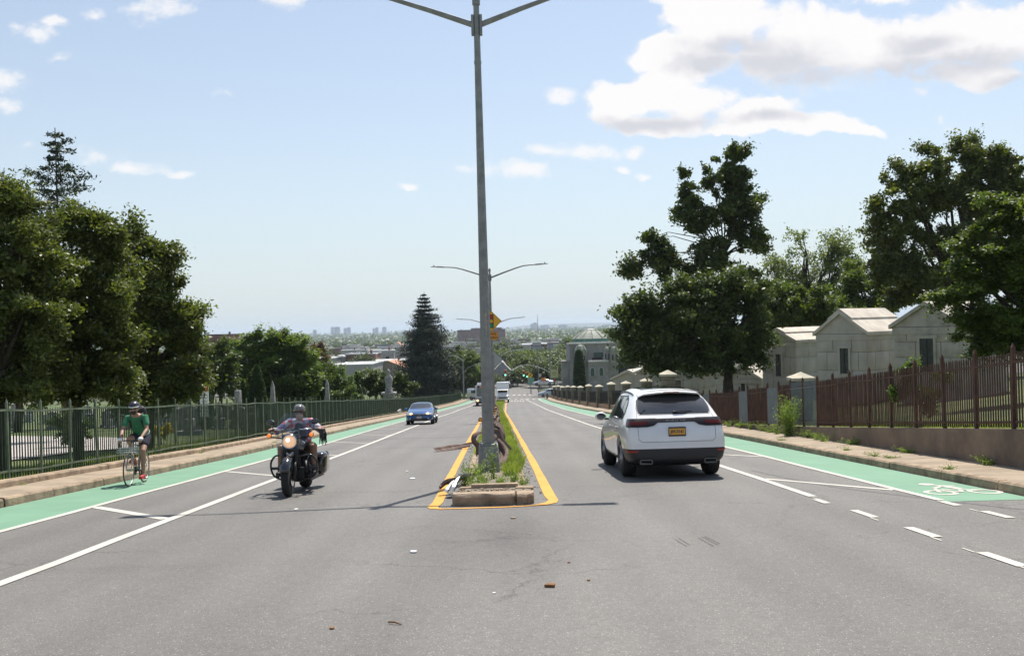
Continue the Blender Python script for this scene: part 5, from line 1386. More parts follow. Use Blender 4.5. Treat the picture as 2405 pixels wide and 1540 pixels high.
# ------------------------------------------------------------------ foliage
rng = np.random.default_rng(11)
M_BARK = mat('bark', (.075, .058, .042), .95, color2=(.03, .024, .018), scale=6, bump=.8, bscale=18, detail=8)
LM = {
 'maple': leafmat('maple_leaves', (.050, .074, .016), (.150, .166, .042), .5, .36),
 'dark': leafmat('dark_leaves', (.035, .060, .015), (.110, .136, .038), .5, .32),
 'bright': leafmat('bright_leaves', (.075, .125, .02), (.17, .22, .045), .55, .42),
 'light': leafmat('light_leaves', (.06, .10, .02), (.13, .18, .045), .5, .4),
 'grey': leafmat('greyish_leaves', (.10, .13, .05), (.21, .24, .115), .5, .45),
 'mid': leafmat('mid_leaves', (.058, .092, .018), (.14, .178, .042), .55, .4),
 'spruce': leafmat('spruce_needles', (.012, .022, .010), (.036, .050, .024), .65, .08),
 'conifer': leafmat('conifer_needles', (.012, .03, .012), (.035, .06, .025), .5, .1),
 'brown': leafmat('reddish_leaves', (.09, .055, .025), (.16, .10, .05), .6, .3),
 'purple': leafmat('purple_leaves', (.045, .022, .02), (.09, .045, .035), .5, .2),
 'yellow': leafmat('yellow_flowers', (.30, .26, .02), (.55, .45, .03), .6, .3),
 'thuja': leafmat('thuja_sprays', (.02, .045, .008), (.055, .09, .018), .6, .15),
 'weed': leafmat('weed_leaves', (.12, .19, .04), (.27, .34, .09), .6, .4),
 'grass': leafmat('grass_blades', (.15, .21, .045), (.33, .38, .11), .6, .4),
}
def leaf_quads(C, s, up=.5, asp=.55, N=None):
    """C (n,3) centres, s (n,) half-lengths -> rhombic leaves"""
    n = len(C)
    nrm = rng.normal(size=(n, 3)); nrm[:, 2] += up * 2; nrm /= np.linalg.norm(nrm, axis=1, keepdims=True)
    a = rng.normal(size=(n, 3)); a -= nrm * (a * nrm).sum(1, keepdims=True); a /= np.linalg.norm(a, axis=1, keepdims=True)
    b = np.cross(nrm, a)
    S = s[:, None]
    V = np.empty((n, 4, 3)); V[:, 0] = C - a * S; V[:, 1] = C + b * S * asp - a * S * .1; V[:, 2] = C + a * S; V[:, 3] = C - b * S * asp - a * S * .1
    return V.reshape(-1, 3)
def blob_leaves(blobs, n, size, clump=.45, shell=.62, up=.5, flat=.7, per=26, droop=0.0, cover=1.7):
    """blobs: (cx,cy,cz,rx,ry,rz); leaves gather in clumps, gaps are left between the clumps"""
    B = np.array(blobs, float); area = (B[:, 3] * B[:, 5] + B[:, 3] * B[:, 4] + B[:, 4] * B[:, 5]); w = area / area.sum()
    cr = clump
    nc = int(max(10, cover * 4.19 * area.sum() / (3.14 * cr * cr) * .42)); idx = rng.choice(len(B), nc, p=w)
    d = rng.normal(size=(nc, 3)); d /= np.linalg.norm(d, axis=1, keepdims=True)
    rad = .35 + .80 * rng.random(nc) ** .55
    rad = np.where(rng.random(nc) < .10, rad * 1.16, rad)
    CC = B[idx, :3] + d * B[idx, 3:] * rad[:, None]
    cs = cr * rng.uniform(.45, 1.35, nc)
    wt = cs ** 2; wt /= wt.sum()
    k = rng.choice(nc, n, p=wt)
    g = rng.normal(size=(n, 3)) * np.array([1, 1, flat])
    along = rng.normal(size=n)[:, None] * d[k] * .55
    off = (g * .40 + along) * cs[k][:, None]
    off[:, 2] -= np.abs(rng.normal(size=n)) * droop
    C = CC[k] + off
    return leaf_quads(C, size * rng.uniform(.55, 1.3, n), up), CC
def limbs(mb, base, tips, r0, n=14, fork=.45, wig=.3):
    base = Vector(base)
    for t in tips[:n]:
        t = Vector(t); m1 = base.lerp(t, .35) + Vector((random.uniform(-wig, wig), random.uniform(-wig, wig), random.uniform(0, wig))); m2 = base.lerp(t, .7) + Vector((random.uniform(-wig, wig), random.uniform(-wig, wig), random.uniform(0, wig)))
        mb.tube([base, m1, m2, t], [r0 * .55, r0 * .38, r0 * .22, r0 * .06], 6)
def tree(name, label, base, blobs, n, size, lm, trunk=.2, clump=.45, group=None, cat='tree', fork=None, shell=.6, up=.5, nl=12, trunkpts=None, flat=.7, per=26, droop=0.0, limb_r=None, cover=1.7):
    base = Vector(base)
    t = thing(name, base, label, cat, group)
    bl = [(b[0] - base.x, b[1] - base.y, b[2] - base.z, b[3] * .86, b[4] * .86, b[5] * .86) for b in blobs]
    V, CC = blob_leaves(bl, n, size, clump, shell, up, flat, per, droop, cover)
    fast_mesh('crown', V, n, LM[lm], t)
    mb = MB(); f = Vector(fork) - base if fork is not None else Vector((0, 0, min(b[2] for b in bl)))
    tp = [Vector((0, 0, -.3))] + ([Vector(p) - base for p in trunkpts] if trunkpts else [f * .5 + Vector((random.uniform(-.05, .05) * f.z, 0, 0))]) + [f]
    mb.tube(tp, [trunk * (1.15 - .35 * i / (len(tp) - 1)) for i in range(len(tp))], 9)
    tips = [Vector(b[:3]) for b in bl] + [Vector(c) for c in CC[:nl]]
    limbs(mb, f, tips, limb_r or trunk, n=len(bl) + nl, wig=.08 * f.length)
    mb.build('trunk', M_BARK, t, smooth=True)
    return t
def BL(d, *lst, dz=.85):
    """blobs from (x, y, rx, ry[, depth shift]) on the print at distance d"""
    out = []
    for q in lst:
        dd = d + (q[4] if len(q) > 4 else 0); c = at(q[0], q[1], dd); k = dd / F
        out.append((c.x, c.y, c.z, q[2] * k, (q[2] + q[3]) / 2 * k * dz, q[3] * k))
    return out
def gp(px, d, dz=0.0):
    u, v = uvp(px, 930); x = u * d / F
    return Vector((x, d, T(x, d) + dz))
# --- the maples behind the green fence
tree('maple_tree', 'big leafy tree cut by the edge of the picture behind the green fence', gp(7, 21), BL(21, (-70, 520, 90, 110), (0, 450, 45, 45), (30, 500, 60, 50), (20, 600, 120, 100), (-60, 740, 130, 130), (60, 720, 110, 110), (110, 640, 70, 90, 1), (-30, 915, 90, 36), (90, 905, 80, 34), (8, 410, 12, 24), (42, 442, 10, 20), (70, 480, 12, 16), (0, 850, 130, 80, 1), (110, 830, 90, 80, 1), (60, 560, 80, 70, 1)), 100000, .052, 'maple', .14, clump=.30, fork=at(7, 870, 21), nl=14, cover=2.5)
tree('maple_tree', 'round-topped tree just behind the fence below the tall conifer', gp(184, 23.4), BL(23.4, (150, 540, 50, 45), (215, 545, 55, 50), (255, 590, 50, 60), (180, 620, 85, 80), (250, 690, 85, 85), (150, 730, 90, 100), (220, 800, 100, 80), (150, 860, 95, 70), (270, 850, 75, 75), (150, 912, 75, 34), (250, 912, 70, 34), (195, 515, 30, 30), (232, 515, 9, 18), (262, 545, 9, 18), (160, 505, 9, 16), (120, 520, 10, 16)), 95000, .055, 'maple', .12, clump=.32, fork=at(184, 890, 23.4), nl=14, cover=2.5)
tree('maple_tree', 'leafy tree right of the conifer, its crown stepping down to the right', gp(345, 30), BL(30, (325, 575, 30, 38), (300, 610, 50, 55), (370, 620, 38, 45), (390, 605, 18, 26), (330, 690, 80, 70), (405, 700, 40, 52), (430, 750, 32, 42), (455, 770, 24, 40), (370, 780, 80, 80), (440, 850, 42, 60), (310, 860, 85, 70), (390, 890, 70, 45), (320, 920, 60, 30), (410, 922, 60, 30), (345, 548, 10, 18), (322, 545, 9, 14), (398, 590, 8, 16), (468, 742, 9, 18), (372, 585, 10, 14)), 90000, .068, 'maple', .15, clump=.38, fork=at(345, 880, 30), nl=14, cover=2.3)
def conifer(name, label, base, top_z, r0, n, size, lm, group=None, sparse=1.0, first=.08, droop=.25, trunk=.2, irregular=.25, levels=26, lean=0.0, prof=None):
    base = Vector(base); t = thing(name, base, label, 'tree', group); h = top_z - base.z
    mb = MB(); mb.tube([(0, 0, -.3), (lean * h * .5, 0, h * .5), (lean * h, 0, h)], [trunk, trunk * .6, .02], 8)
    C = []; w = []
    for k in range(levels):
        tt = first + (1 - first) * (k / levels) ** .92
        z = h * tt; rr = r0 * (prof(tt) if prof else (1 - tt) ** .85)
        nb = max(4, int((6 + rr * 1.6) * sparse))
        a0 = random.random() * 6.28
        for j in range(nb):
            a = a0 + 6.283 * j / nb + random.uniform(-.3, .3); L = max(.15, rr * random.uniform(1 - irregular * 1.6, 1 + irregular))
            p0 = Vector((lean * z, 0, z)); tip = p0 + Vector((math.cos(a) * L, math.sin(a) * L, L * random.uniform(-droop, droop * .4) + .12 * L))
            mid = p0.lerp(tip, .5) - Vector((0, 0, L * droop * .3))
            mb.tube([p0, mid, tip], [trunk * .22 * (1 - tt) + .012, trunk * .14 * (1 - tt) + .01, .006], 4, caps=False)
            m = max(3, int(L * 7)); u = np.linspace(.18 if sparse >= 1 else .45, 1.03, m)
            P = np.outer((1 - u) ** 2, p0) + np.outer(2 * u * (1 - u), mid) + np.outer(u ** 2, tip)
            C.append(P); w.append(np.full(m, L * .16 + .06))
    C = np.concatenate(C); w = np.concatenate(w)
    k = rng.integers(0, len(C), n)
    off = rng.normal(size=(n, 3)) * w[k][:, None] * np.array([1, 1, .45]) * .8
    V = leaf_quads(C[k] + off, size * rng.uniform(.6, 1.3, n), .3, .32)
    fast_mesh('crown', V, n, LM[lm], t); mb.build('trunk', M_BARK, t, smooth=True); return t
conifer('conifer', 'tall sparse conifer standing above the leafy trees against the sky', gp(150, 40), at(147, 300, 40).z, 1.12, 10500, .10, 'conifer', sparse=.66, first=.30, droop=.28, irregular=.45, levels=26, trunk=.12, lean=-.004, prof=lambda t: (.95 if t < .75 else .95 * (1 - t) / .25 + .22) * (1 if t < .62 else 1.05))
p = at(1003, 930, 186)
conifer('spruce', 'dark pointed spruce rising above the green fence left of the lamp post', (p.x, 186, T(p.x, 186)), at(992, 684, 186).z, 6.9, 70000, .25, 'spruce', sparse=1.7, first=.03, droop=.20, irregular=.34, levels=25, trunk=.4, prof=lambda t: (1 - t) ** .78 * (1 if t > .25 else .95 + .1 * t))
# --- trees on the right
tree('broad_tree', 'broad dark dome of a tree over the mausoleum roofs, trunk by the grey bay', gp(1717, 50), BL(50, (1640, 700, 95, 50), (1730, 690, 75, 48), (1560, 745, 80, 50), (1500, 780, 45, 60), (1620, 790, 110, 65), (1720, 780, 85, 75), (1770, 740, 38, 55), (1760, 820, 45, 50), (1540, 820, 70, 38), (1690, 850, 60, 38), (1600, 835, 60, 32), (1480, 740, 28, 35), (1500, 715, 25, 24)), 90000, .115, 'dark', .26, clump=.55, fork=at(1712, 830, 50), nl=16, cover=3.0)
tree('tall_tree', 'tall open-crowned tree rising behind the broad dark dome, bare stem showing', gp(1705, 60), BL(60, (1715, 385, 45, 48), (1670, 420, 42, 42), (1610, 430, 30, 42), (1735, 440, 32, 45), (1605, 490, 22, 38), (1640, 500, 38, 35), (1700, 500, 55, 48), (1765, 480, 32, 36), (1650, 560, 42, 50), (1720, 555, 45, 45), (1775, 555, 28, 35), (1640, 620, 38, 36), (1690, 620, 30, 22), (1530, 600, 45, 30), (1495, 640, 24, 28), (1575, 615, 34, 34), (1522, 560, 14, 26), (1770, 590, 30, 20), (1760, 640, 40, 16), (1630, 470, 22, 25)), 50000, .125, 'dark', .24, clump=.5, fork=at(1700, 600, 60), nl=22, per=26, shell=.4, trunkpts=[at(1712, 760, 60), at(1698, 660, 60)], limb_r=.10)
tree('wispy_tree', 'thin grey-green tree with see-through upper branches behind the mausoleums', gp(1920, 78), BL(78, (1850, 620, 55, 45), (1870, 560, 22, 28), (1930, 610, 45, 40), (1975, 590, 38, 42), (1990, 640, 45, 45), (1900, 670, 85, 45), (2020, 620, 22, 40), (1820, 640, 32, 50), (1955, 570, 18, 28), (1850, 680, 50, 40), (1960, 690, 60, 40)), 17000, .12, 'grey', .20, clump=.55, fork=at(1915, 720, 78), nl=34, cover=2.2, flat=1.0)
tree('leafy_tree', 'green bushy tree filling the gap left of the mausoleums below the wispy tree', gp(1850, 68), BL(68, (1830, 720, 55, 45), (1880, 730, 55, 38), (1930, 735, 45, 32), (1800, 760, 30, 60), (1850, 770, 60, 40), (1890, 700, 50, 35), (1960, 740, 40, 40)), 40000, .12, 'mid', .2, clump=.55, nl=8, cover=2.6)
tree('leafy_tree', 'yellowish-green tree behind the roof of the middle mausoleum', gp(2030, 72), BL(72, (2030, 690, 45, 45), (2060, 720, 40, 40), (2010, 640, 30, 30), (2075, 670, 25, 35), (1990, 720, 40, 40)), 22000, .12, 'mid', .2, clump=.5, nl=8)
tree('oak_tree', 'large dense tree with the highest rounded crown on the right', gp(2270, 56), BL(56, (2210, 370, 50, 45), (2120, 410, 50, 42), (2280, 365, 42, 42), (2340, 385, 50, 42), (2080, 450, 38, 45), (2160, 460, 70, 60), (2250, 450, 70, 55), (2330, 460, 60, 60), (2120, 540, 70, 55), (2220, 560, 70, 60), (2310, 560, 65, 60), (2080, 590, 38, 50), (2110, 640, 60, 50), (2190, 660, 60, 50), (2280, 660, 60, 50), (2380, 430, 40, 60), (2150, 700, 60, 40), (2370, 600, 50, 80)), 105000, .12, 'maple', .30, clump=.55, fork=at(2265, 690, 56), nl=26, cover=2.2)
tree('overhanging_tree', 'nearest tree on the right, feathery branches hanging over the rusty fence', gp(2470, 27), BL(27, (2390, 480, 55, 35), (2330, 520, 60, 28), (2290, 590, 60, 26), (2350, 590, 90, 50), (2430, 560, 80, 80), (2300, 660, 85, 30), (2240, 700, 55, 18), (2380, 680, 90, 55), (2290, 735, 85, 34), (2370, 760, 95, 50), (2300, 790, 60, 26), (2200, 690, 30, 9), (2260, 620, 30, 14), (2470, 700, 90, 110), (2350, 800, 80, 30)), 90000, .062, 'mid', .18, clump=.34, fork=at(2440, 800, 27), nl=20, cover=2.6, flat=.35, up=1.1, droop=.05)
# --- middle distance behind the green fence
tree('shade_tree', 'dark low-branched tree at the picture edge beyond the nearest maples', gp(40, 58), BL(58, (-20, 880, 80, 50), (60, 890, 75, 48), (30, 850, 70, 40), (-60, 860, 60, 60)), 26000, .12, 'dark', .25, nl=6)
tree('shade_tree', 'dark low-branched tree seen between the two nearest maple trunks', gp(150, 64), BL(64, (130, 890, 60, 46), (190, 885, 60, 46), (160, 850, 60, 40)), 24000, .13, 'dark', .25, nl=6)
tree('shade_tree', 'dark low-branched tree beyond the cyclist', gp(290, 66), BL(66, (260, 890, 60, 46), (320, 885, 60, 46), (290, 850, 60, 40)), 24000, .13, 'dark', .25, nl=6)
tree('shade_tree', 'dark low-branched tree under the crown stepping down to the right', gp(400, 72), BL(72, (380, 895, 55, 44), (440, 900, 50, 40), (410, 860, 55, 40)), 24000, .14, 'dark', .25, nl=6)
tree('round_tree', 'bright green billowing round tree in the cemetery beyond the fence', gp(640, 88), BL(88, (640, 805, 60, 30), (590, 830, 55, 35), (690, 830, 50, 40), (625, 865, 75, 45), (560, 870, 45, 45), (715, 880, 42, 45), (660, 915, 75, 34), (590, 915, 50, 30), (600, 790, 22, 12), (660, 788, 20, 9), (740, 905, 24, 28)), 75000, .16, 'bright', .3, clump=.7, nl=8, up=1.2, flat=.5, cover=3.0)
tree('leafy_tree', 'shaded tree between the big maples and the bright round tree', gp(500, 70), BL(70, (500, 840, 42, 45), (535, 850, 30, 50), (480, 880, 40, 45), (520, 900, 45, 30)), 22000, .12, 'dark', .2, nl=8)
tree('leafy_tree', 'small green tree peeping over behind the shaded one', gp(515, 100), BL(100, (495, 812, 30, 18), (540, 818, 30, 20), (515, 840, 40, 25)), 9000, .16, 'mid', .2, nl=5)
tree('reddish_tree', 'taller reddish-brown tree right of the bright round tree', gp(697, 118), BL(118, (697, 812, 22, 24), (705, 850, 28, 30)), 8000, .16, 'brown', .2, nl=6)
tree('reddish_tree', 'shorter reddish-brown tree beside the willow', gp(738, 112), BL(112, (738, 832, 24, 26), (745, 870, 34, 35)), 9000, .16, 'brown', .2, nl=6)
tree('willow_tree', 'pale green drooping willow in the cemetery', gp(785, 92), BL(92, (775, 875, 40, 25), (800, 895, 36, 25), (745, 885, 30, 30), (780, 915, 48, 20), (815, 915, 20, 20)), 26000, .12, 'light', .25, clump=.5, nl=6, flat=1.8, up=-.1, droop=.9)
tree('shrub', 'dark round evergreen mass left of the stone monument', gp(885, 98), BL(98, (872, 895, 32, 24), (905, 905, 25, 24), (885, 918, 48, 18), (950, 905, 28, 28)), 24000, .12, 'dark', .15, clump=.4, cat='shrub', nl=4)
tree('shrub', 'low light green bush below the willow', gp(812, 86), BL(86, (812, 925, 26, 10), (790, 930, 20, 10), (845, 925, 14, 8)), 7000, .10, 'light', .08, cat='shrub', nl=3)
tree('leafy_tree', 'green tree right of the spruce by the end of the fence', gp(1090, 192), BL(192, (1080, 850, 32, 24), (1115, 850, 26, 26), (1095, 885, 34, 32), (1125, 900, 14, 24), (1070, 905, 22, 22)), 24000, .17, 'mid', .22, nl=5)
tree('leafy_tree', 'dark tree tucked in behind the spruce', gp(1055, 196), BL(196, (1060, 880, 22, 50), (1070, 830, 14, 22)), 12000, .15, 'dark', .2, nl=4)
def cone_shrub(name, label, px, d, top, wpx, lean=0.0, lm='thuja', n=12000, bulge=.5):
    b = gp(px, d); t = thing(name, b, label, 'shrub'); h = at(px, top, d).z - b.z; r = wpx * d / F / 2
    tt = rng.random(n) ** .8; a = rng.random(n) * 6.283
    rr = r * (1 - tt) ** bulge * (.82 + .2 * rng.random(n)) * (1 - .0 * tt) * np.minimum(1, .55 + tt * 3)
    C = np.stack([rr * np.cos(a) + lean * h * tt, rr * np.sin(a), tt * h], 1)
    fast_mesh('foliage', leaf_quads(C, .075 * rng.uniform(.6, 1.3, n) * (d / 65), .1, .4), n, LM[lm], t)
    mb = MB(); mb.tube([(0, 0, -.1), (0, 0, h * .7)], [.10, .03], 6); mb.build('stem', M_BARK, t); return t
cone_shrub('arborvitae', 'tall pointed arborvitae beside the first obelisk', 605, 62, 857, 56, n=16000)
cone_shrub('arborvitae', 'small leaning arborvitae left of the tall pointed one', 583, 61, 893, 26, lean=-.12, n=6000)
cone_shrub('arborvitae', 'narrow upright dark evergreen below the big maples, near the red-topped sign', 482, 52, 820, 36, n=7000, bulge=.3)
cone_shrub('arborvitae', 'small dark pointed evergreen left of the stone monument', 838, 96, 874, 28, n=5000)
cone_shrub('poplar', 'slim dark poplar before the grey temple', 1362, 175, 822, 32, n=16000, bulge=.28)
tree('hedge_bush', 'low sunny yellow-flowered bush seen through the fence behind the cyclist', gp(375, 34), BL(34, (360, 1008, 22, 14), (385, 1010, 20, 14)), 3500, .05, 'yellow', .03, clump=.12, cat='bush', nl=3)
tree('hedge_bush', 'dark rounded bush behind the fence left of the cyclist', gp(165, 33), BL(33, (160, 1000, 40, 40), (185, 1010, 30, 34)), 9000, .05, 'dark', .05, clump=.15, cat='bush', nl=3)
tree('vine', 'leafy vine climbing over the rusty fence', gp(2160, 20.5), [(c[0], c[1], c[2], c[3], c[4] * .3, c[5]) for c in BL(20.5, (2130, 868, 55, 14), (2200, 880, 40, 30), (2130, 910, 30, 30), (2180, 930, 50, 30))], 4200, .045, 'light', .02, clump=.16, cat='vine', nl=10)
# --- weeds
def weed(label, loc, h, n, spread, lm='weed', name='weed', group='weeds on the median', leaf=.022, stems=9):
    t = thing(name, loc, label, 'weed', group); mb = MB(); C = []
    for i in range(stems):
        a = random.uniform(0, 6.28); L = h * random.uniform(.45, 1.0); s = spread * random.uniform(.2, 1)
        p0 = Vector((random.uniform(-.04, .04), random.uniform(-.04, .04), 0)); p1 = Vector((math.cos(a) * s * .4, math.sin(a) * s * .4, L * .55)); p2 = Vector((math.cos(a) * s, math.sin(a) * s, L))
        mb.tube([p0, p1, p2], [.006, .004, .002], 4, caps=False)
        u = rng.random(n // stems)[:, None]
        P = (1 - u) ** 2 * np.array(p0) + 2 * u * (1 - u) * np.array(p1) + u ** 2 * np.array(p2) + rng.normal(size=(n // stems, 3)) * .028 * (1 + h)
        C.append(P)
    C = np.concatenate(C); C[:, 2] = np.maximum(C[:, 2], .01)
    fast_mesh('leaves', leaf_quads(C, leaf * rng.uniform(.5, 1.4, len(C)), .2, .35), len(C), LM[lm], t)
    mb.build('stem', LM['weed'], t); return t
def gz(x, d): return Vector((x, d, -H(d) + .13))
for i, (x, d, h, n, s, lb) in enumerate([(-.80, 15.5, .34, 420, .24, 'feathery weed left of the lamp base'), (-.52, 15.3, .24, 420, .22, 'bushy weed in front of the lamp base'), (-.88, 16.3, .36, 300, .20, 'dry-tipped weed at the left edge of the median'), (-.42, 16.4, .78, 260, .13, 'tallest thin weed sprig standing before the lamp base panel'), (-.02, 15.5, .24, 380, .2, 'low weed right of the lamp base'), (.10, 15.0, .16, 220, .16, 'small weed by the right kerb of the median'), (-.60, 14.75, .14, 380, .24, 'low weed spilling over the broken kerb behind the nose stone'), (-.85, 14.95, .22, 260, .18, 'leafy weed by the shiny scrap'), (.06, 17.5, .34, 420, .18, 'tufted weed right behind the lamp base'), (-.66, 16.0, .48, 360, .2, 'tall branching weed leaning over the left front corner of the lamp base'), (-.28, 15.2, .20, 320, .2, 'spreading weed in front of the lamp base panel')]):
    weed(lb, gz(x, d), h, n, s, stems=7)
wd_ = G(1857, 1018, .15)
weed('tall conical weed growing at the foot of the wall beside the rusty fence', Vector((fenceR(27.6) - .25, 27.6, -H(27.6) + .16)), 1.30, 3600, .55, group='weeds by the wall', leaf=.03, stems=26)
for i, (d, h, lb) in enumerate([(26.3, .32, 'weed clump right of the tall conical weed'), (25.2, .26, 'weed clump where the retaining wall begins'), (24.3, .22, 'leafy weed at the start of the concrete wall'), (28.8, .36, 'weed clump left of the tall conical weed'), (29.9, .30, 'leafy weed under the second grey bay'), (31.2, .34, 'weed patch under the rusty bay'), (32.6, .28, 'low weed patch further left under the rusty bay'), (34.0, .36, 'weed patch under the third grey bay'), (35.6, .3, 'weed patch nearest the right side of the white SUV'), (22.6, .20, 'leafy weed against the concrete wall'), (19.4, .12, 'small weed on the sunny strip below the wall'), (16.1, .14, 'weed at the wall foot near the picture edge'), (38.0, .4, 'weed patch behind the white SUV')]):
    weed(lb, Vector((fenceR(d) - random.uniform(.08, .3), d, -H(d) + .16)), h, 420, .42 * random.uniform(.7, 1.2), group='weeds by the wall', stems=12)
for i, (d, lb) in enumerate([(20.9, 'grass tuft at the kerb edge right of the SUV'), (18.9, 'grass tuft on the kerb above the long slash'), (18.3, 'flat grass tuft beside the one above the long slash'), (15.6, 'grass tuft on the kerb above the bicycle symbol'), (25.5, 'grass tuft on the kerb behind the SUV')]):
    weed(lb, Vector((kr(d) + random.uniform(.18, .4), d, -H(d) + .15)), random.uniform(.04, .10), 150, random.uniform(.15, .34), 'weed', 'grass_tuft', 'grass tufts on the kerb', .016, 10)
for i, (d, lb) in enumerate([(17.4, 'small weed on the left kerb below the near fence posts'), (20.6, 'small weed by the footing right of the bicycle'), (27.0, 'small weed on the sidewalk left of the motorcycle'), (33.0, 'weed tuft on the sidewalk right of the motorcyclist'), (36.5, 'weed tuft on the far left sidewalk')]):
    weed(lb, Vector((kl(d) - (.22 if i % 2 else .93), d, -H(d) + .15)), .06 + .03 * (i % 3), 110, .2, 'weed', 'grass_tuft', 'grass tufts on the left sidewalk', .015, 8)
# --- grass as masses
def grass(name, label, fx0, fx1, d0, d1, fz, n, h, m, w=.004, dens_fall=True):
    t = rng.random(n); d = d0 * (d1 / d0) ** t if dens_fall else d0 + (d1 - d0) * t
    x0 = np.array([fx0(q) for q in np.linspace(d0, d1, 60)]); x1 = np.array([fx1(q) for q in np.linspace(d0, d1, 60)]); zz = np.array([fz(q) for q in np.linspace(d0, d1, 60)])
    g = np.linspace(d0, d1, 60); X0, X1, Z = np.interp(d, g, x0), np.interp(d, g, x1), np.interp(d, g, zz)
    x = X0 + (X1 - X0) * rng.random(n)
    patch = .5 + .5 * np.sin(x * 7 + d * 2.3) * np.cos(d * 5.1 - x * 3)
    hh = h * rng.uniform(.3, 1.1, n) * (.45 + .7 * patch); ww = w * (1 + d / 14)
    a = rng.random(n) * 6.283; lx, ly = rng.normal(size=n) * hh * .35, rng.normal(size=n) * hh * .35
    V = np.empty((n, 3, 3)); V[:, 0] = np.stack([x - np.cos(a) * ww, d - np.sin(a) * ww, Z - .02], 1); V[:, 1] = np.stack([x + np.cos(a) * ww, d + np.sin(a) * ww, Z - .02], 1); V[:, 2] = np.stack([x + lx, d + ly, Z + hh], 1)
    o = fast_mesh(name, V.reshape(-1, 3), n, m, tri=True); tag(o, label, 'grass', kind='stuff'); return o
grass('median_grass', 'bright green grass growing along the right side of the median', lambda d: rail_x(d) + .1 if d > 21 else mR(d) - .38, lambda d: mR(d) - (.12 if d < 19 else .0) + .06 * math.sin(d), 16.9, 165, lambda d: -H(d) + .13, 60000, .26, LM['grass'])
grass('median_grass', 'thin grass along the left edge of the median', lambda d: mL(d) + .05, lambda d: mL(d) + .3, 23, 60, lambda d: -H(d) + .13, 5000, .16, LM['grass'])
grass('verge_grass', 'grass behind the green iron fence', lambda d: fenceL(d) - 2.6, lambda d: fenceL(d) - .05, 12, 60, lambda d: -H(d) + .14, 30000, .16, LM['grass'], w=.006)
grass('bank_grass', 'sunlit grass bank behind the rusty fence', lambda d: fenceR(d) + .3, lambda d: fenceR(d) + 3.5, 10, 46, lambda d: rfz(d) + .02, 30000, .14, LM['grass'], w=.006)
# ------------------------------------------------------------------ cemetery behind the fence
def TG(x, y, off=0.0):
    """terrain point under a pixel left of the road"""
    u, v = uvp(x, y); lo, hi = 5.0, 300.0
    for _ in range(50):
        m = (lo + hi) / 2
        if -T(u * m / F, m) / m > v / F: lo = m
        else: hi = m
    return Vector((u * lo / F, lo, T(u * lo / F, lo) + off))
nearE = [(-420, 1106), (-120, 1093), (20, 1084), (110, 1074), (190, 1062), (300, 1056), (345, 1045)]
farE = [(-420, 1024), (-120, 1025), (20, 1025), (110, 1026), (190, 1027), (300, 1030), (345, 1032)]
v, f = [], []
for (a, b), (c, e) in zip(nearE, farE):
    P, Q = TG(a, b, .05), TG(c, e, .05)
    for k in range(7):
        q = P.lerp(Q, k / 6); q.z = T(q.x, q.y) + .05; v.append(q)
for i in range(len(nearE) - 1):
    for k in range(6): a = i * 7 + k; f.append((a, a + 7, a + 8, a + 1))
o = add_mesh('cemetery_path', v, f, mat('pale_path', (.42, .38, .35), .9, noise=.15, scale=2), smooth=True); tag(o, 'pale paved cemetery path seen through the green fence', 'path', kind='structure')
M_HS = mat('headstone_granite', (.30, .29, .28), .7, noise=.4, scale=5); M_HSD = mat('dark_headstone', (.12, .12, .125), .5, noise=.3, scale=5)
def headstone(kind, m):
    t = thing('headstone', (0, 0, 0), '', 'headstone', 'headstones behind the green fence'); mb = MB()
    mb.box((0, 0, .10), (.9, .38, .2)); mb.build('base', m, t)
    mb = MB()
    if kind == 0: mb.prism([(-.34, 0), (.34, 0), (.34, .65)] + [(.34 * math.cos(a), .65 + .22 * math.sin(a)) for a in np.linspace(0, math.pi, 9)][1:-1] + [(-.34, .65)], -.11, .11, Matrix.Translation((0, 0, .2)) @ FACE)
    elif kind == 1: mb.box((0, 0, .60), (.66, .26, .80))
    elif kind == 2: mb.box((0, 0, .45), (.5, .5, .5)); mb.box((0, 0, .74), (.6, .6, .08)); mb.box((0, 0, 1.15), (.28, .28, .75), taper=.8)
    else: mb.box((0, 0, .45), (.4, .3, .5)); mb.box((0, 0, 1.05), (.12, .12, .8)); mb.box((0, 0, 1.15), (.48, .12, .12))
    o = mb.build('stone', m, t); finish(o, bevel=.02); return t
HSL = ['pale round-topped headstone, one of many seen through the green fence pickets', 'pale square headstone, one of many seen through the green fence pickets', 'pale headstone with a tapering shaft behind the green fence pickets', 'stone cross on a block behind the green fence pickets', 'dark polished square headstone behind the green fence pickets']
protos = [headstone(0, M_HS), headstone(1, M_HS), headstone(2, M_HS), headstone(3, M_HS), headstone(1, M_HSD)]
used = [False] * 5; random.seed(5)
spots = []
for k in range(120):
    px_, py_ = random.uniform(-20, 660), random.choice([1018, 1010, 1004, 998, 992, 986, 980, 975, 970]) + random.uniform(-3, 3)
    p = TG(px_, py_)
    if p.y > 105 or p.x > fenceL(p.y) - 2 or (px_ < 330 and py_ > 1015): continue
    if all((p - q).length > 1.3 for q in spots): spots.append(p)
for k, p in enumerate(spots[:78]):
    kd = random.choice([0, 0, 1, 1, 2, 3, 4])
    o = protos[kd] if not used[kd] else copy_tree(protos[kd]); used[kd] = True
    o.location = p - Vector((0, 0, .03)); o.rotation_euler = (0, 0, random.uniform(-.5, .5)); s = random.uniform(.85, 1.35); o.scale = (s, s, s * random.uniform(.9, 1.2)); o['label'] = HSL[kd]
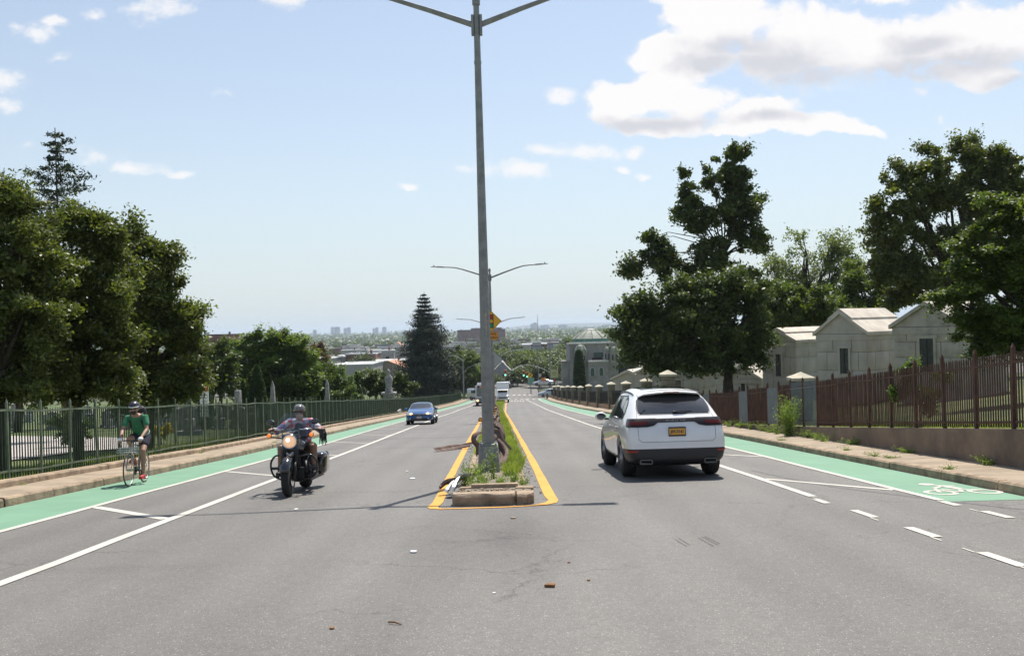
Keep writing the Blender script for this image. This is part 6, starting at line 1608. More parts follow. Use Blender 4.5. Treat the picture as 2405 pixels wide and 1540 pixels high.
def obelisk(px, d, top, label, w=.62):
    b = gp(px, d); t = thing('obelisk', b, label, 'obelisk'); h = at(px, top, d).z - b.z
    mb = MB(); mb.box((0, 0, .15), (w * 2, w * 2, .3)); mb.box((0, 0, .5), (w * 1.5, w * 1.5, .45)); mb.build('base', M_HS, t)
    mb = MB(); a, c = w / 2, w * .32; z0, z1 = .7, h - .45
    mb.loft([[Vector((s * r, q * r, z)) for s, q in ((-1, -1), (1, -1), (1, 1), (-1, 1))] for r, z in ((a, z0), (c, z1), (.01, h))]); mb.build('shaft', M_HS, t)
obelisk(641, 62, 893, 'slim grey obelisk beside the tall arborvitae', .36)
obelisk(769, 70, 889, 'slim grey obelisk in front of the willow', .38)
b = gp(914, 84); h = at(914, 866, 84).z - b.z
t = thing('monument', b, 'tall stone monument with a draped figure on top, left of the spruce', 'monument'); k = h / 5.2
mb = MB(); mb.box((0, 0, .25 * k), (2.4 * k, 2.4 * k, .5 * k)); mb.box((0, 0, .7 * k), (1.8 * k, 1.8 * k, .4 * k)); mb.box((0, 0, 1.6 * k), (1.15 * k, 1.15 * k, 1.5 * k)); mb.box((0, 0, 2.45 * k), (1.6 * k, 1.6 * k, .22 * k)); mb.build('pedestal', M_HS, t)
mb = MB(); mb.lathe([(.5 * k, 2.55 * k), (.42 * k, 2.7 * k), (.34 * k, 3.2 * k), (.46 * k, 3.9 * k), (.42 * k, 4.3 * k), (.16 * k, 4.6 * k), (.19 * k, 4.8 * k), (.18 * k, 5.0 * k), (.02, 5.2 * k)], 14); mb.build('figure', M_HS, t, smooth=True)
p = gp(480, 44)
t = thing('banner_sign', p, 'narrow white sign with a red top under the big maples', 'sign'); zt = at(480, 907, 44).z - p.z
mb = MB(); mb.box((0, 0, zt - .75), (.42, .05, 1.5)); mb.build('board', M_WHITEP, t)
mb = MB(); mb.box((0, -.03, zt - .12), (.42, .02, .24)); mb.build('header', M_REDP, t)
mb = MB()
for k in range(6): mb.box((.02, -.03, zt - .42 - k * .16), (.26 - .05 * (k % 2), .012, .035))
mb.build('lettering', mat('faded_ink', (.3, .2, .2), .7), t)
mb = MB(); mb.box((0, .03, (zt - 1.4) / 2), (.07, .06, zt - 1.4)); mb.build('post', M_GALV, t)

# ------------------------------------------------------------------ grey temple
M_TEM = mat('temple_stucco', (.35, .33, .31), .9, color2=(.23, .22, .21), scale=.6, bump=.3, bscale=6, detail=8)
M_COPPER = mat('green_copper', (.09, .22, .185), .6, noise=.3, scale=2)
M_DOME = mat('dome_sheeting', (.25, .27, .22), .7, noise=.3, scale=1.2)
M_SCAL = mat('scalloped_tiles', (.62, .60, .56), .8, noise=.3, scale=6)
td = 196.0
b = at(1397, 925, td); tz = -15.0
tm = thing('temple', (b.x, td, tz), 'grey stucco temple with a low ribbed dome and small domed turrets', 'temple')
K = td / F
def zz_(y): return at(1397, y, td).z - tz
wallh = zz_(806); wx = 57 * K
mb = MB(); mb.box((0, 6, wallh / 2), (2 * wx, 12, wallh)); mb.box((wx + 2.2, 7, wallh * .36), (4.4, 9, wallh * .72)); mb.build('wall', M_TEM, tm)
def scallops(y, z, x0, x1, name='cornice', parent=tm):
    mb = MB(); n = int((x1 - x0) / .36)
    mb.box(((x0 + x1) / 2, y + .1, z), (x1 - x0, .8, .25))
    for i in range(n): mb.ball((x0 + (i + .5) * (x1 - x0) / n, y - .1, z + .14), (.17, .14, .16), 8, 5)
    return mb.build(name, M_SCAL, parent)
scallops(-.05, wallh + .05, -wx - .2, wx + .2)
mb = MB(); dr = 45 * K; mb.lathe([(dr, wallh - .2), (dr, wallh + 1.0), (dr + .15, wallh + 1.05)], 12, c=(0, 6, 0)); dm = mb.build('drum', M_COPPER, tm)
mb = MB(); dh = zz_(774) - wallh - 1.0
mb.lathe([(dr + .2, wallh + 1.0), (dr * .86, wallh + 1.0 + dh * .34), (dr * .66, wallh + 1.0 + dh * .64), (dr * .42, wallh + 1.0 + dh * .88), (dr * .22, wallh + 1.0 + dh * .97)], 12, c=(0, 6, 0)); mb.build('dome', M_DOME, tm)
mb = MB()
for k in range(12):
    a = math.pi * 2 * k / 12
    mb.tube([(r * math.cos(a), 6 + r * math.sin(a), wallh + 1.0 + z + .03) for r, z in ((dr + .2, 0), (dr * .86, dh * .34), (dr * .66, dh * .64), (dr * .42, dh * .88), (dr * .22, dh * .97))], .10, 4)
mb.build('dome_ribs', M_DOME, tm)
mb = MB(); mb.lathe([(dr * .24, wallh + .9 + dh * .96), (dr * .24, wallh + 1.05 + dh), (dr * .1, wallh + 1.2 + dh)], 12, c=(0, 6, 0)); mb.build('lantern', M_SCAL, tm)
def turret(x, y, z0, h, r, label=None):
    mb = MB(); mb.lathe([(r, z0), (r, z0 + h), (r * 1.12, z0 + h + .1)], 8, c=(x, y, 0)); t = mb.build('turret', M_TEM, tm)
    mb = MB(); mb.lathe([(r * 1.12, z0 + h + .1), (r * 1.0, z0 + h + r * .6), (r * .62, z0 + h + r * 1.2), (.04, z0 + h + r * 1.5)], 12, c=(x, y, 0))
    for k in range(8):
        a = math.pi * 2 * k / 8
        mb.tube([(x + q * math.cos(a), y + q * math.sin(a), z) for q, z in ((r * 1.14, z0 + h + .1), (r * 1.02, z0 + h + r * .62), (r * .64, z0 + h + r * 1.22), (.04, z0 + h + r * 1.52))], .06, 4)
    mb.build('turret_dome', M_DOME, t)
    mb = MB()
    for s in (-.5, .5): mb.box((x + s * r, y - r * .93, z0 + h * .5), (r * .32, .3, h * .55))
    mb.build('turret_window', M_DARK, t)
turret((1365 - 1397) * K, -1.0, zz_(850), 2.0, 1.35); turret((1425 - 1397) * K, -2.4, zz_(846), 1.9, .7); turret((1441 - 1397) * K, -3.2, zz_(850), 2.1, .85)
ph = zz_(848)
mb = MB(); mb.box(((1404 - 1397) * K, -1.6, ph / 2), (46 * K, 3.2, ph)); mb.build('porch', M_TEM, tm)
scallops(-3.25, ph + .08, (1381 - 1397) * K, (1427 - 1397) * K)
for s in (-1, 1):
    x = (1400 - 1397) * K + s * .95; z = zz_(880)
    mb = MB(); mb.prism([(-.42, 0), (.42, 0), (.42, 1.3)] + [(.42 * math.cos(a), 1.3 + .42 * math.sin(a)) for a in np.linspace(0, math.pi, 9)][1:-1] + [(-.42, 1.3)], -.06, .06, Matrix.Translation((x, -3.22, z)) @ FACE); w_ = mb.build('window', M_GLASSG, tm)
    mb = MB(); mb.tube([(x - .5, -3.3, z), (x - .5, -3.3, z + 1.3)] + [(x + .5 * math.cos(a), -3.3, z + 1.3 + .5 * math.sin(a)) for a in np.linspace(math.pi, 0, 9)] + [(x + .5, -3.3, z)], .07, 6); mb.build('frame', M_SCAL, w_)
mb = MB(); mb.box(((1408 - 1397) * K, -.06, zz_(833)), (22 * K, .12, 1.0)); mb.build('window', M_GLASSG, tm)
mb = MB(); mb.box(((1405 - 1397) * K, -.05, zz_(843)), (24 * K, .10, .7)); mb.build('recess', M_DARK, tm)
# great arch on the right
ax = wx + .2; mb = MB()
pts_ = [(2.6 * math.cos(a), 2.6 * math.sin(a)) for a in np.linspace(0, math.pi, 17)]
mb.prism([(2.6, -ph * .55), *pts_, (-2.6, -ph * .55)], -.05, .05, Matrix.Translation((ax + 1.4, -.25 + 2.6, ph * .72)) @ FACE); mb.build('arch_recess', M_DARK, tm)
mb = MB(); ring = []
for a in np.linspace(0, math.pi, 17):
    ring.append([Vector((ax + 1.4 + r * math.cos(a), y, ph * .72 + r * math.sin(a))) for r, y in ((2.6, 2.2), (3.2, 2.2), (3.2, 2.7), (2.6, 2.7))])
mb.loft(ring); mb.build('arch', M_TEM, tm)
mb = MB(); mb.box((-wx - .8, 3, 3.6), (1.6, 4, 7.2)); mb.box((-wx - .8, 3, 7.3), (2.0, 4.4, .25)); mb.build('side_tower', M_TEM, tm)
mb = MB(); mb.box((-wx - 2.4, 1.5, 2.9), (1.6, .2, .2)); mb.box((-wx - 3.1, 1.5, 1.45), (.2, .2, 2.9)); mb.build('porch_frame', M_WHITEP, tm)

# ------------------------------------------------------------------ junction furniture
def mast(name, label, x, d, h, arm=None, lamp=None, r=.10, m=None):
    t = thing(name, (x, d, -H(d) + .1), label, 'pole'); mb = MB(); mb.tube([(0, 0, 0), (0, 0, h)], [r, r * .6], 8); mb.build('pole', m or M_GALV, t)
    if arm: mb = MB(); mb.tube(arm, [.09, .08, .06, .045][:len(arm)] + [.045] * max(0, len(arm) - 4), 6); mb.build('arm', M_LAMPH, t, smooth=True)
    return t
def signal(name, label, loc, lit=True, n=1, parent=None):
    t = thing(name, loc, label, 'traffic light', rz=0)
    for k in range(n):
        dx = (k - (n - 1) / 2) * .75
        mb = MB(); mb.box((dx, 0, .2 - k * .3), (.42, .32, 1.15)); h_ = mb.build('housing', M_ORANGE, t); finish(h_, bevel=.04)
        for q, z in enumerate((.36, 0, -.36)):
            mb = MB(); mb.lathe([(.145, -.02), (.15, .0), (.001, .01)], 12, c=(dx, -.17, .2 - k * .3 + z), axis='Y'); mb.build('lens', M_GO if q == 2 and lit else M_LENS, h_)
            mb = MB(); mb.tube([(dx, -.16, .2 - k * .3 + z), (dx, -.36, .2 - k * .3 + z)], .17, 10, caps=False); mb.build('visor', M_ORANGE, h_)
    return t
p = at(1294, 905, 188); zt = at(1294, 890, 188).z
mast('signal_mast', 'curved mast arm reaching out over the junction from the right corner', p.x, 188, 8.2, [(0, 0, 4.6), (-1.2, 0, 5.5), (-2.8, 0, 6.2), (-4.6, 0, 6.55), (-6.2, 0, 6.6)], r=.12)
signal('traffic_light', 'pair of orange traffic lights showing green, hung from the curved mast arm', at(1234, 879, 188), n=2)
p = at(1185, 900, 171)
mast('signal_pole', 'thin pole with an orange traffic light at the far end of the median', p.x, 171, 8.0, r=.08)
signal('traffic_light', 'orange traffic light showing green on the thin pole at the far end of the median', at(1187, 878, 170.7), n=1)
p = at(1087, 900, 190)
mast('signal_mast', 'curved mast arm coming in from the left behind the bus', p.x, 190, 8.5, [(0, 0, 5.2), (1.2, 0, 6.3), (2.9, 0, 7.0), (4.9, 0, 7.4), (6.4, 0, 7.5)], r=.11)
for k, (px, d, top, lb, arm) in enumerate([(1265, 192, 820, 'plain tall utility pole left of the curved mast', None), (1293, 205, 808, 'tall pole beside the yellow station sign', None), (1272, 230, 843, 'thin pole before the dark trees', None), (1178, 172, 833, 'lamp pole with one arm level with the far roofs', 1), (1089, 176, 845, 'small street lamp by the end of the fence', 1)]):
    b = at(px, 900, d); h = at(px, top, d).z + H(d)
    arm_ = [(0, 0, h - .3), (1.6 if k == 3 else -1.0, 0, h + .5), (3.2 if k == 3 else -1.9, 0, h + .8), (4.2 if k == 3 else -2.4, 0, h + .8)] if arm else None
    t = mast('utility_pole' if not arm else 'street_lamp', lb, b.x, d, h, arm_, r=.13)
    if arm: e = arm_[-1]; mb = MB(); mb.box((e[0], 0, e[2]), (.8, .3, .14)); mb.build('lamp_head', M_LAMPH, t)
# small yellow diamond with an arrow, station sign, round lamp
def panel_sign(name, label, px, py, d, w, h, m, cat='sign', dia=False, post=True):
    c = at(px, py, d); zg = -H(d); t = thing(name, (c.x, d, zg), label, cat); mb = MB()
    mb.prism(rounded(w, h, .05), -.03, .03, Matrix.Translation((0, 0, c.z - zg)) @ FACE @ (diamond(1) if dia else Matrix())); b_ = mb.build('board', m, t)
    if post: mb = MB(); mb.tube([(0, .06, 0), (0, .06, c.z - zg)], .06, 6); mb.build('post', M_GALV, t)
    return t, c.z - zg
t, z = panel_sign('curve_sign', 'small yellow diamond arrow sign at the far right corner', 1245, 881, 200, .95, .95, M_SIGNY, 'road sign', True)
mb = MB(); mb.box((0, -.05, z), (.12, .02, .55), rot=Euler((0, R(35), 0))); mb.box((.14, -.05, z + .2), (.3, .02, .1), rot=Euler((0, R(-20), 0))); mb.build('arrow', M_BLACK, t)
t, z = panel_sign('station_sign', 'tall pale yellow fuel station sign with a green band and sunburst ring', 1301, 877, 204, 1.9, 1.9, mat('sign_cream', (.62, .60, .32), .5), post=False)
mb = MB(); mb.box((0, -.0, z - 1.25), (1.95, .12, .55)); mb.build('green_band', M_GRNP, t)
mb = MB()
for k in range(16):
    a = k * math.pi / 8; mb.box((.32 * math.cos(a), -.05, z + .32 * math.sin(a)), (.20, .03, .09), rot=Euler((0, -a, 0)))
mb.build('sunburst', mat('sunburst_green', (.25, .42, .02), .5), t)
for s in (-1, 1): mb = MB(); mb.box((s * .88, .1, (z - 1) / 2), (.14, .14, z - 1)); mb.build('post', M_WHITEP, t)
t, z = panel_sign('orange_sign', 'orange work sign on a post before the pale SUV', 1277, 890, 184, .9, .7, M_ORANGE, 'road sign')
t, z = panel_sign('notice_board', 'green and white board at the kerb across the junction', 1247, 895, 202, 1.5, 1.6, mat('pale_green_board', (.18, .36, .30), .6), 'sign')
t, z = panel_sign('stop_sign', 'small red stop sign by the station forecourt', 1303, 892, 200, .7, .7, M_REDP, 'road sign')
t, z = panel_sign('parking_sign', 'small white and red sign left of the fuel station sign', 1268, 881, 198, .6, .6, M_WHITEP, 'road sign')
mb = MB(); mb.box((0, -.05, z), (.5, .02, .16)); mb.build('lettering', M_REDP, t)
c = at(1327, 885, 204); t = thing('globe_lamp', (c.x, 204, -H(204)), 'white-topped lamp on a thin post near the silver car', 'street lamp'); h = c.z + H(204) + .8
mb = MB(); mb.tube([(0, 0, 0), (0, 0, h)], .07, 6); mb.build('post', M_WHITEP, t); mb = MB(); mb.ball((0, 0, h + .1), (.45, .45, .22)); mb.build('lamp_head', M_WHITEP, t, smooth=True)
c = G(1284, 938); t = thing('fire_hydrant', c + Vector((.1, 0, .15)), 'dark red hydrant at the kerb before the far stone pillars', 'hydrant'); mb = MB(); mb.lathe([(.16, 0), (.14, .1), (.13, .75), (.17, .78), (.16, .88), (.09, 1.0), (.02, 1.04)], 10); mb.build('barrel', mat('hydrant_red', (.10, .03, .02), .7), t, smooth=True); mb = MB(); mb.tube([(-.24, 0, .6), (.24, 0, .6)], .07, 8); mb.build('outlet', mat('hydrant_cap', (.07, .03, .02), .7), t)

# ------------------------------------------------------------------ houses of the town
M_WALLS = [mat('pale_render', (.42, .40, .37), .9, noise=.15, scale=.8), mat('brick_wall', (.22, .12, .085), .9, noise=.25, scale=1.5), mat('grey_siding', (.30, .31, .32), .85, noise=.12, scale=1), mat('tan_wall', (.36, .30, .22), .9, noise=.15, scale=1)]
M_ROOFS = [mat('white_membrane', (.68, .68, .66), .7, noise=.15, scale=.5), mat('silver_roof', (.42, .43, .44), .7, noise=.2, scale=.5), mat('dark_roof', (.07, .065, .06), .9, noise=.2, scale=1), mat('salmon_roof', (.48, .24, .15), .85, noise=.15, scale=.8)]
def house(name, label, c, w, l, h, wi, ri, rz=0.0, gable=0.0, group=None, wins=True, cat='house', chim=True, parapet=.25):
    t = thing(name, c, label, cat, group, rz=rz)
    mb = MB(); mb.box((0, l / 2, h / 2), (w, l, h))
    if gable: mb.prism([(-w / 2, 0), (w / 2, 0), (0, gable)], 0, -l, Matrix.Translation((0, 0, h)) @ FACE)
    mb.build('wall', M_WALLS[wi], t)
    mb = MB()
    if gable:
        for s in (-1, 1):
            e = w / 2 + .3; z0 = h - .3 * gable / (w / 2)
            mb.add([(s * e, -.3, z0), (0, -.3, h + gable), (0, l + .3, h + gable), (s * e, l + .3, z0), (s * e, -.3, z0 + .15), (0, -.3, h + gable + .15), (0, l + .3, h + gable + .15), (s * e, l + .3, z0 + .15)], [(0, 1, 2, 3), (4, 7, 6, 5), (0, 4, 5, 1), (1, 5, 6, 2), (2, 6, 7, 3), (3, 7, 4, 0)])
    else:
        mb.box((0, l / 2, h + .05), (w + .2, l + .2, .12))
        for x, y, sx, sy in ((0, -.1, w + .4, .2), (0, l + .1, w + .4, .2), (-w / 2 - .1, l / 2, .2, l), (w / 2 + .1, l / 2, .2, l)): mb.box((x, y, h + parapet / 2 + .1), (sx, sy, parapet))
    rf_ = mb.build('roof', M_ROOFS[ri], t)
    if chim:
        mb = MB(); mb.box((w * .25, l * .55, h + gable * .6 + .55), (.6, .8, 1.3)); mb.build('chimney', M_WALLS[1], rf_)
    if wins:
        nw = max(1, int(w / 3)); nf = max(1, int(h / 3))
        for i in range(nw):
            for j in range(nf):
                mb = MB(); mb.box(((i + .5) / nw * w - w / 2, -.02, 1.6 + j * 3.0), (1.0, .08, 1.4)); mb.build('window', M_GLASS, t)
    return t
def hz(px, base, d): c = at(px, base, d); return Vector((c.x, d, -H(d) - .2))
def hs(px0, px1, top, d): return (px1 - px0) * d / F, at((px0 + px1) / 2, top, d).z + H(d) + .2
def H2(name, label, px0, px1, top, d, l, wi, ri, **kw):
    w, h = hs(px0, px1, top, d); c = hz((px0 + px1) / 2, 850, d); g = kw.pop('gable', 0)
    return house(name, label, c, w, l, max(2.5, h - g), wi, ri, gable=g, **kw)
H2('warehouse', 'long low white-walled warehouse left of the salmon roof', 780, 872, 858, 240, 22, 0, 0, wins=False, cat='building', chim=False)
H2('warehouse', 'beige gabled building with a salmon-pink roof beside the spruce', 868, 955, 848, 262, 16, 3, 3, gable=2.2, wins=True, cat='building', chim=False)
H2('house', 'flat white-roofed building behind the long warehouse', 800, 860, 838, 330, 18, 2, 0, wins=False)
H2('house', 'grey building with a steep gable seen between the lamp posts', 1158, 1200, 850, 255, 12, 2, 1, gable=2.6, wins=True)
H2('house', 'long grey-roofed house right of the gable between the lamp posts', 1196, 1250, 862, 250, 10, 3, 1, gable=1.6)
H2('house', 'tan house with a chimney before the big dark tree', 1222, 1262, 860, 275, 10, 3, 2, gable=1.2)
H2('long_building', 'long flat-roofed building with a white roof edge above the dark trees', 1228, 1318, 808, 560, 30, 1, 0, cat='building')
H2('house', 'small white block on the long flat roof', 1252, 1272, 804, 556, 10, 0, 0, wins=False, chim=False)
H2('house', 'bright white roof between the trees right of the tall poles', 1290, 1318, 852, 320, 14, 0, 0)
H2('school', 'wide brown brick school on the horizon left of the near lamp post', 1076, 1188, 776, 1450, 60, 1, 2, wins=True, cat='school', chim=False, parapet=1.5)
H2('school', 'raised middle block and tower of the brown brick school', 1108, 1180, 770, 1480, 40, 1, 2, wins=False, cat='school', chim=True)
H2('house', 'pale block behind the near lamp post', 1130, 1166, 822, 420, 14, 0, 0)
H2('house', 'white house with several roof vents right of the spruce', 1075, 1108, 836, 400, 14, 0, 1)
H2('house', 'grey-blue house right of the spruce', 1058, 1084, 832, 430, 14, 2, 1)
H2('house', 'red-roofed house left of the spruce', 923, 946, 803, 700, 14, 0, 3, gable=3.0)
H2('house', 'brown-edged flat roof above the trees at the left of the skyline', 780 - 292, 521, 787, 330, 26, 1, 2, cat='building')
random.seed(21); nk = 0; houses = []
HLB = ['white-roofed row house among the distant trees', 'dark-roofed row house among the distant trees', 'brick row house with a silver roof among the distant trees']
hp = []
for k in range(3):
    hp.append(house('row_house', HLB[k], Vector((0, 0, -50)), 7.5, 16, 7.2, (0, 2, 1)[k], (0, 2, 1)[k], group='row houses of the far town', wins=True))
first = [True] * 3
for k in range(400):
    d = 290 * (1150 / 290) ** random.random(); px_ = random.uniform(470, 1460)
    if nk >= 112: break
    if 1040 < px_ < 1345 and d < 460: continue
    u, v = uvp(px_, 830); x = u * d / F
    if any(abs(x - a) < 11 and abs(d - b) < 26 for a, b in houses): continue
    houses.append((x, d)); q = random.choice([0, 0, 1, 2])
    o = hp[q] if first[q] else copy_tree(hp[q]); first[q] = False
    o.location = (x, d, -H(d) - .3); o.rotation_euler = (0, 0, random.choice([0.05, .05, .9, 1.57])); s = random.uniform(.8, 1.25); o.scale = (s * random.uniform(.9, 1.35), s, random.uniform(.75, 1.15)); nk += 1
# towers on the skyline, radio mast
M_TOWER = mat('far_tower', (.30, .31, .33), .9, noise=.2, scale=.02)
for i, (x0, x1, top, d, lb) in enumerate([(660, 671, 774, 6500, 'faint stepped tower leftmost on the skyline'), (736, 744, 775, 6500, 'small faint block left of the tall skyline towers'), (778, 785, 768, 7000, 'first of the tall skyline towers'), (787, 799, 768, 7000, 'second, wider tall skyline tower'), (808, 815, 771, 7000, 'third skyline tower, slightly lower'), (816, 824, 769, 7000, 'fourth skyline tower, squarer'), (876, 881, 771, 7000, 'narrow skyline tower right of the gap'), (882, 889, 769, 7000, 'skyline tower beside the narrow one'), (899, 908, 768, 7000, 'last skyline tower before the spruce'), (1246, 1252, 761, 7000, 'stepped faint tower left of the radio mast'), (1252, 1262, 758, 7000, 'highest faint block by the radio mast'), (1270, 1290, 764, 7000, 'wide low block right of the radio mast'), (1312, 1333, 763, 7000, 'wide faint block on the right skyline'), (1415, 1440, 763, 7000, 'faint block by the broad tree')]):
    c = at((x0 + x1) / 2, 790, d); w = (x1 - x0) * d / F; h = at((x0 + x1) / 2, top, d).z + 36
    t = thing('tower_block', (c.x, d, -36), lb, 'tower block'); mb = MB(); mb.box((0, 0, h / 2), (w, w, h)); mb.build('wall', M_TOWER, t); mb = MB(); mb.box((0, 0, h + 1.5), (w * .4, w * .4, 4)); mb.build('roof', M_TOWER, t)
c = at(1263, 768, 2600); zt = at(1263, 738, 2600).z
t = thing('radio_mast', (c.x, 2600, -27), 'thin red-and-white radio mast on the skyline', 'mast'); mb = MB(); mb.tube([(0, 0, 0), (0, 0, zt + 27)], [1.6, .5], 4); mb.build('lattice', mat('mast_red', (.35, .12, .10), .8), t)
# ------------------------------------------------------------------ trees of the town
def proto_tree(name, n, size, lm, w, h, conif=False):
    bl = []
    for k in range(9):
        a = k * 2.4; r = w * (.24 + .1 * (k % 3)); bl.append((r * math.cos(a), r * math.sin(a), h * random.uniform(.42, .78), w * random.uniform(.2, .3), w * random.uniform(.2, .3), h * random.uniform(.14, .22)))
    bl.append((0, 0, h * .72, w * .3, w * .3, h * .24))
    t = thing(name, (0, 0, -60), '', 'tree'); V, CC = blob_leaves(bl, n, size, w * .10, .5, .8, .6, 40)
    fast_mesh('crown', V, n, LM[lm], t); mb = MB(); mb.tube([(0, 0, -.5), (0, 0, h * .5)], [.25, .14], 6); mb.build('trunk', M_BARK, t); return t
TP = [(proto_tree('town_tree', 5200, .30, 'mid', 9.5, 10), 'mid-green tree among the far roofs'), (proto_tree('town_tree', 5200, .30, 'dark', 8.5, 9.5), 'dark green tree among the far roofs'), (proto_tree('town_tree', 4600, .30, 'light', 9, 9), 'pale green tree among the far roofs'), (proto_tree('town_tree', 4200, .30, 'purple', 7, 8), 'dark purple-leaved tree beyond the junction')]
used = [False] * 4
def put(k, x, d, s, label=None, group=None, z=None):
    pr_, lb = TP[k]; o = pr_ if not used[k] else copy_tree(pr_); used[k] = True
    o.location = (x, d, (-H(d) if z is None else z) - .3); o.rotation_euler = (0, 0, random.uniform(0, 6.28)); o.scale = (s * random.uniform(.9, 1.15), s * random.uniform(.9, 1.15), s * random.uniform(.85, 1.1))
    o['label'] = label or lb; o['group'] = group or 'trees of the far town'; return o
for (k, px, top, d, lb) in [(3, 1200, 862, 236, 'dark purple tree by the dark SUV beyond the junction'), (1, 1228, 850, 246, 'big dark round tree straight beyond the junction'), (1, 1256, 856, 240, 'second big dark tree beyond the junction, behind the utility pole'), (0, 1275, 846, 262, 'brighter tree behind the dark ones beyond the junction'), (1, 1300, 848, 236, 'dark tree behind the fuel station sign'), (1, 1322, 842, 238, 'dark tree left of the grey temple'), (0, 1180, 848, 262, 'mid-green tree seen just right of the lamp posts'), (0, 1330, 812, 300, 'yellowish tree left of the temple wall'), (1, 1170, 795, 420, 'large dark tree behind the signal warning sign'), (1, 1212, 806, 430, 'wide dark tree mass right of the warning sign'), (0, 1245, 815, 450, 'tree in front of the long white-edged roof'), (1, 1275, 818, 440, 'dark tree below the long white-edged roof'), (0, 1380, 768, 420, 'bright treetops rising above the temple dome, left part'), (0, 1420, 758, 430, 'bright treetops rising above the temple dome, right part'), (2, 1350, 778, 440, 'pale treetop left of the temple dome'), (1, 850, 822, 300, 'dark round tree before the flat white roofs'), (1, 1120, 868, 215, 'dark tree right of the end of the fence'), (0, 1150, 862, 230, 'green tree just left of the near lamp post'), (1, 1215, 868, 232, 'shady tree at the back of the junction'), (1, 1290, 870, 226, 'shady tree behind the yellow arrow sign'), (1, 1095, 845, 230, 'tree above the end of the green fence'), (0, 1460, 772, 330, 'treetop beside the broad dark tree')]:
    c = at(px, top, d); hgt = c.z + H(d); s = hgt / 10.0
    put(k, c.x, d, max(.5, s), lb, 'trees around the junction')
random.seed(34)
for k in range(46):
    px_ = random.uniform(1040, 1480); d = random.uniform(212, 300); u, v_ = uvp(px_, 830); x = u * d / F
    if 1160 < px_ < 1262 and d < 262: continue
    if px_ > 1330 and d < 225: continue
    put(random.choice([0, 1, 1]), x, d, random.uniform(.6, .95), 'green tree in the thick belt just beyond the junction', 'belt of trees beyond the junction')
for k in range(14):
    px_ = random.uniform(470, 1000); d = random.uniform(170, 235); u, v_ = uvp(px_, 830); x = u * d / F
    if x > fenceL(min(d, 200)) - 8: continue
    put(random.choice([0, 1, 1]), x, d, random.uniform(.5, .75), 'small tree at the far edge of the cemetery', 'trees at the far edge of the cemetery')
random.seed(33); cnt = 0
for k in range(2000):
    if cnt >= 150: break
    d = 270 * (1500 / 270) ** (random.random() ** .85); px_ = random.uniform(440, 1500); u, v = uvp(px_, 830); x = u * d / F
    if any(abs(x - a) < 9 and -24 < d - b < 19 for a, b in houses): continue
    if 770 < px_ < 960 and d < 300: continue
    put(random.choice([0, 0, 1, 1, 1, 2]), x, d, random.uniform(.5, .95)); cnt += 1
# the wooded plain that reads as one mass
n = 90000
d = 1500 * (9500 / 1500) ** rng.random(n // 30); x = (rng.random(n // 30) - .5) * 1.5 * d
CC = np.stack([x, d, -27 + rng.random(n // 30) * 6], 1)
k = rng.integers(0, len(CC), n); sc = (CC[k][:, 1] / 1500)
C = CC[k] + rng.normal(size=(n, 3)) * np.array([7, 7, 2.4]) * sc[:, None] ** .8
V = leaf_quads(C, 3.2 * sc ** .9 * rng.uniform(.6, 1.2, n), 1.0, .7)
o = fast_mesh('woodland', V, n, LM['dark']); tag(o, 'distant wooded plain stretching to the skyline', 'woodland', kind='stuff')
# low far ridge
v, f = [], []
for i, x in enumerate(np.linspace(-9000, 9000, 60)):
    hh = 26 + 16 * math.sin(x * .0007 + 1) + 8 * math.sin(x * .0023) + (20 if x > 0 else -8)
    for y, z in ((10500, -40), (11000, -34 + max(4, hh)), (13000, -34 + max(4, hh) * .8)): v.append((x, y, z))
for i in range(59):
    for q in range(2): a = i * 3 + q; f.append((a, a + 3, a + 4, a + 1))
o = add_mesh('hills', v, f, LM['mid'] if False else M_GROUND, smooth=True); tag(o, 'low hazy ridge along the skyline', 'hills', kind='structure')
# ------------------------------------------------------------------ people: one continuous surface each
def V3(*a): return Vector(a)
def remeshed(mb, name, m, parent, voxel=.012, smooth=4):
    o = mb.build(name, m, parent)
    r = o.modifiers.new('r', 'REMESH'); r.mode = 'VOXEL'; r.voxel_size = voxel; r.use_smooth_shade = True
    s = o.modifiers.new('s', 'SMOOTH'); s.factor = .5; s.iterations = smooth
    dg = bpy.context.evaluated_depsgraph_get(); me = bpy.data.meshes.new_from_object(o.evaluated_get(dg)); o.modifiers.clear(); o.data = me; me.shade_smooth(); return o
def limb(mb, pts, rs, n=12):
    mb.tube(pts, rs, n)
    for p, r in zip(pts, rs): mb.ball(p, r * .99, 12, 8)
def ell_loft(mb, secs, n=18):
    """secs: (centre, half width, half depth, side dir, forward dir)"""
    rings = []
    for c, a, b, sd, fw in secs:
        rings.append([c + sd * a * math.cos(2 * math.pi * k / n) + fw * b * math.sin(2 * math.pi * k / n) for k in range(n)])
    mb.loft(rings)
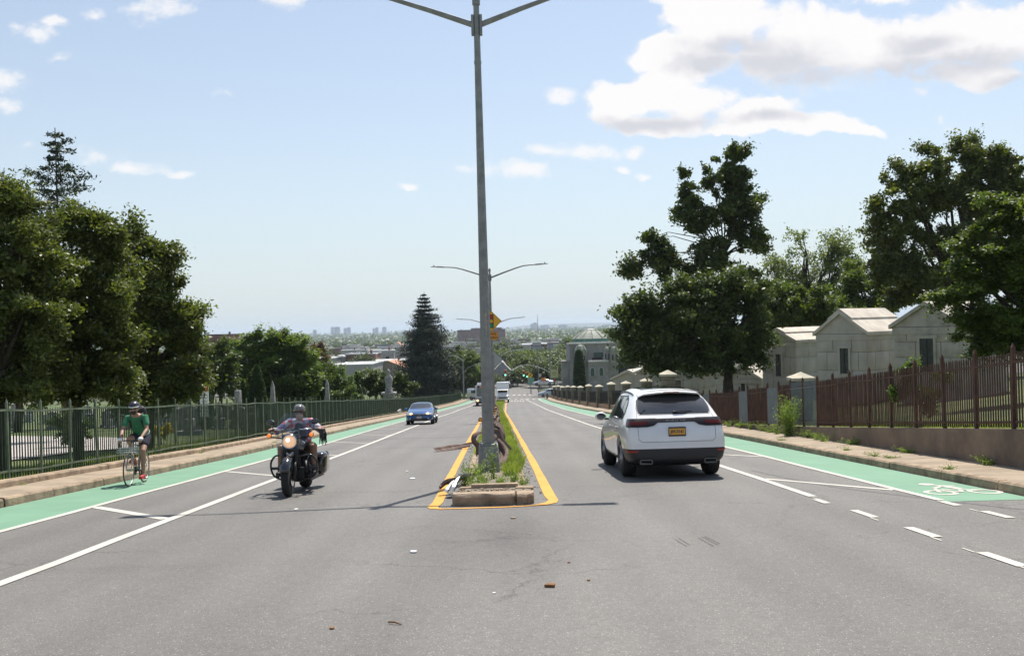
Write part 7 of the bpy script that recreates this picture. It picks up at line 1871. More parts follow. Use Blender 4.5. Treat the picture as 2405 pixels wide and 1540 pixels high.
def hand(mb, wrist, palm_dir, curl_dir, side, s=1.0, thumb=1):
    """palm from the wrist along palm_dir; five fingers curling towards curl_dir"""
    pd, cd = palm_dir.normalized(), curl_dir.normalized(); w = side.normalized()
    c = wrist + pd * .045 * s
    M_ = Matrix((w, pd, cd)).transposed()
    vs = []
    mb.box(c, (.078 * s, .085 * s, .028 * s), rot=M_.to_euler())
    for k, (o_, L) in enumerate(((-.030, .072), (-.010, .082), (.010, .077), (.030, .062))):
        b = wrist + pd * .085 * s + w * o_ * s
        p1 = b + pd * L * .42 * s + cd * .006 * s; p2 = p1 + (pd * .35 + cd).normalized() * L * .38 * s; p3 = p2 + (cd - pd * .45).normalized() * L * .30 * s
        limb(mb, [b, p1, p2, p3], [.0095 * s, .0092 * s, .0085 * s, .0075 * s], 8)
    b = wrist + pd * .025 * s + w * .036 * thumb * s
    limb(mb, [b, b + (w * thumb + pd * .7 + cd * .3).normalized() * .035 * s, b + (w * thumb * .6 + pd + cd * .9).normalized() * .065 * s], [.012 * s, .011 * s, .009 * s], 8)
def head(mb, c, fw, up, s=1.0):
    """head with brow, nose, chin, ears; fw is where the face looks"""
    fw = fw.normalized(); sd = fw.cross(up).normalized(); up = sd.cross(fw)
    def P(a, b, d): return c + sd * a * s + fw * b * s + up * d * s
    rings = []
    prof = [(-.125, .030, .030, .055), (-.112, .046, .050, .045), (-.085, .058, .070, .028), (-.05, .068, .084, .012), (-.01, .074, .092, .002), (.03, .077, .097, -.002), (.07, .073, .094, -.006), (.10, .058, .076, -.010), (.122, .030, .040, -.012)]
    for z, a, b, off in prof:
        rings.append([P(a * math.cos(2 * math.pi * k / 20), off + b * math.sin(2 * math.pi * k / 20), z) for k in range(20)])
    mb.loft(rings)
    mb.tube([P(0, .088, .02), P(0, .108, -.018), P(0, .116, -.032)], [.008 * s, .012 * s, .014 * s], 8)          # nose
    mb.tube([P(-.016, .100, -.036), P(.016, .100, -.036)], .009 * s, 6)
    mb.tube([P(-.05, .078, .028), P(-.02, .092, .034), P(.02, .092, .034), P(.05, .078, .028)], .009 * s, 6)      # brow
    mb.tube([P(-.022, .088, -.066), P(0, .096, -.064), P(.022, .088, -.066)], .007 * s, 6)                        # lips
    mb.ball(P(0, .075, -.105), .024 * s)
    for q in (-1, 1): mb.ball(P(q * .080, -.005, -.005), (.012 * s, .022 * s, .032 * s))
    return P
M_SKIN = mat('skin', (.36, .20, .135), .55, noise=.12, scale=12)
M_SKIN2 = mat('tanned_skin', (.30, .16, .10), .55, noise=.15, scale=12)
M_HAIR = mat('dark_hair', (.03, .02, .015), .7)
def patterned(name, cols, scale):
    m = bpy.data.materials.new(name); m.use_nodes = True; nt, N, L = nodes(m); b = nt.nodes['Principled BSDF']; b.inputs['Roughness'].default_value = .9
    tc = N('ShaderNodeTexCoord'); v = N('ShaderNodeTexVoronoi', Scale=scale); L(tc.outputs['Object'], v.inputs['Vector'])
    s = N('ShaderNodeSeparateColor'); L(v.outputs['Color'], s.inputs[0]); r = N('ShaderNodeValToRGB'); r.color_ramp.interpolation = 'CONSTANT'
    L(s.outputs[0], r.inputs[0]); e = r.color_ramp.elements
    e[0].color = (*cols[0], 1); e[0].position = 0; e[1].color = (*cols[1], 1); e[1].position = 1 / len(cols)
    for k, c in enumerate(cols[2:]): q = e.new((k + 2) / len(cols)); q.color = (*c, 1)
    L(r.outputs[0], b.inputs['Base Color']); return m

# ------------------------------------------------------------------ motorcycle
M_BIKEB = mat('gloss_black', (.008, .008, .009), .12, coat=1, spec=.6)
M_ENG = mat('engine_black', (.02, .02, .02), .45, metal=.4)
M_CHR = mat('chrome', (.65, .65, .66), .12, metal=1.0)
M_CLEAR = bpy.data.materials.new('clear_screen'); M_CLEAR.use_nodes = True
nt, N_, L_ = nodes(M_CLEAR); b_ = nt.nodes['Principled BSDF']; tr_ = N_('ShaderNodeBsdfTransparent'); tr_.inputs[0].default_value = (.86, .90, .93, 1)
b_.inputs['Base Color'].default_value = (.25, .28, .32, 1); b_.inputs['Roughness'].default_value = .05
mx_ = N_('ShaderNodeMixShader'); mx_.inputs[0].default_value = .16; L_(tr_.outputs[0], mx_.inputs[1]); L_(b_.outputs[0], mx_.inputs[2]); L_(mx_.outputs[0], nt.nodes['Material Output'].inputs['Surface'])
M_AMBER = emis('amber_signal_lit', (1.0, .26, .04), .4)
fa = Vector((-3.97, 15.55)); ry_ = 15.55 + 1.62
mo = thing('motorcycle', (-4.04, ry_, -H(ry_) + .004), 'black touring motorcycle with a lit round headlight and clear screen, coming uphill', 'motorcycle', rz=R(180 + 2.5), rx=slope)
def tyre(parent, y, r, w, rimr, name='wheel'):
    mb = MB(); prof = [(rimr, -w * .40), (r * .90, -w * .5), (r * .97, -w * .36), (r, -w * .12), (r, w * .12), (r * .97, w * .36), (r * .90, w * .5), (rimr, w * .40)]
    mb.lathe(prof, 40, c=(0, y, r), axis='X'); t = mb.build(name, M_TYRE, parent, smooth=True)
    mb = MB(); mb.lathe([(rimr + .005, -w * .38), (rimr - .02, -w * .30), (rimr - .02, w * .30), (rimr + .005, w * .38)], 32, c=(0, y, r), axis='X')
    for k in range(9):
        a = 6.283 * k / 9; mb.tube([(0, y, r), (0, y + math.cos(a) * rimr, r + math.sin(a) * rimr)], .012, 5)
    mb.tube([(-w * .5, y, r), (w * .5, y, r)], .035, 10); mb.build('rim', M_ENG, t); return t
tw = tyre(mo, 1.62, .325, .13, .235); mb = MB()
for s in (-1, 1): mb.lathe([(.15, s * .075 - .003), (.15, s * .075 + .003), (.08, s * .075 + .003), (.08, s * .075 - .003)], 24, c=(0, 1.62, .325), axis='X')
mb.build('brake_disc', M_CHR, tw)
tyre(mo, 0, .315, .18, .21)
def arc_fender(name, y, zc, r, w, a0, a1, m, n=16):
    rings = []
    for k in range(n + 1):
        a = R(a0 + (a1 - a0) * k / n); rr = []
        for q in range(9):
            t = q / 8 * 2 - 1; x = w / 2 * t; d = r - .05 * abs(t) ** 2.2
            rr.append(Vector((x, y + math.cos(a) * d, zc + math.sin(a) * d)))
        for q in range(8, -1, -1):
            t = q / 8 * 2 - 1; x = (w / 2 - .006) * t; d = r - .05 * abs(t) ** 2.2 - .008
            rr.append(Vector((x, y + math.cos(a) * d, zc + math.sin(a) * d)))
        rings.append(rr)
    mb = MB(); mb.loft(rings); return mb.build(name, m, mo, smooth=True)
arc_fender('front_fender', 1.62, .325, .375, .185, 18, 172, M_BIKEB); arc_fender('rear_fender', 0, .34, .38, .23, 20, 165, M_BIKEB)
mb = MB()
for s in (-1, 1): limb(mb, [V3(s * .105, 1.62, .325), V3(s * .105, 1.50, .62)], [.028, .034]); limb(mb, [V3(s * .105, 1.50, .60), V3(s * .105, 1.33, 1.02)], [.042, .042])
mb.build('fork', M_ENG, mo, smooth=True)
mb = MB(); mb.lathe([(.001, -.20), (.10, -.17), (.135, -.06), (.145, .02), (.125, .03)], 24, c=(0, 1.44, .94), axis='Y'); mb.box((0, 1.33, .96), (.30, .14, .20)); hs_ = mb.build('headlamp_shell', M_BIKEB, mo); finish(hs_, bevel=.02)
mb = MB(); mb.lathe([(.12, .02), (.13, .045), (.115, .055), (.11, .03)], 24, c=(0, 1.44, .94), axis='Y'); mb.build('headlamp_ring', M_CHR, hs_, smooth=True)
M_HLB = emis('motorcycle_headlamp_lit', (1.0, .60, .36), .32)
mb = MB(); mb.lathe([(.112, .03), (.09, .052), (.05, .064), (.001, .068)], 20, c=(0, 1.44, .94), axis='Y'); mb.build('headlight', M_HLB, mo, smooth=True)
mb = MB(); mb.ball((.02, 1.485, .965), (.045, .03, .045)); mb.build('headlamp_bulb', emis('bulb_lit', (1.0, .85, .65), 1.8), hs_, smooth=True)
for s in (-1, 1):
    mb = MB(); mb.tube([(s * .12, 1.35, .99), (s * .33, 1.38, 1.02), (s * .365, 1.40, 1.045)], .014, 6); mb.ball((s * .37, 1.40, 1.05), (.045, .035, .045)); st = mb.build('indicator_arm', M_ENG, mo, smooth=True)
    mb = MB(); mb.ball((s * .37, 1.425, 1.05), (.036, .02, .036)); mb.build('indicator', M_AMBER, st, smooth=True)
    mb = MB(); mb.tube([(s * .36, 1.12, 1.14), (s * .38, 1.16, 1.24)], .008, 6); mb.ball((s * .395, 1.17, 1.275), (.078, .022, .050)); mb.build('mirror', M_BIKEB, mo, smooth=True)
# handlebar, grips, levers, fringe
mb = MB(); limb(mb, [V3(0, 1.25, 1.10), V3(.16, 1.25, 1.14), V3(.30, 1.16, 1.15), V3(.47, .98, 1.12)], [.014] * 4, 8); limb(mb, [V3(0, 1.25, 1.10), V3(-.16, 1.25, 1.14), V3(-.30, 1.16, 1.15), V3(-.47, .98, 1.12)], [.014] * 4, 8); hb = mb.build('handlebar', M_CHR, mo, smooth=True)
for s in (-1, 1):
    mb = MB(); limb(mb, [V3(s * .35, 1.115, 1.142), V3(s * .47, .98, 1.12)], [.019, .019], 8); mb.build('grip', M_TRIM, hb, smooth=True)
    mb = MB(); mb.tube([(s * .33, 1.15, 1.15), (s * .40, 1.14, 1.14), (s * .50, 1.04, 1.12)], .007, 6); mb.build('lever', M_TRIM, hb)
mb = MB(); random.seed(3)
for s in (-1,):
    for k in range(26):
        t = k / 25; p = V3(s * (.44 + .10 * t), 1.07 - .10 * t, 1.13); mb.tube([p, p + V3(s * .02 + random.uniform(-.02, .02), random.uniform(-.02, .02), -.10), p + V3(s * random.uniform(.0, .05), -.03, -.20 - .10 * random.random())], [.007, .006, .004], 4)
mb.build('lever_fringe', M_TRIM, hb)
# clear screen
rings = []
for j in range(13):
    t = j / 12; z = .80 + .64 * t; w = (.25 + .03 * math.sin(t * 3.14)) * (1 if t < .6 else math.cos((t - .6) / .4 * 1.25) ** .55); row = []
    for k in range(15):
        a = (k / 14 - .5) * 2; row.append(V3(w * a, 1.50 - .26 * t - .10 * a * a, z))
    rings.append(row)
v, f = [], []
for r_ in rings: v += r_
for j in range(12):
    for k in range(14): q = j * 15 + k; f.append((q, q + 1, q + 16, q + 15))
o = add_mesh('windscreen', v, f, M_CLEAR, mo, smooth=True)
mb = MB()
for s in (-1, 1): mb.tube([(s * .13, 1.42, .85), (s * .15, 1.38, 1.18)], .010, 6)
mb.tube([(-.23, 1.34, 1.12), (-.12, 1.385, 1.14), (0, 1.40, 1.14), (.12, 1.385, 1.14), (.23, 1.34, 1.12)], .009, 6)
mb.build('windscreen_bracket', M_BIKEB, mo)
# tank, seat, engine, frame, bags, guards
mb = MB(); ell_loft(mb, [(V3(0, 1.14, .86), .05, .04, V3(1, 0, 0), V3(0, 0, 1)), (V3(0, 1.05, .86), .13, .10, V3(1, 0, 0), V3(0, 0, 1)), (V3(0, .85, .85), .165, .12, V3(1, 0, 0), V3(0, 0, 1)), (V3(0, .62, .80), .12, .09, V3(1, 0, 0), V3(0, 0, 1)), (V3(0, .52, .77), .05, .05, V3(1, 0, 0), V3(0, 0, 1))]); mb.build('fuel_tank', M_BIKEB, mo, smooth=True)
mb = MB(); ell_loft(mb, [(V3(0, .60, .73), .10, .04, V3(1, 0, 0), V3(0, 0, 1)), (V3(0, .40, .68), .19, .055, V3(1, 0, 0), V3(0, 0, 1)), (V3(0, .15, .70), .18, .07, V3(1, 0, 0), V3(0, 0, 1)), (V3(0, -.12, .76), .13, .05, V3(1, 0, 0), V3(0, 0, 1)), (V3(0, -.25, .76), .08, .03, V3(1, 0, 0), V3(0, 0, 1))]); mb.build('seat', M_TRIM, mo, smooth=True)
mb = MB(); mb.box((0, .72, .32), (.30, .52, .26)); mb.box((0, .40, .36), (.26, .30, .30))
for yy_, an in ((.92, -.4), (.58, .35)):
    for k in range(7): mb.box((0.02, yy_ + math.sin(-an) * (.04 + .035 * k), .44 + .04 * k), (.20, .20, .020), rot=Euler((an, 0, 0)))
mb.ball((.19, .62, .34), (.07, .16, .15)); mb.ball((-.19, .66, .34), (.06, .14, .14)); e_ = mb.build('engine', M_ENG, mo); finish(e_, bevel=.01)
mb = MB(); mb.tube([(.20, .90, .58), (.24, .98, .40), (.22, .80, .24), (.24, .30, .22), (.26, -.35, .24)], [.025, .028, .03, .045, .05], 10); mb.tube([(-.18, .95, .56), (-.20, 1.02, .40), (-.22, .80, .22), (-.25, -.35, .23)], [.025, .028, .04, .05], 10); mb.build('exhaust', M_ENG, mo, smooth=True)
mb = MB(); mb.tube([(0, 1.28, .98), (0, 1.12, .55), (0, 1.05, .25), (0, .2, .22), (0, 0, .315)], .03, 8); mb.tube([(0, 1.22, .95), (0, .6, .72), (0, .1, .66), (0, 0, .315)], .028, 8); mb.build('frame', M_ENG, mo)
for s in (-1, 1):
    mb = MB(); ell = []
    for y, a, b in ((-.36, .09, .16), (-.30, .125, .205), (0, .13, .215), (.16, .12, .20), (.22, .08, .15)):
        ring = [V3(s * .285 + a * (abs(math.cos(q)) ** .5) * (1 if math.cos(q) > 0 else -1), y, .46 + b * (abs(math.sin(q)) ** .5) * (1 if math.sin(q) > 0 else -1)) for q in np.linspace(0, 2 * math.pi, 24, endpoint=False)]
        ell.append(ring)
    mb.loft(ell); bag = mb.build('saddlebag', M_BIKEB, mo, smooth=True)
    mb = MB(); mb.box((s * .285, .0, .595), (.262, .50, .012)); mb.build('lid_seam', M_CHR, bag)
    mb = MB(); mb.tube(arc3([V3(s * .10, 1.16, .66), V3(s * .30, 1.14, .68), V3(s * .40, 1.12, .58), V3(s * .41, 1.08, .42), V3(s * .34, 1.04, .29), V3(s * .10, 1.02, .20)], 25), .019, 10); mb.build('crash_bar', M_BIKEB, mo, smooth=True)
    mb = MB(); mb.box((s * .29, .84, .30), (.14, .36, .035)); mb.box((s * .33, 1.07, .45), (.13, .06, .05)); mb.build('footboard', M_TRIM, mo)
mb = MB(); mb.tube([(-.05, 1.30, .72), (0, 1.31, .70), (.05, 1.30, .72)], .035, 8); mb.build('horn', M_CHR, mo)

rd = thing('person', mo.location, 'motorcyclist in a patterned red, white and blue shirt and dark glasses riding the black motorcycle', 'person', rz=R(180 + 2.5), rx=slope)
X, Y, Z = V3(1, 0, 0), V3(0, 1, 0), V3(0, 0, 1)
hip = V3(0, .34, .77); sh = V3(0, .50, 1.27); hc = V3(-.01, .60, 1.43)
body = MB()
ell_loft(body, [(hip - Z * .06, .15, .12, X, Y), (hip + Z * .04, .175, .14, X, Y), (V3(0, .36, .96), .165, .145, X, Y), (V3(0, .42, 1.12), .19, .13, X, Y), (V3(0, .47, 1.24), .19, .11, X, Y), (sh + V3(0, 0, .04), .10, .075, X, Y)])
limb(body, [sh + Z * .02, hc - V3(0, .02, .10)], [.062, .056])
P_ = head(body, hc, V3(-.02, 1, -.05), Z)
for s in (-1, 1):
    S_, E_, Wr = V3(s * .195, .50, 1.255), V3(s * .41, .62, 1.09), V3(s * .43, .90, 1.15)
    limb(body, [V3(s * .10, .49, 1.27), S_, S_.lerp(E_, .5), E_], [.06, .060, .050, .044]); limb(body, [E_, E_.lerp(Wr, .4), Wr], [.044, .044, .030])
    hand(body, Wr, V3(s * .12, 1, -.05), V3(0, .25, -1), V3(s, .1, 0), 1.0, -s)
    Hp, Kn, An = V3(s * .10, .36, .76), V3(s * .30, .80, .80), V3(s * .31, .80, .40)
    limb(body, [Hp, Hp.lerp(Kn, .5), Kn], [.098, .086, .064]); limb(body, [Kn, Kn.lerp(An, .35) - Y * .02, An], [.062, .060, .042]); limb(body, [An, An + V3(0, .02, -.05)], [.042, .045]); limb(body, [An + V3(0, 0, -.06), An + V3(s * .01, .15, -.065)], [.042, .034])
remeshed(body, 'body', M_SKIN2, rd, .011)
st = MB()
ell_loft(st, [(hip - Z * .01, .192, .160, X, Y), (V3(0, .36, .96), .182, .162, X, Y), (V3(0, .42, 1.12), .206, .147, X, Y), (V3(0, .47, 1.24), .204, .125, X, Y), (sh + V3(0, 0, .035), .125, .095, X, Y)])
for s in (-1, 1):
    S_, E_, Wr = V3(s * .195, .50, 1.255), V3(s * .41, .62, 1.09), V3(s * .43, .90, 1.15)
    limb(st, [V3(s * .10, .49, 1.262), S_, S_.lerp(E_, .6), E_], [.070, .078, .072, .064]); limb(st, [E_, E_.lerp(Wr, .55)], [.062, .054])
    mb_ = None
remeshed(st, 'shirt', patterned('patterned_shirt', [(.55, .52, .55), (.33, .04, .06), (.10, .12, .26), (.40, .38, .44), (.45, .10, .12), (.18, .20, .34)], 17), rd, .012, 3)
vs_ = MB(); ell_loft(vs_, [(V3(0, .45, .92), .12, .10, X, Y), (V3(0, .49, 1.10), .13, .10, X, Y), (V3(0, .53, 1.24), .095, .07, X, Y)]); remeshed(vs_, 'undershirt', mat('navy_cloth', (.02, .022, .035), .9), rd, .012)
sh_ = MB()
for s in (-1, 1): limb(sh_, [V3(s * .09, .34, .77), V3(s * .19, .57, .79), V3(s * .27, .73, .80)], [.115, .105, .088])
ell_loft(sh_, [(hip - Z * .07, .17, .14, X, Y), (hip + Z * .02, .185, .155, X, Y)]); remeshed(sh_, 'shorts', mat('brown_shorts', (.09, .055, .035), .9), rd, .012)
for s in (-1, 1):
    bt = MB(); An = V3(s * .31, .80, .40); limb(bt, [An + Z * .06, An + Z * -.02], [.052, .055]); limb(bt, [An + V3(0, -.03, -.055), An + V3(s * .01, .17, -.06)], [.046, .042]); bt.box(An + V3(0, .07, -.10), (.09, .28, .02)); remeshed(bt, 'boot', M_TRIM, rd, .012)
hm = MB()
def dome(mb, c, rx, ry, rz, zc, fw=0.0, n=24):
    rings = []
    for j in range(9):
        t = j / 8 * math.pi / 2; rings.append([V3(c.x + rx * math.cos(t) * math.cos(2 * math.pi * k / n), c.y + ry * math.cos(t) * math.sin(2 * math.pi * k / n), c.z + zc + rz * math.sin(t)) for k in range(n)])
    mb.loft([[p - Z * .03 for p in rings[0]]] + rings[:-1] + [[V3(c.x + .001 * math.cos(k), c.y + .001 * math.sin(k), c.z + zc + rz) for k in range(n)]])
dome(hm, hc, .106, .125, .100, .062); hm.build('helmet', mat('mottled_helmet', (.20, .19, .18), .12, coat=1, color2=(.07, .05, .05), scale=14), rd, smooth=True)
mb = MB(); mb.tube([P_(-.088, .0, .022), P_(-.064, .085, .016), P_(0, .118, .012), P_(.064, .085, .016), P_(.088, .0, .022)], .007, 6)
for q in (-1, 1): mb.ball(P_(q * .036, .104, .004), (.036, .020, .026))
mb.build('sunglasses', M_TRIM, rd, smooth=True)
mb = MB(); mb.tube([P_(-.095, .02, .02), P_(-.07, .04, -.08), P_(0, .07, -.125), P_(.07, .04, -.08), P_(.095, .02, .02)], .007, 6); mb.build('chin_strap', M_TRIM, rd)

# ------------------------------------------------------------------ bicycle and rider
by = 19.28
ang = 180 + 5.5
bk = thing('bicycle', (-8.02, by, -H(by) + .006), 'road bicycle with a wire front basket on the green lane beside the kerb', 'bicycle', rz=R(ang), rx=slope)
M_FRAME = mat('bicycle_frame', (.30, .30, .28), .35, metal=.5); M_TAN = mat('tan_tyre', (.06, .05, .04), .8); M_WIRE = mat('basket_wire', (.45, .47, .45), .35, metal=.7)
for y, nm in ((0, 'wheel'), (1.0, 'wheel')):
    mb = MB(); n = 48
    ring = [V3(0, y + .332 * math.cos(2 * math.pi * k / n), .34 + .332 * math.sin(2 * math.pi * k / n)) for k in range(n + 1)]
    mb.tube(ring, .0135, 8, caps=False); w_ = mb.build(nm, M_TAN, bk, smooth=True)
    mb = MB(); ring = [V3(0, y + .312 * math.cos(2 * math.pi * k / n), .34 + .312 * math.sin(2 * math.pi * k / n)) for k in range(n + 1)]; mb.tube(ring, .010, 6, caps=False); mb.build('rim', M_RIM, w_)
    mb = MB()
    for k in range(24): a = 2 * math.pi * k / 24; mb.tube([(.02 if k % 2 else -.02, y, .34), (0, y + .31 * math.cos(a), .34 + .31 * math.sin(a))], .0016, 3, caps=False)
    mb.tube([(-.05, y, .34), (.05, y, .34)], .018, 8); mb.build('spokes', M_RIM, w_)
bb = V3(0, .43, .28); st_ = V3(0, .24, .80); ht = V3(0, .80, .84); hd = V3(0, .84, .70)
mb = MB()
for a, b, r in ((bb, st_, .016), (st_, ht, .014), (hd, bb, .018), (hd + (hd - ht) * -.0, ht + V3(0, -.01, .04), .019), (st_, V3(0, .18, .94), .013)): mb.tube([a, b], r, 8)
for s in (-1, 1): mb.tube([bb, V3(s * .06, 0, .34)], .011, 6); mb.tube([st_, V3(s * .06, 0, .34)], .008, 6)
mb.build('frame', M_FRAME, bk)
mb = MB()
for s in (-1, 1): mb.tube([hd, V3(s * .05, .88, .62), V3(s * .05, 1.0, .34)], [.014, .013, .009], 6)
mb.build('fork', M_FRAME, bk)
mb = MB(); mb.tube([(0, .78, .88), (0, .86, .93)], .014, 8); mb.tube([(-.20, .84, .80), (-.20, .93, .82), (-.20, .96, .90), (-.20, .88, .935), (-.10, .86, .93), (.10, .86, .93), (.20, .88, .935), (.20, .96, .90), (.20, .93, .82), (.20, .84, .80)], .013, 8); mb.build('handlebar', M_TRIM, bk, smooth=True)
mb = MB(); ell_loft(mb, [(V3(0, .04, .965), .07, .022, X, Z), (V3(0, .14, .965), .065, .02, X, Z), (V3(0, .30, .955), .018, .015, X, Z)]); mb.build('saddle', M_TRIM, bk, smooth=True)
mb = MB(); mb.lathe([(.09, -.004), (.09, .004), (.02, .006), (.02, -.006)], 20, c=(.045, .43, .28), axis='X'); ca = R(80)
pedL, pedR = V3(-.09, .43 + .17 * math.cos(-ca), .28 + .17 * math.sin(-ca)), V3(.09, .43 - .17 * math.cos(-ca), .28 - .17 * math.sin(-ca))
mb.tube([(-.075, .43, .28), (.075, .43, .28)], .016, 8); mb.tube([(-.07, .43, .28), (-.08, pedL.y, pedL.z)], .010, 6); mb.tube([(.07, .43, .28), (.08, pedR.y, pedR.z)], .010, 6); mb.box(pedL - X * .04, (.10, .08, .018)); mb.box(pedR + X * .04, (.10, .08, .018)); mb.build('crank', M_TRIM, bk)
mb = MB(); bx = .17
for z in (.70, .745, .79):
    mb.tube([(-bx, .90, z), (bx, .90, z), (bx, 1.20, z), (-bx, 1.20, z), (-bx, .90, z)], .0055, 4)
for k in range(8):
    x = -bx + 2 * bx * k / 7
    for y in (.90, 1.20): mb.tube([(x, y, .70), (x, y, .79)], .0035, 4)
    mb.tube([(x, .90, .70), (x, 1.20, .70)], .0035, 4)
for s in (-1, 1): mb.tube([(s * .07, 1.05, .70), (s * .055, 1.0, .36)], .006, 4)
mb.build('basket', M_WIRE, bk)
mb = MB(); mb.lathe([(.034, 0), (.036, .14), (.022, .17), (.018, .20), (.001, .2)], 12); o = mb.build('bottle', mat('red_bottle', (.45, .05, .03), .4), bk, smooth=True); o.location = (0, .56, .42); o.rotation_euler = (R(-38), 0, 0)

cy = thing('person', bk.location, 'cyclist in a green T-shirt, dark shorts and helmet riding in the green lane', 'person', rz=R(ang), rx=slope)
hip = V3(0, .15, 1.03); sh = V3(0, .50, 1.42); hc = V3(.0, .64, 1.585); cb_ = MB()
sp = (sh - hip).normalized(); fwd = X.cross(sp) * -1
if fwd.y < 0: fwd = -fwd
ell_loft(cb_, [(hip - sp * .07, .145, .12, X, fwd), (hip + sp * .05, .155, .125, X, fwd), (hip.lerp(sh, .4), .14, .115, X, fwd), (hip.lerp(sh, .75), .175, .12, X, fwd), (sh - sp * .02, .175, .095, X, fwd), (sh + sp * .05, .08, .06, X, fwd)])
limb(cb_, [sh + sp * .01, hc - V3(0, .03, .10)], [.056, .052]); Pc = head(cb_, hc, V3(.0, 1, -.12), Z)
for s in (-1, 1):
    S_, E_, Wr = V3(s * .185, .50, 1.39), V3(s * .245, .62, 1.14), V3(s * .205, .86, .985)
    limb(cb_, [V3(s * .09, .48, 1.40), S_, S_.lerp(E_, .5), E_], [.05, .052, .045, .038]); limb(cb_, [E_, E_.lerp(Wr, .35), Wr], [.038, .038, .026])
    hand(cb_, Wr, V3(0, .8, -.45), V3(0, -.3, -1), V3(s, 0, 0), 1.0, -s)
pts = {}
for s in (-1, 1):
    An = (pedL + V3(-.02, -.04, .13)) if s < 0 else (pedR + V3(.02, -.05, .13))
    Hp = V3(s * .09, .16, .98)
    # knee from two bone lengths
    a, b = .44, .45; dv = An - Hp; L = min(dv.length, a + b - .01); m = (a * a - b * b + L * L) / (2 * L); h = math.sqrt(max(0, a * a - m * m))
    nrm = dv.normalized(); pf = (Y - nrm * nrm.y).normalized(); Kn = Hp + nrm * m + pf * h + X * s * .03
    limb(cb_, [Hp, Hp.lerp(Kn, .5), Kn], [.088, .075, .056]); limb(cb_, [Kn, Kn.lerp(An, .3) - Y * .015, An], [.054, .055, .036]); limb(cb_, [An, An + V3(0, .0, -.06)], [.036, .04]); limb(cb_, [An + V3(0, .0, -.07), An + V3(0, .15, -.09)], [.038, .03])
    pts[s] = (Hp, Kn, An)
remeshed(cb_, 'body', M_SKIN, cy, .010)
ts = MB()
ell_loft(ts, [(hip + sp * .03, .172, .145, X, fwd), (hip.lerp(sh, .4), .162, .135, X, fwd), (hip.lerp(sh, .75), .190, .135, X, fwd), (sh - sp * .02, .188, .108, X, fwd), (sh + sp * .03, .10, .078, X, fwd)])
for s in (-1, 1): S_, E_ = V3(s * .185, .50, 1.39), V3(s * .245, .62, 1.14); limb(ts, [V3(s * .09, .48, 1.40), S_, S_.lerp(E_, .55)], [.06, .066, .062])
remeshed(ts, 't_shirt', mat('green_shirt', (.035, .17, .085), .9, noise=.25, scale=8), cy, .011, 3)
so_ = MB(); ell_loft(so_, [(hip - sp * .08, .16, .135, X, fwd), (hip + sp * .04, .168, .14, X, fwd)])
for s in (-1, 1): Hp, Kn, An = pts[s]; limb(so_, [Hp, Hp.lerp(Kn, .55)], [.105, .095])
remeshed(so_, 'shorts', mat('navy_shorts', (.018, .018, .035), .9), cy, .011)
for s in (-1, 1):
    Hp, Kn, An = pts[s]; q = MB(); limb(q, [An + V3(0, -.02, -.07), An + V3(0, .17, -.095)], [.044, .036]); q.box(An + V3(0, .07, -.125), (.08, .26, .018)); remeshed(q, 'shoe', mat('red_shoe', (.40, .03, .03), .6), cy, .010)
    Wr = V3(s * .205, .86, .985); q = MB(); q.ball(Wr + V3(0, .045, -.03), (.052, .065, .042)); q.build('glove', M_PAPER, cy, smooth=True)
q = MB(); dome(q, hc, .104, .130, .095, .062); q.build('helmet', mat('dark_helmet', (.045, .04, .06), .35), cy, smooth=True)
q = MB(); q.tube([Pc(-.10, .03, .045), Pc(-.07, .10, .042), Pc(0, .145, .038), Pc(.07, .10, .042), Pc(.10, .03, .045)], .010, 6); q.build('helmet_visor', M_WHITEP, cy)
q = MB(); q.tube([Pc(-.085, .0, .02), Pc(-.06, .075, .012), Pc(0, .106, .010), Pc(.06, .075, .012), Pc(.085, .0, .02)], .006, 6)
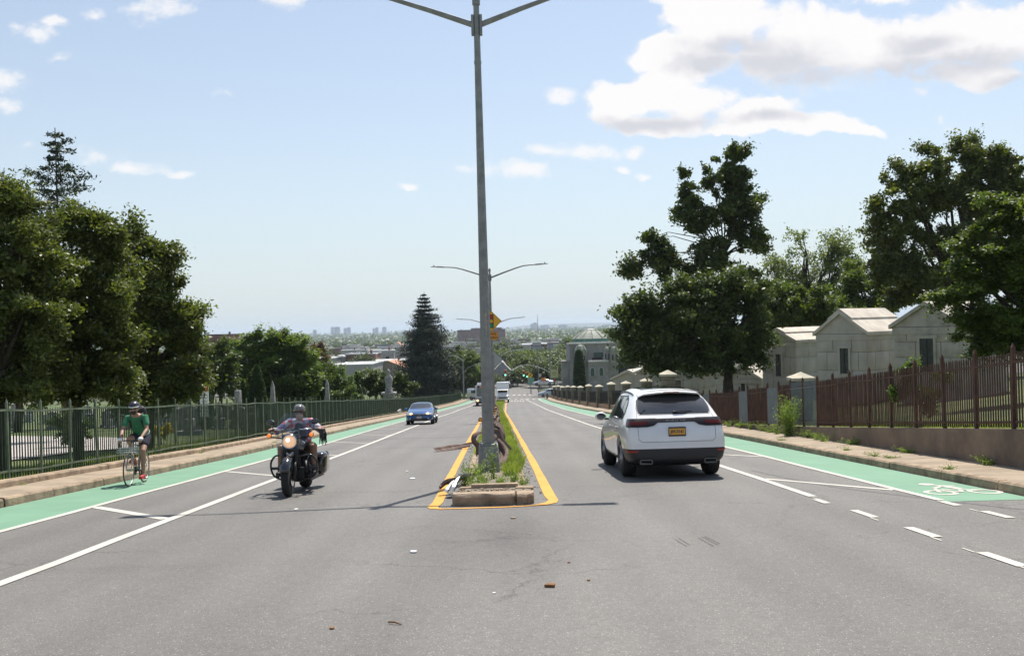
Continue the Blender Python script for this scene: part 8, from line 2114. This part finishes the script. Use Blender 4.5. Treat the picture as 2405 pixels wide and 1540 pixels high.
for s in (-1, 1): q.ball(Pc(s * .034, .09, .004), (.03, .012, .018))
q.build('sunglasses', M_TRIM, cy, smooth=True)
q = MB(); ell_loft(q, [(hc + V3(0, .06, -.13), .035, .03, X, Y), (hc + V3(0, .055, -.08), .062, .045, X, Y), (hc + V3(0, .05, -.05), .060, .045, X, Y)]); q.build('beard', M_HAIR, cy, smooth=True)
q = MB(); ell_loft(q, [(hip + sp * .045, .178, .152, X, fwd), (hip + sp * .075, .174, .150, X, fwd)]); q.build('waist_strap', mat('pale_strap', (.5, .48, .42), .8), cy)
bp = thing('backpack', bk.location, 'black backpack on the cyclist in green', 'backpack', rz=R(ang), rx=slope)
q = MB(); cpt = hip.lerp(sh, .68) - fwd * .20; ell_loft(q, [(cpt - sp * .24, .13, .08, X, fwd), (cpt - sp * .20, .155, .10, X, fwd), (cpt + sp * .15, .15, .10, X, fwd), (cpt + sp * .24, .11, .07, X, fwd)]); remeshed(q, 'bag', M_TRIM, bp, .012)
for s in (-1, 1):
    q = MB(); q.tube([sh + X * s * .10 - fwd * .12 - sp * .02, sh + X * s * .105 + sp * .035, sh + X * s * .11 + fwd * .105 - sp * .06, hip.lerp(sh, .62) + X * s * .145 + fwd * .12, hip.lerp(sh, .45) + X * s * .17], .022, 6); q.build('strap', M_TRIM, bp, smooth=True)
# ------------------------------------------------------------------ air
hm_ = bpy.data.materials.new('haze_air'); hm_.use_nodes = True
nt = hm_.node_tree; nt.nodes.remove(nt.nodes['Principled BSDF'])
pv = nt.nodes.new('ShaderNodeVolumePrincipled'); pv.inputs['Color'].default_value = (.74, .86, 1.0, 1); pv.inputs['Density'].default_value = .000095; pv.inputs['Anisotropy'].default_value = .2
nt.links.new(pv.outputs[0], nt.nodes['Material Output'].inputs['Volume'])
mb = MB(); zb_, zt_ = -75.0, 90.0
mb.box((0, 6900, (zb_ + zt_) / 2), (19000, 14400, zt_ - zb_))
o = mb.build('haze', hm_); tag(o, 'thin summer haze lying over the distant town', 'haze', kind='stuff')
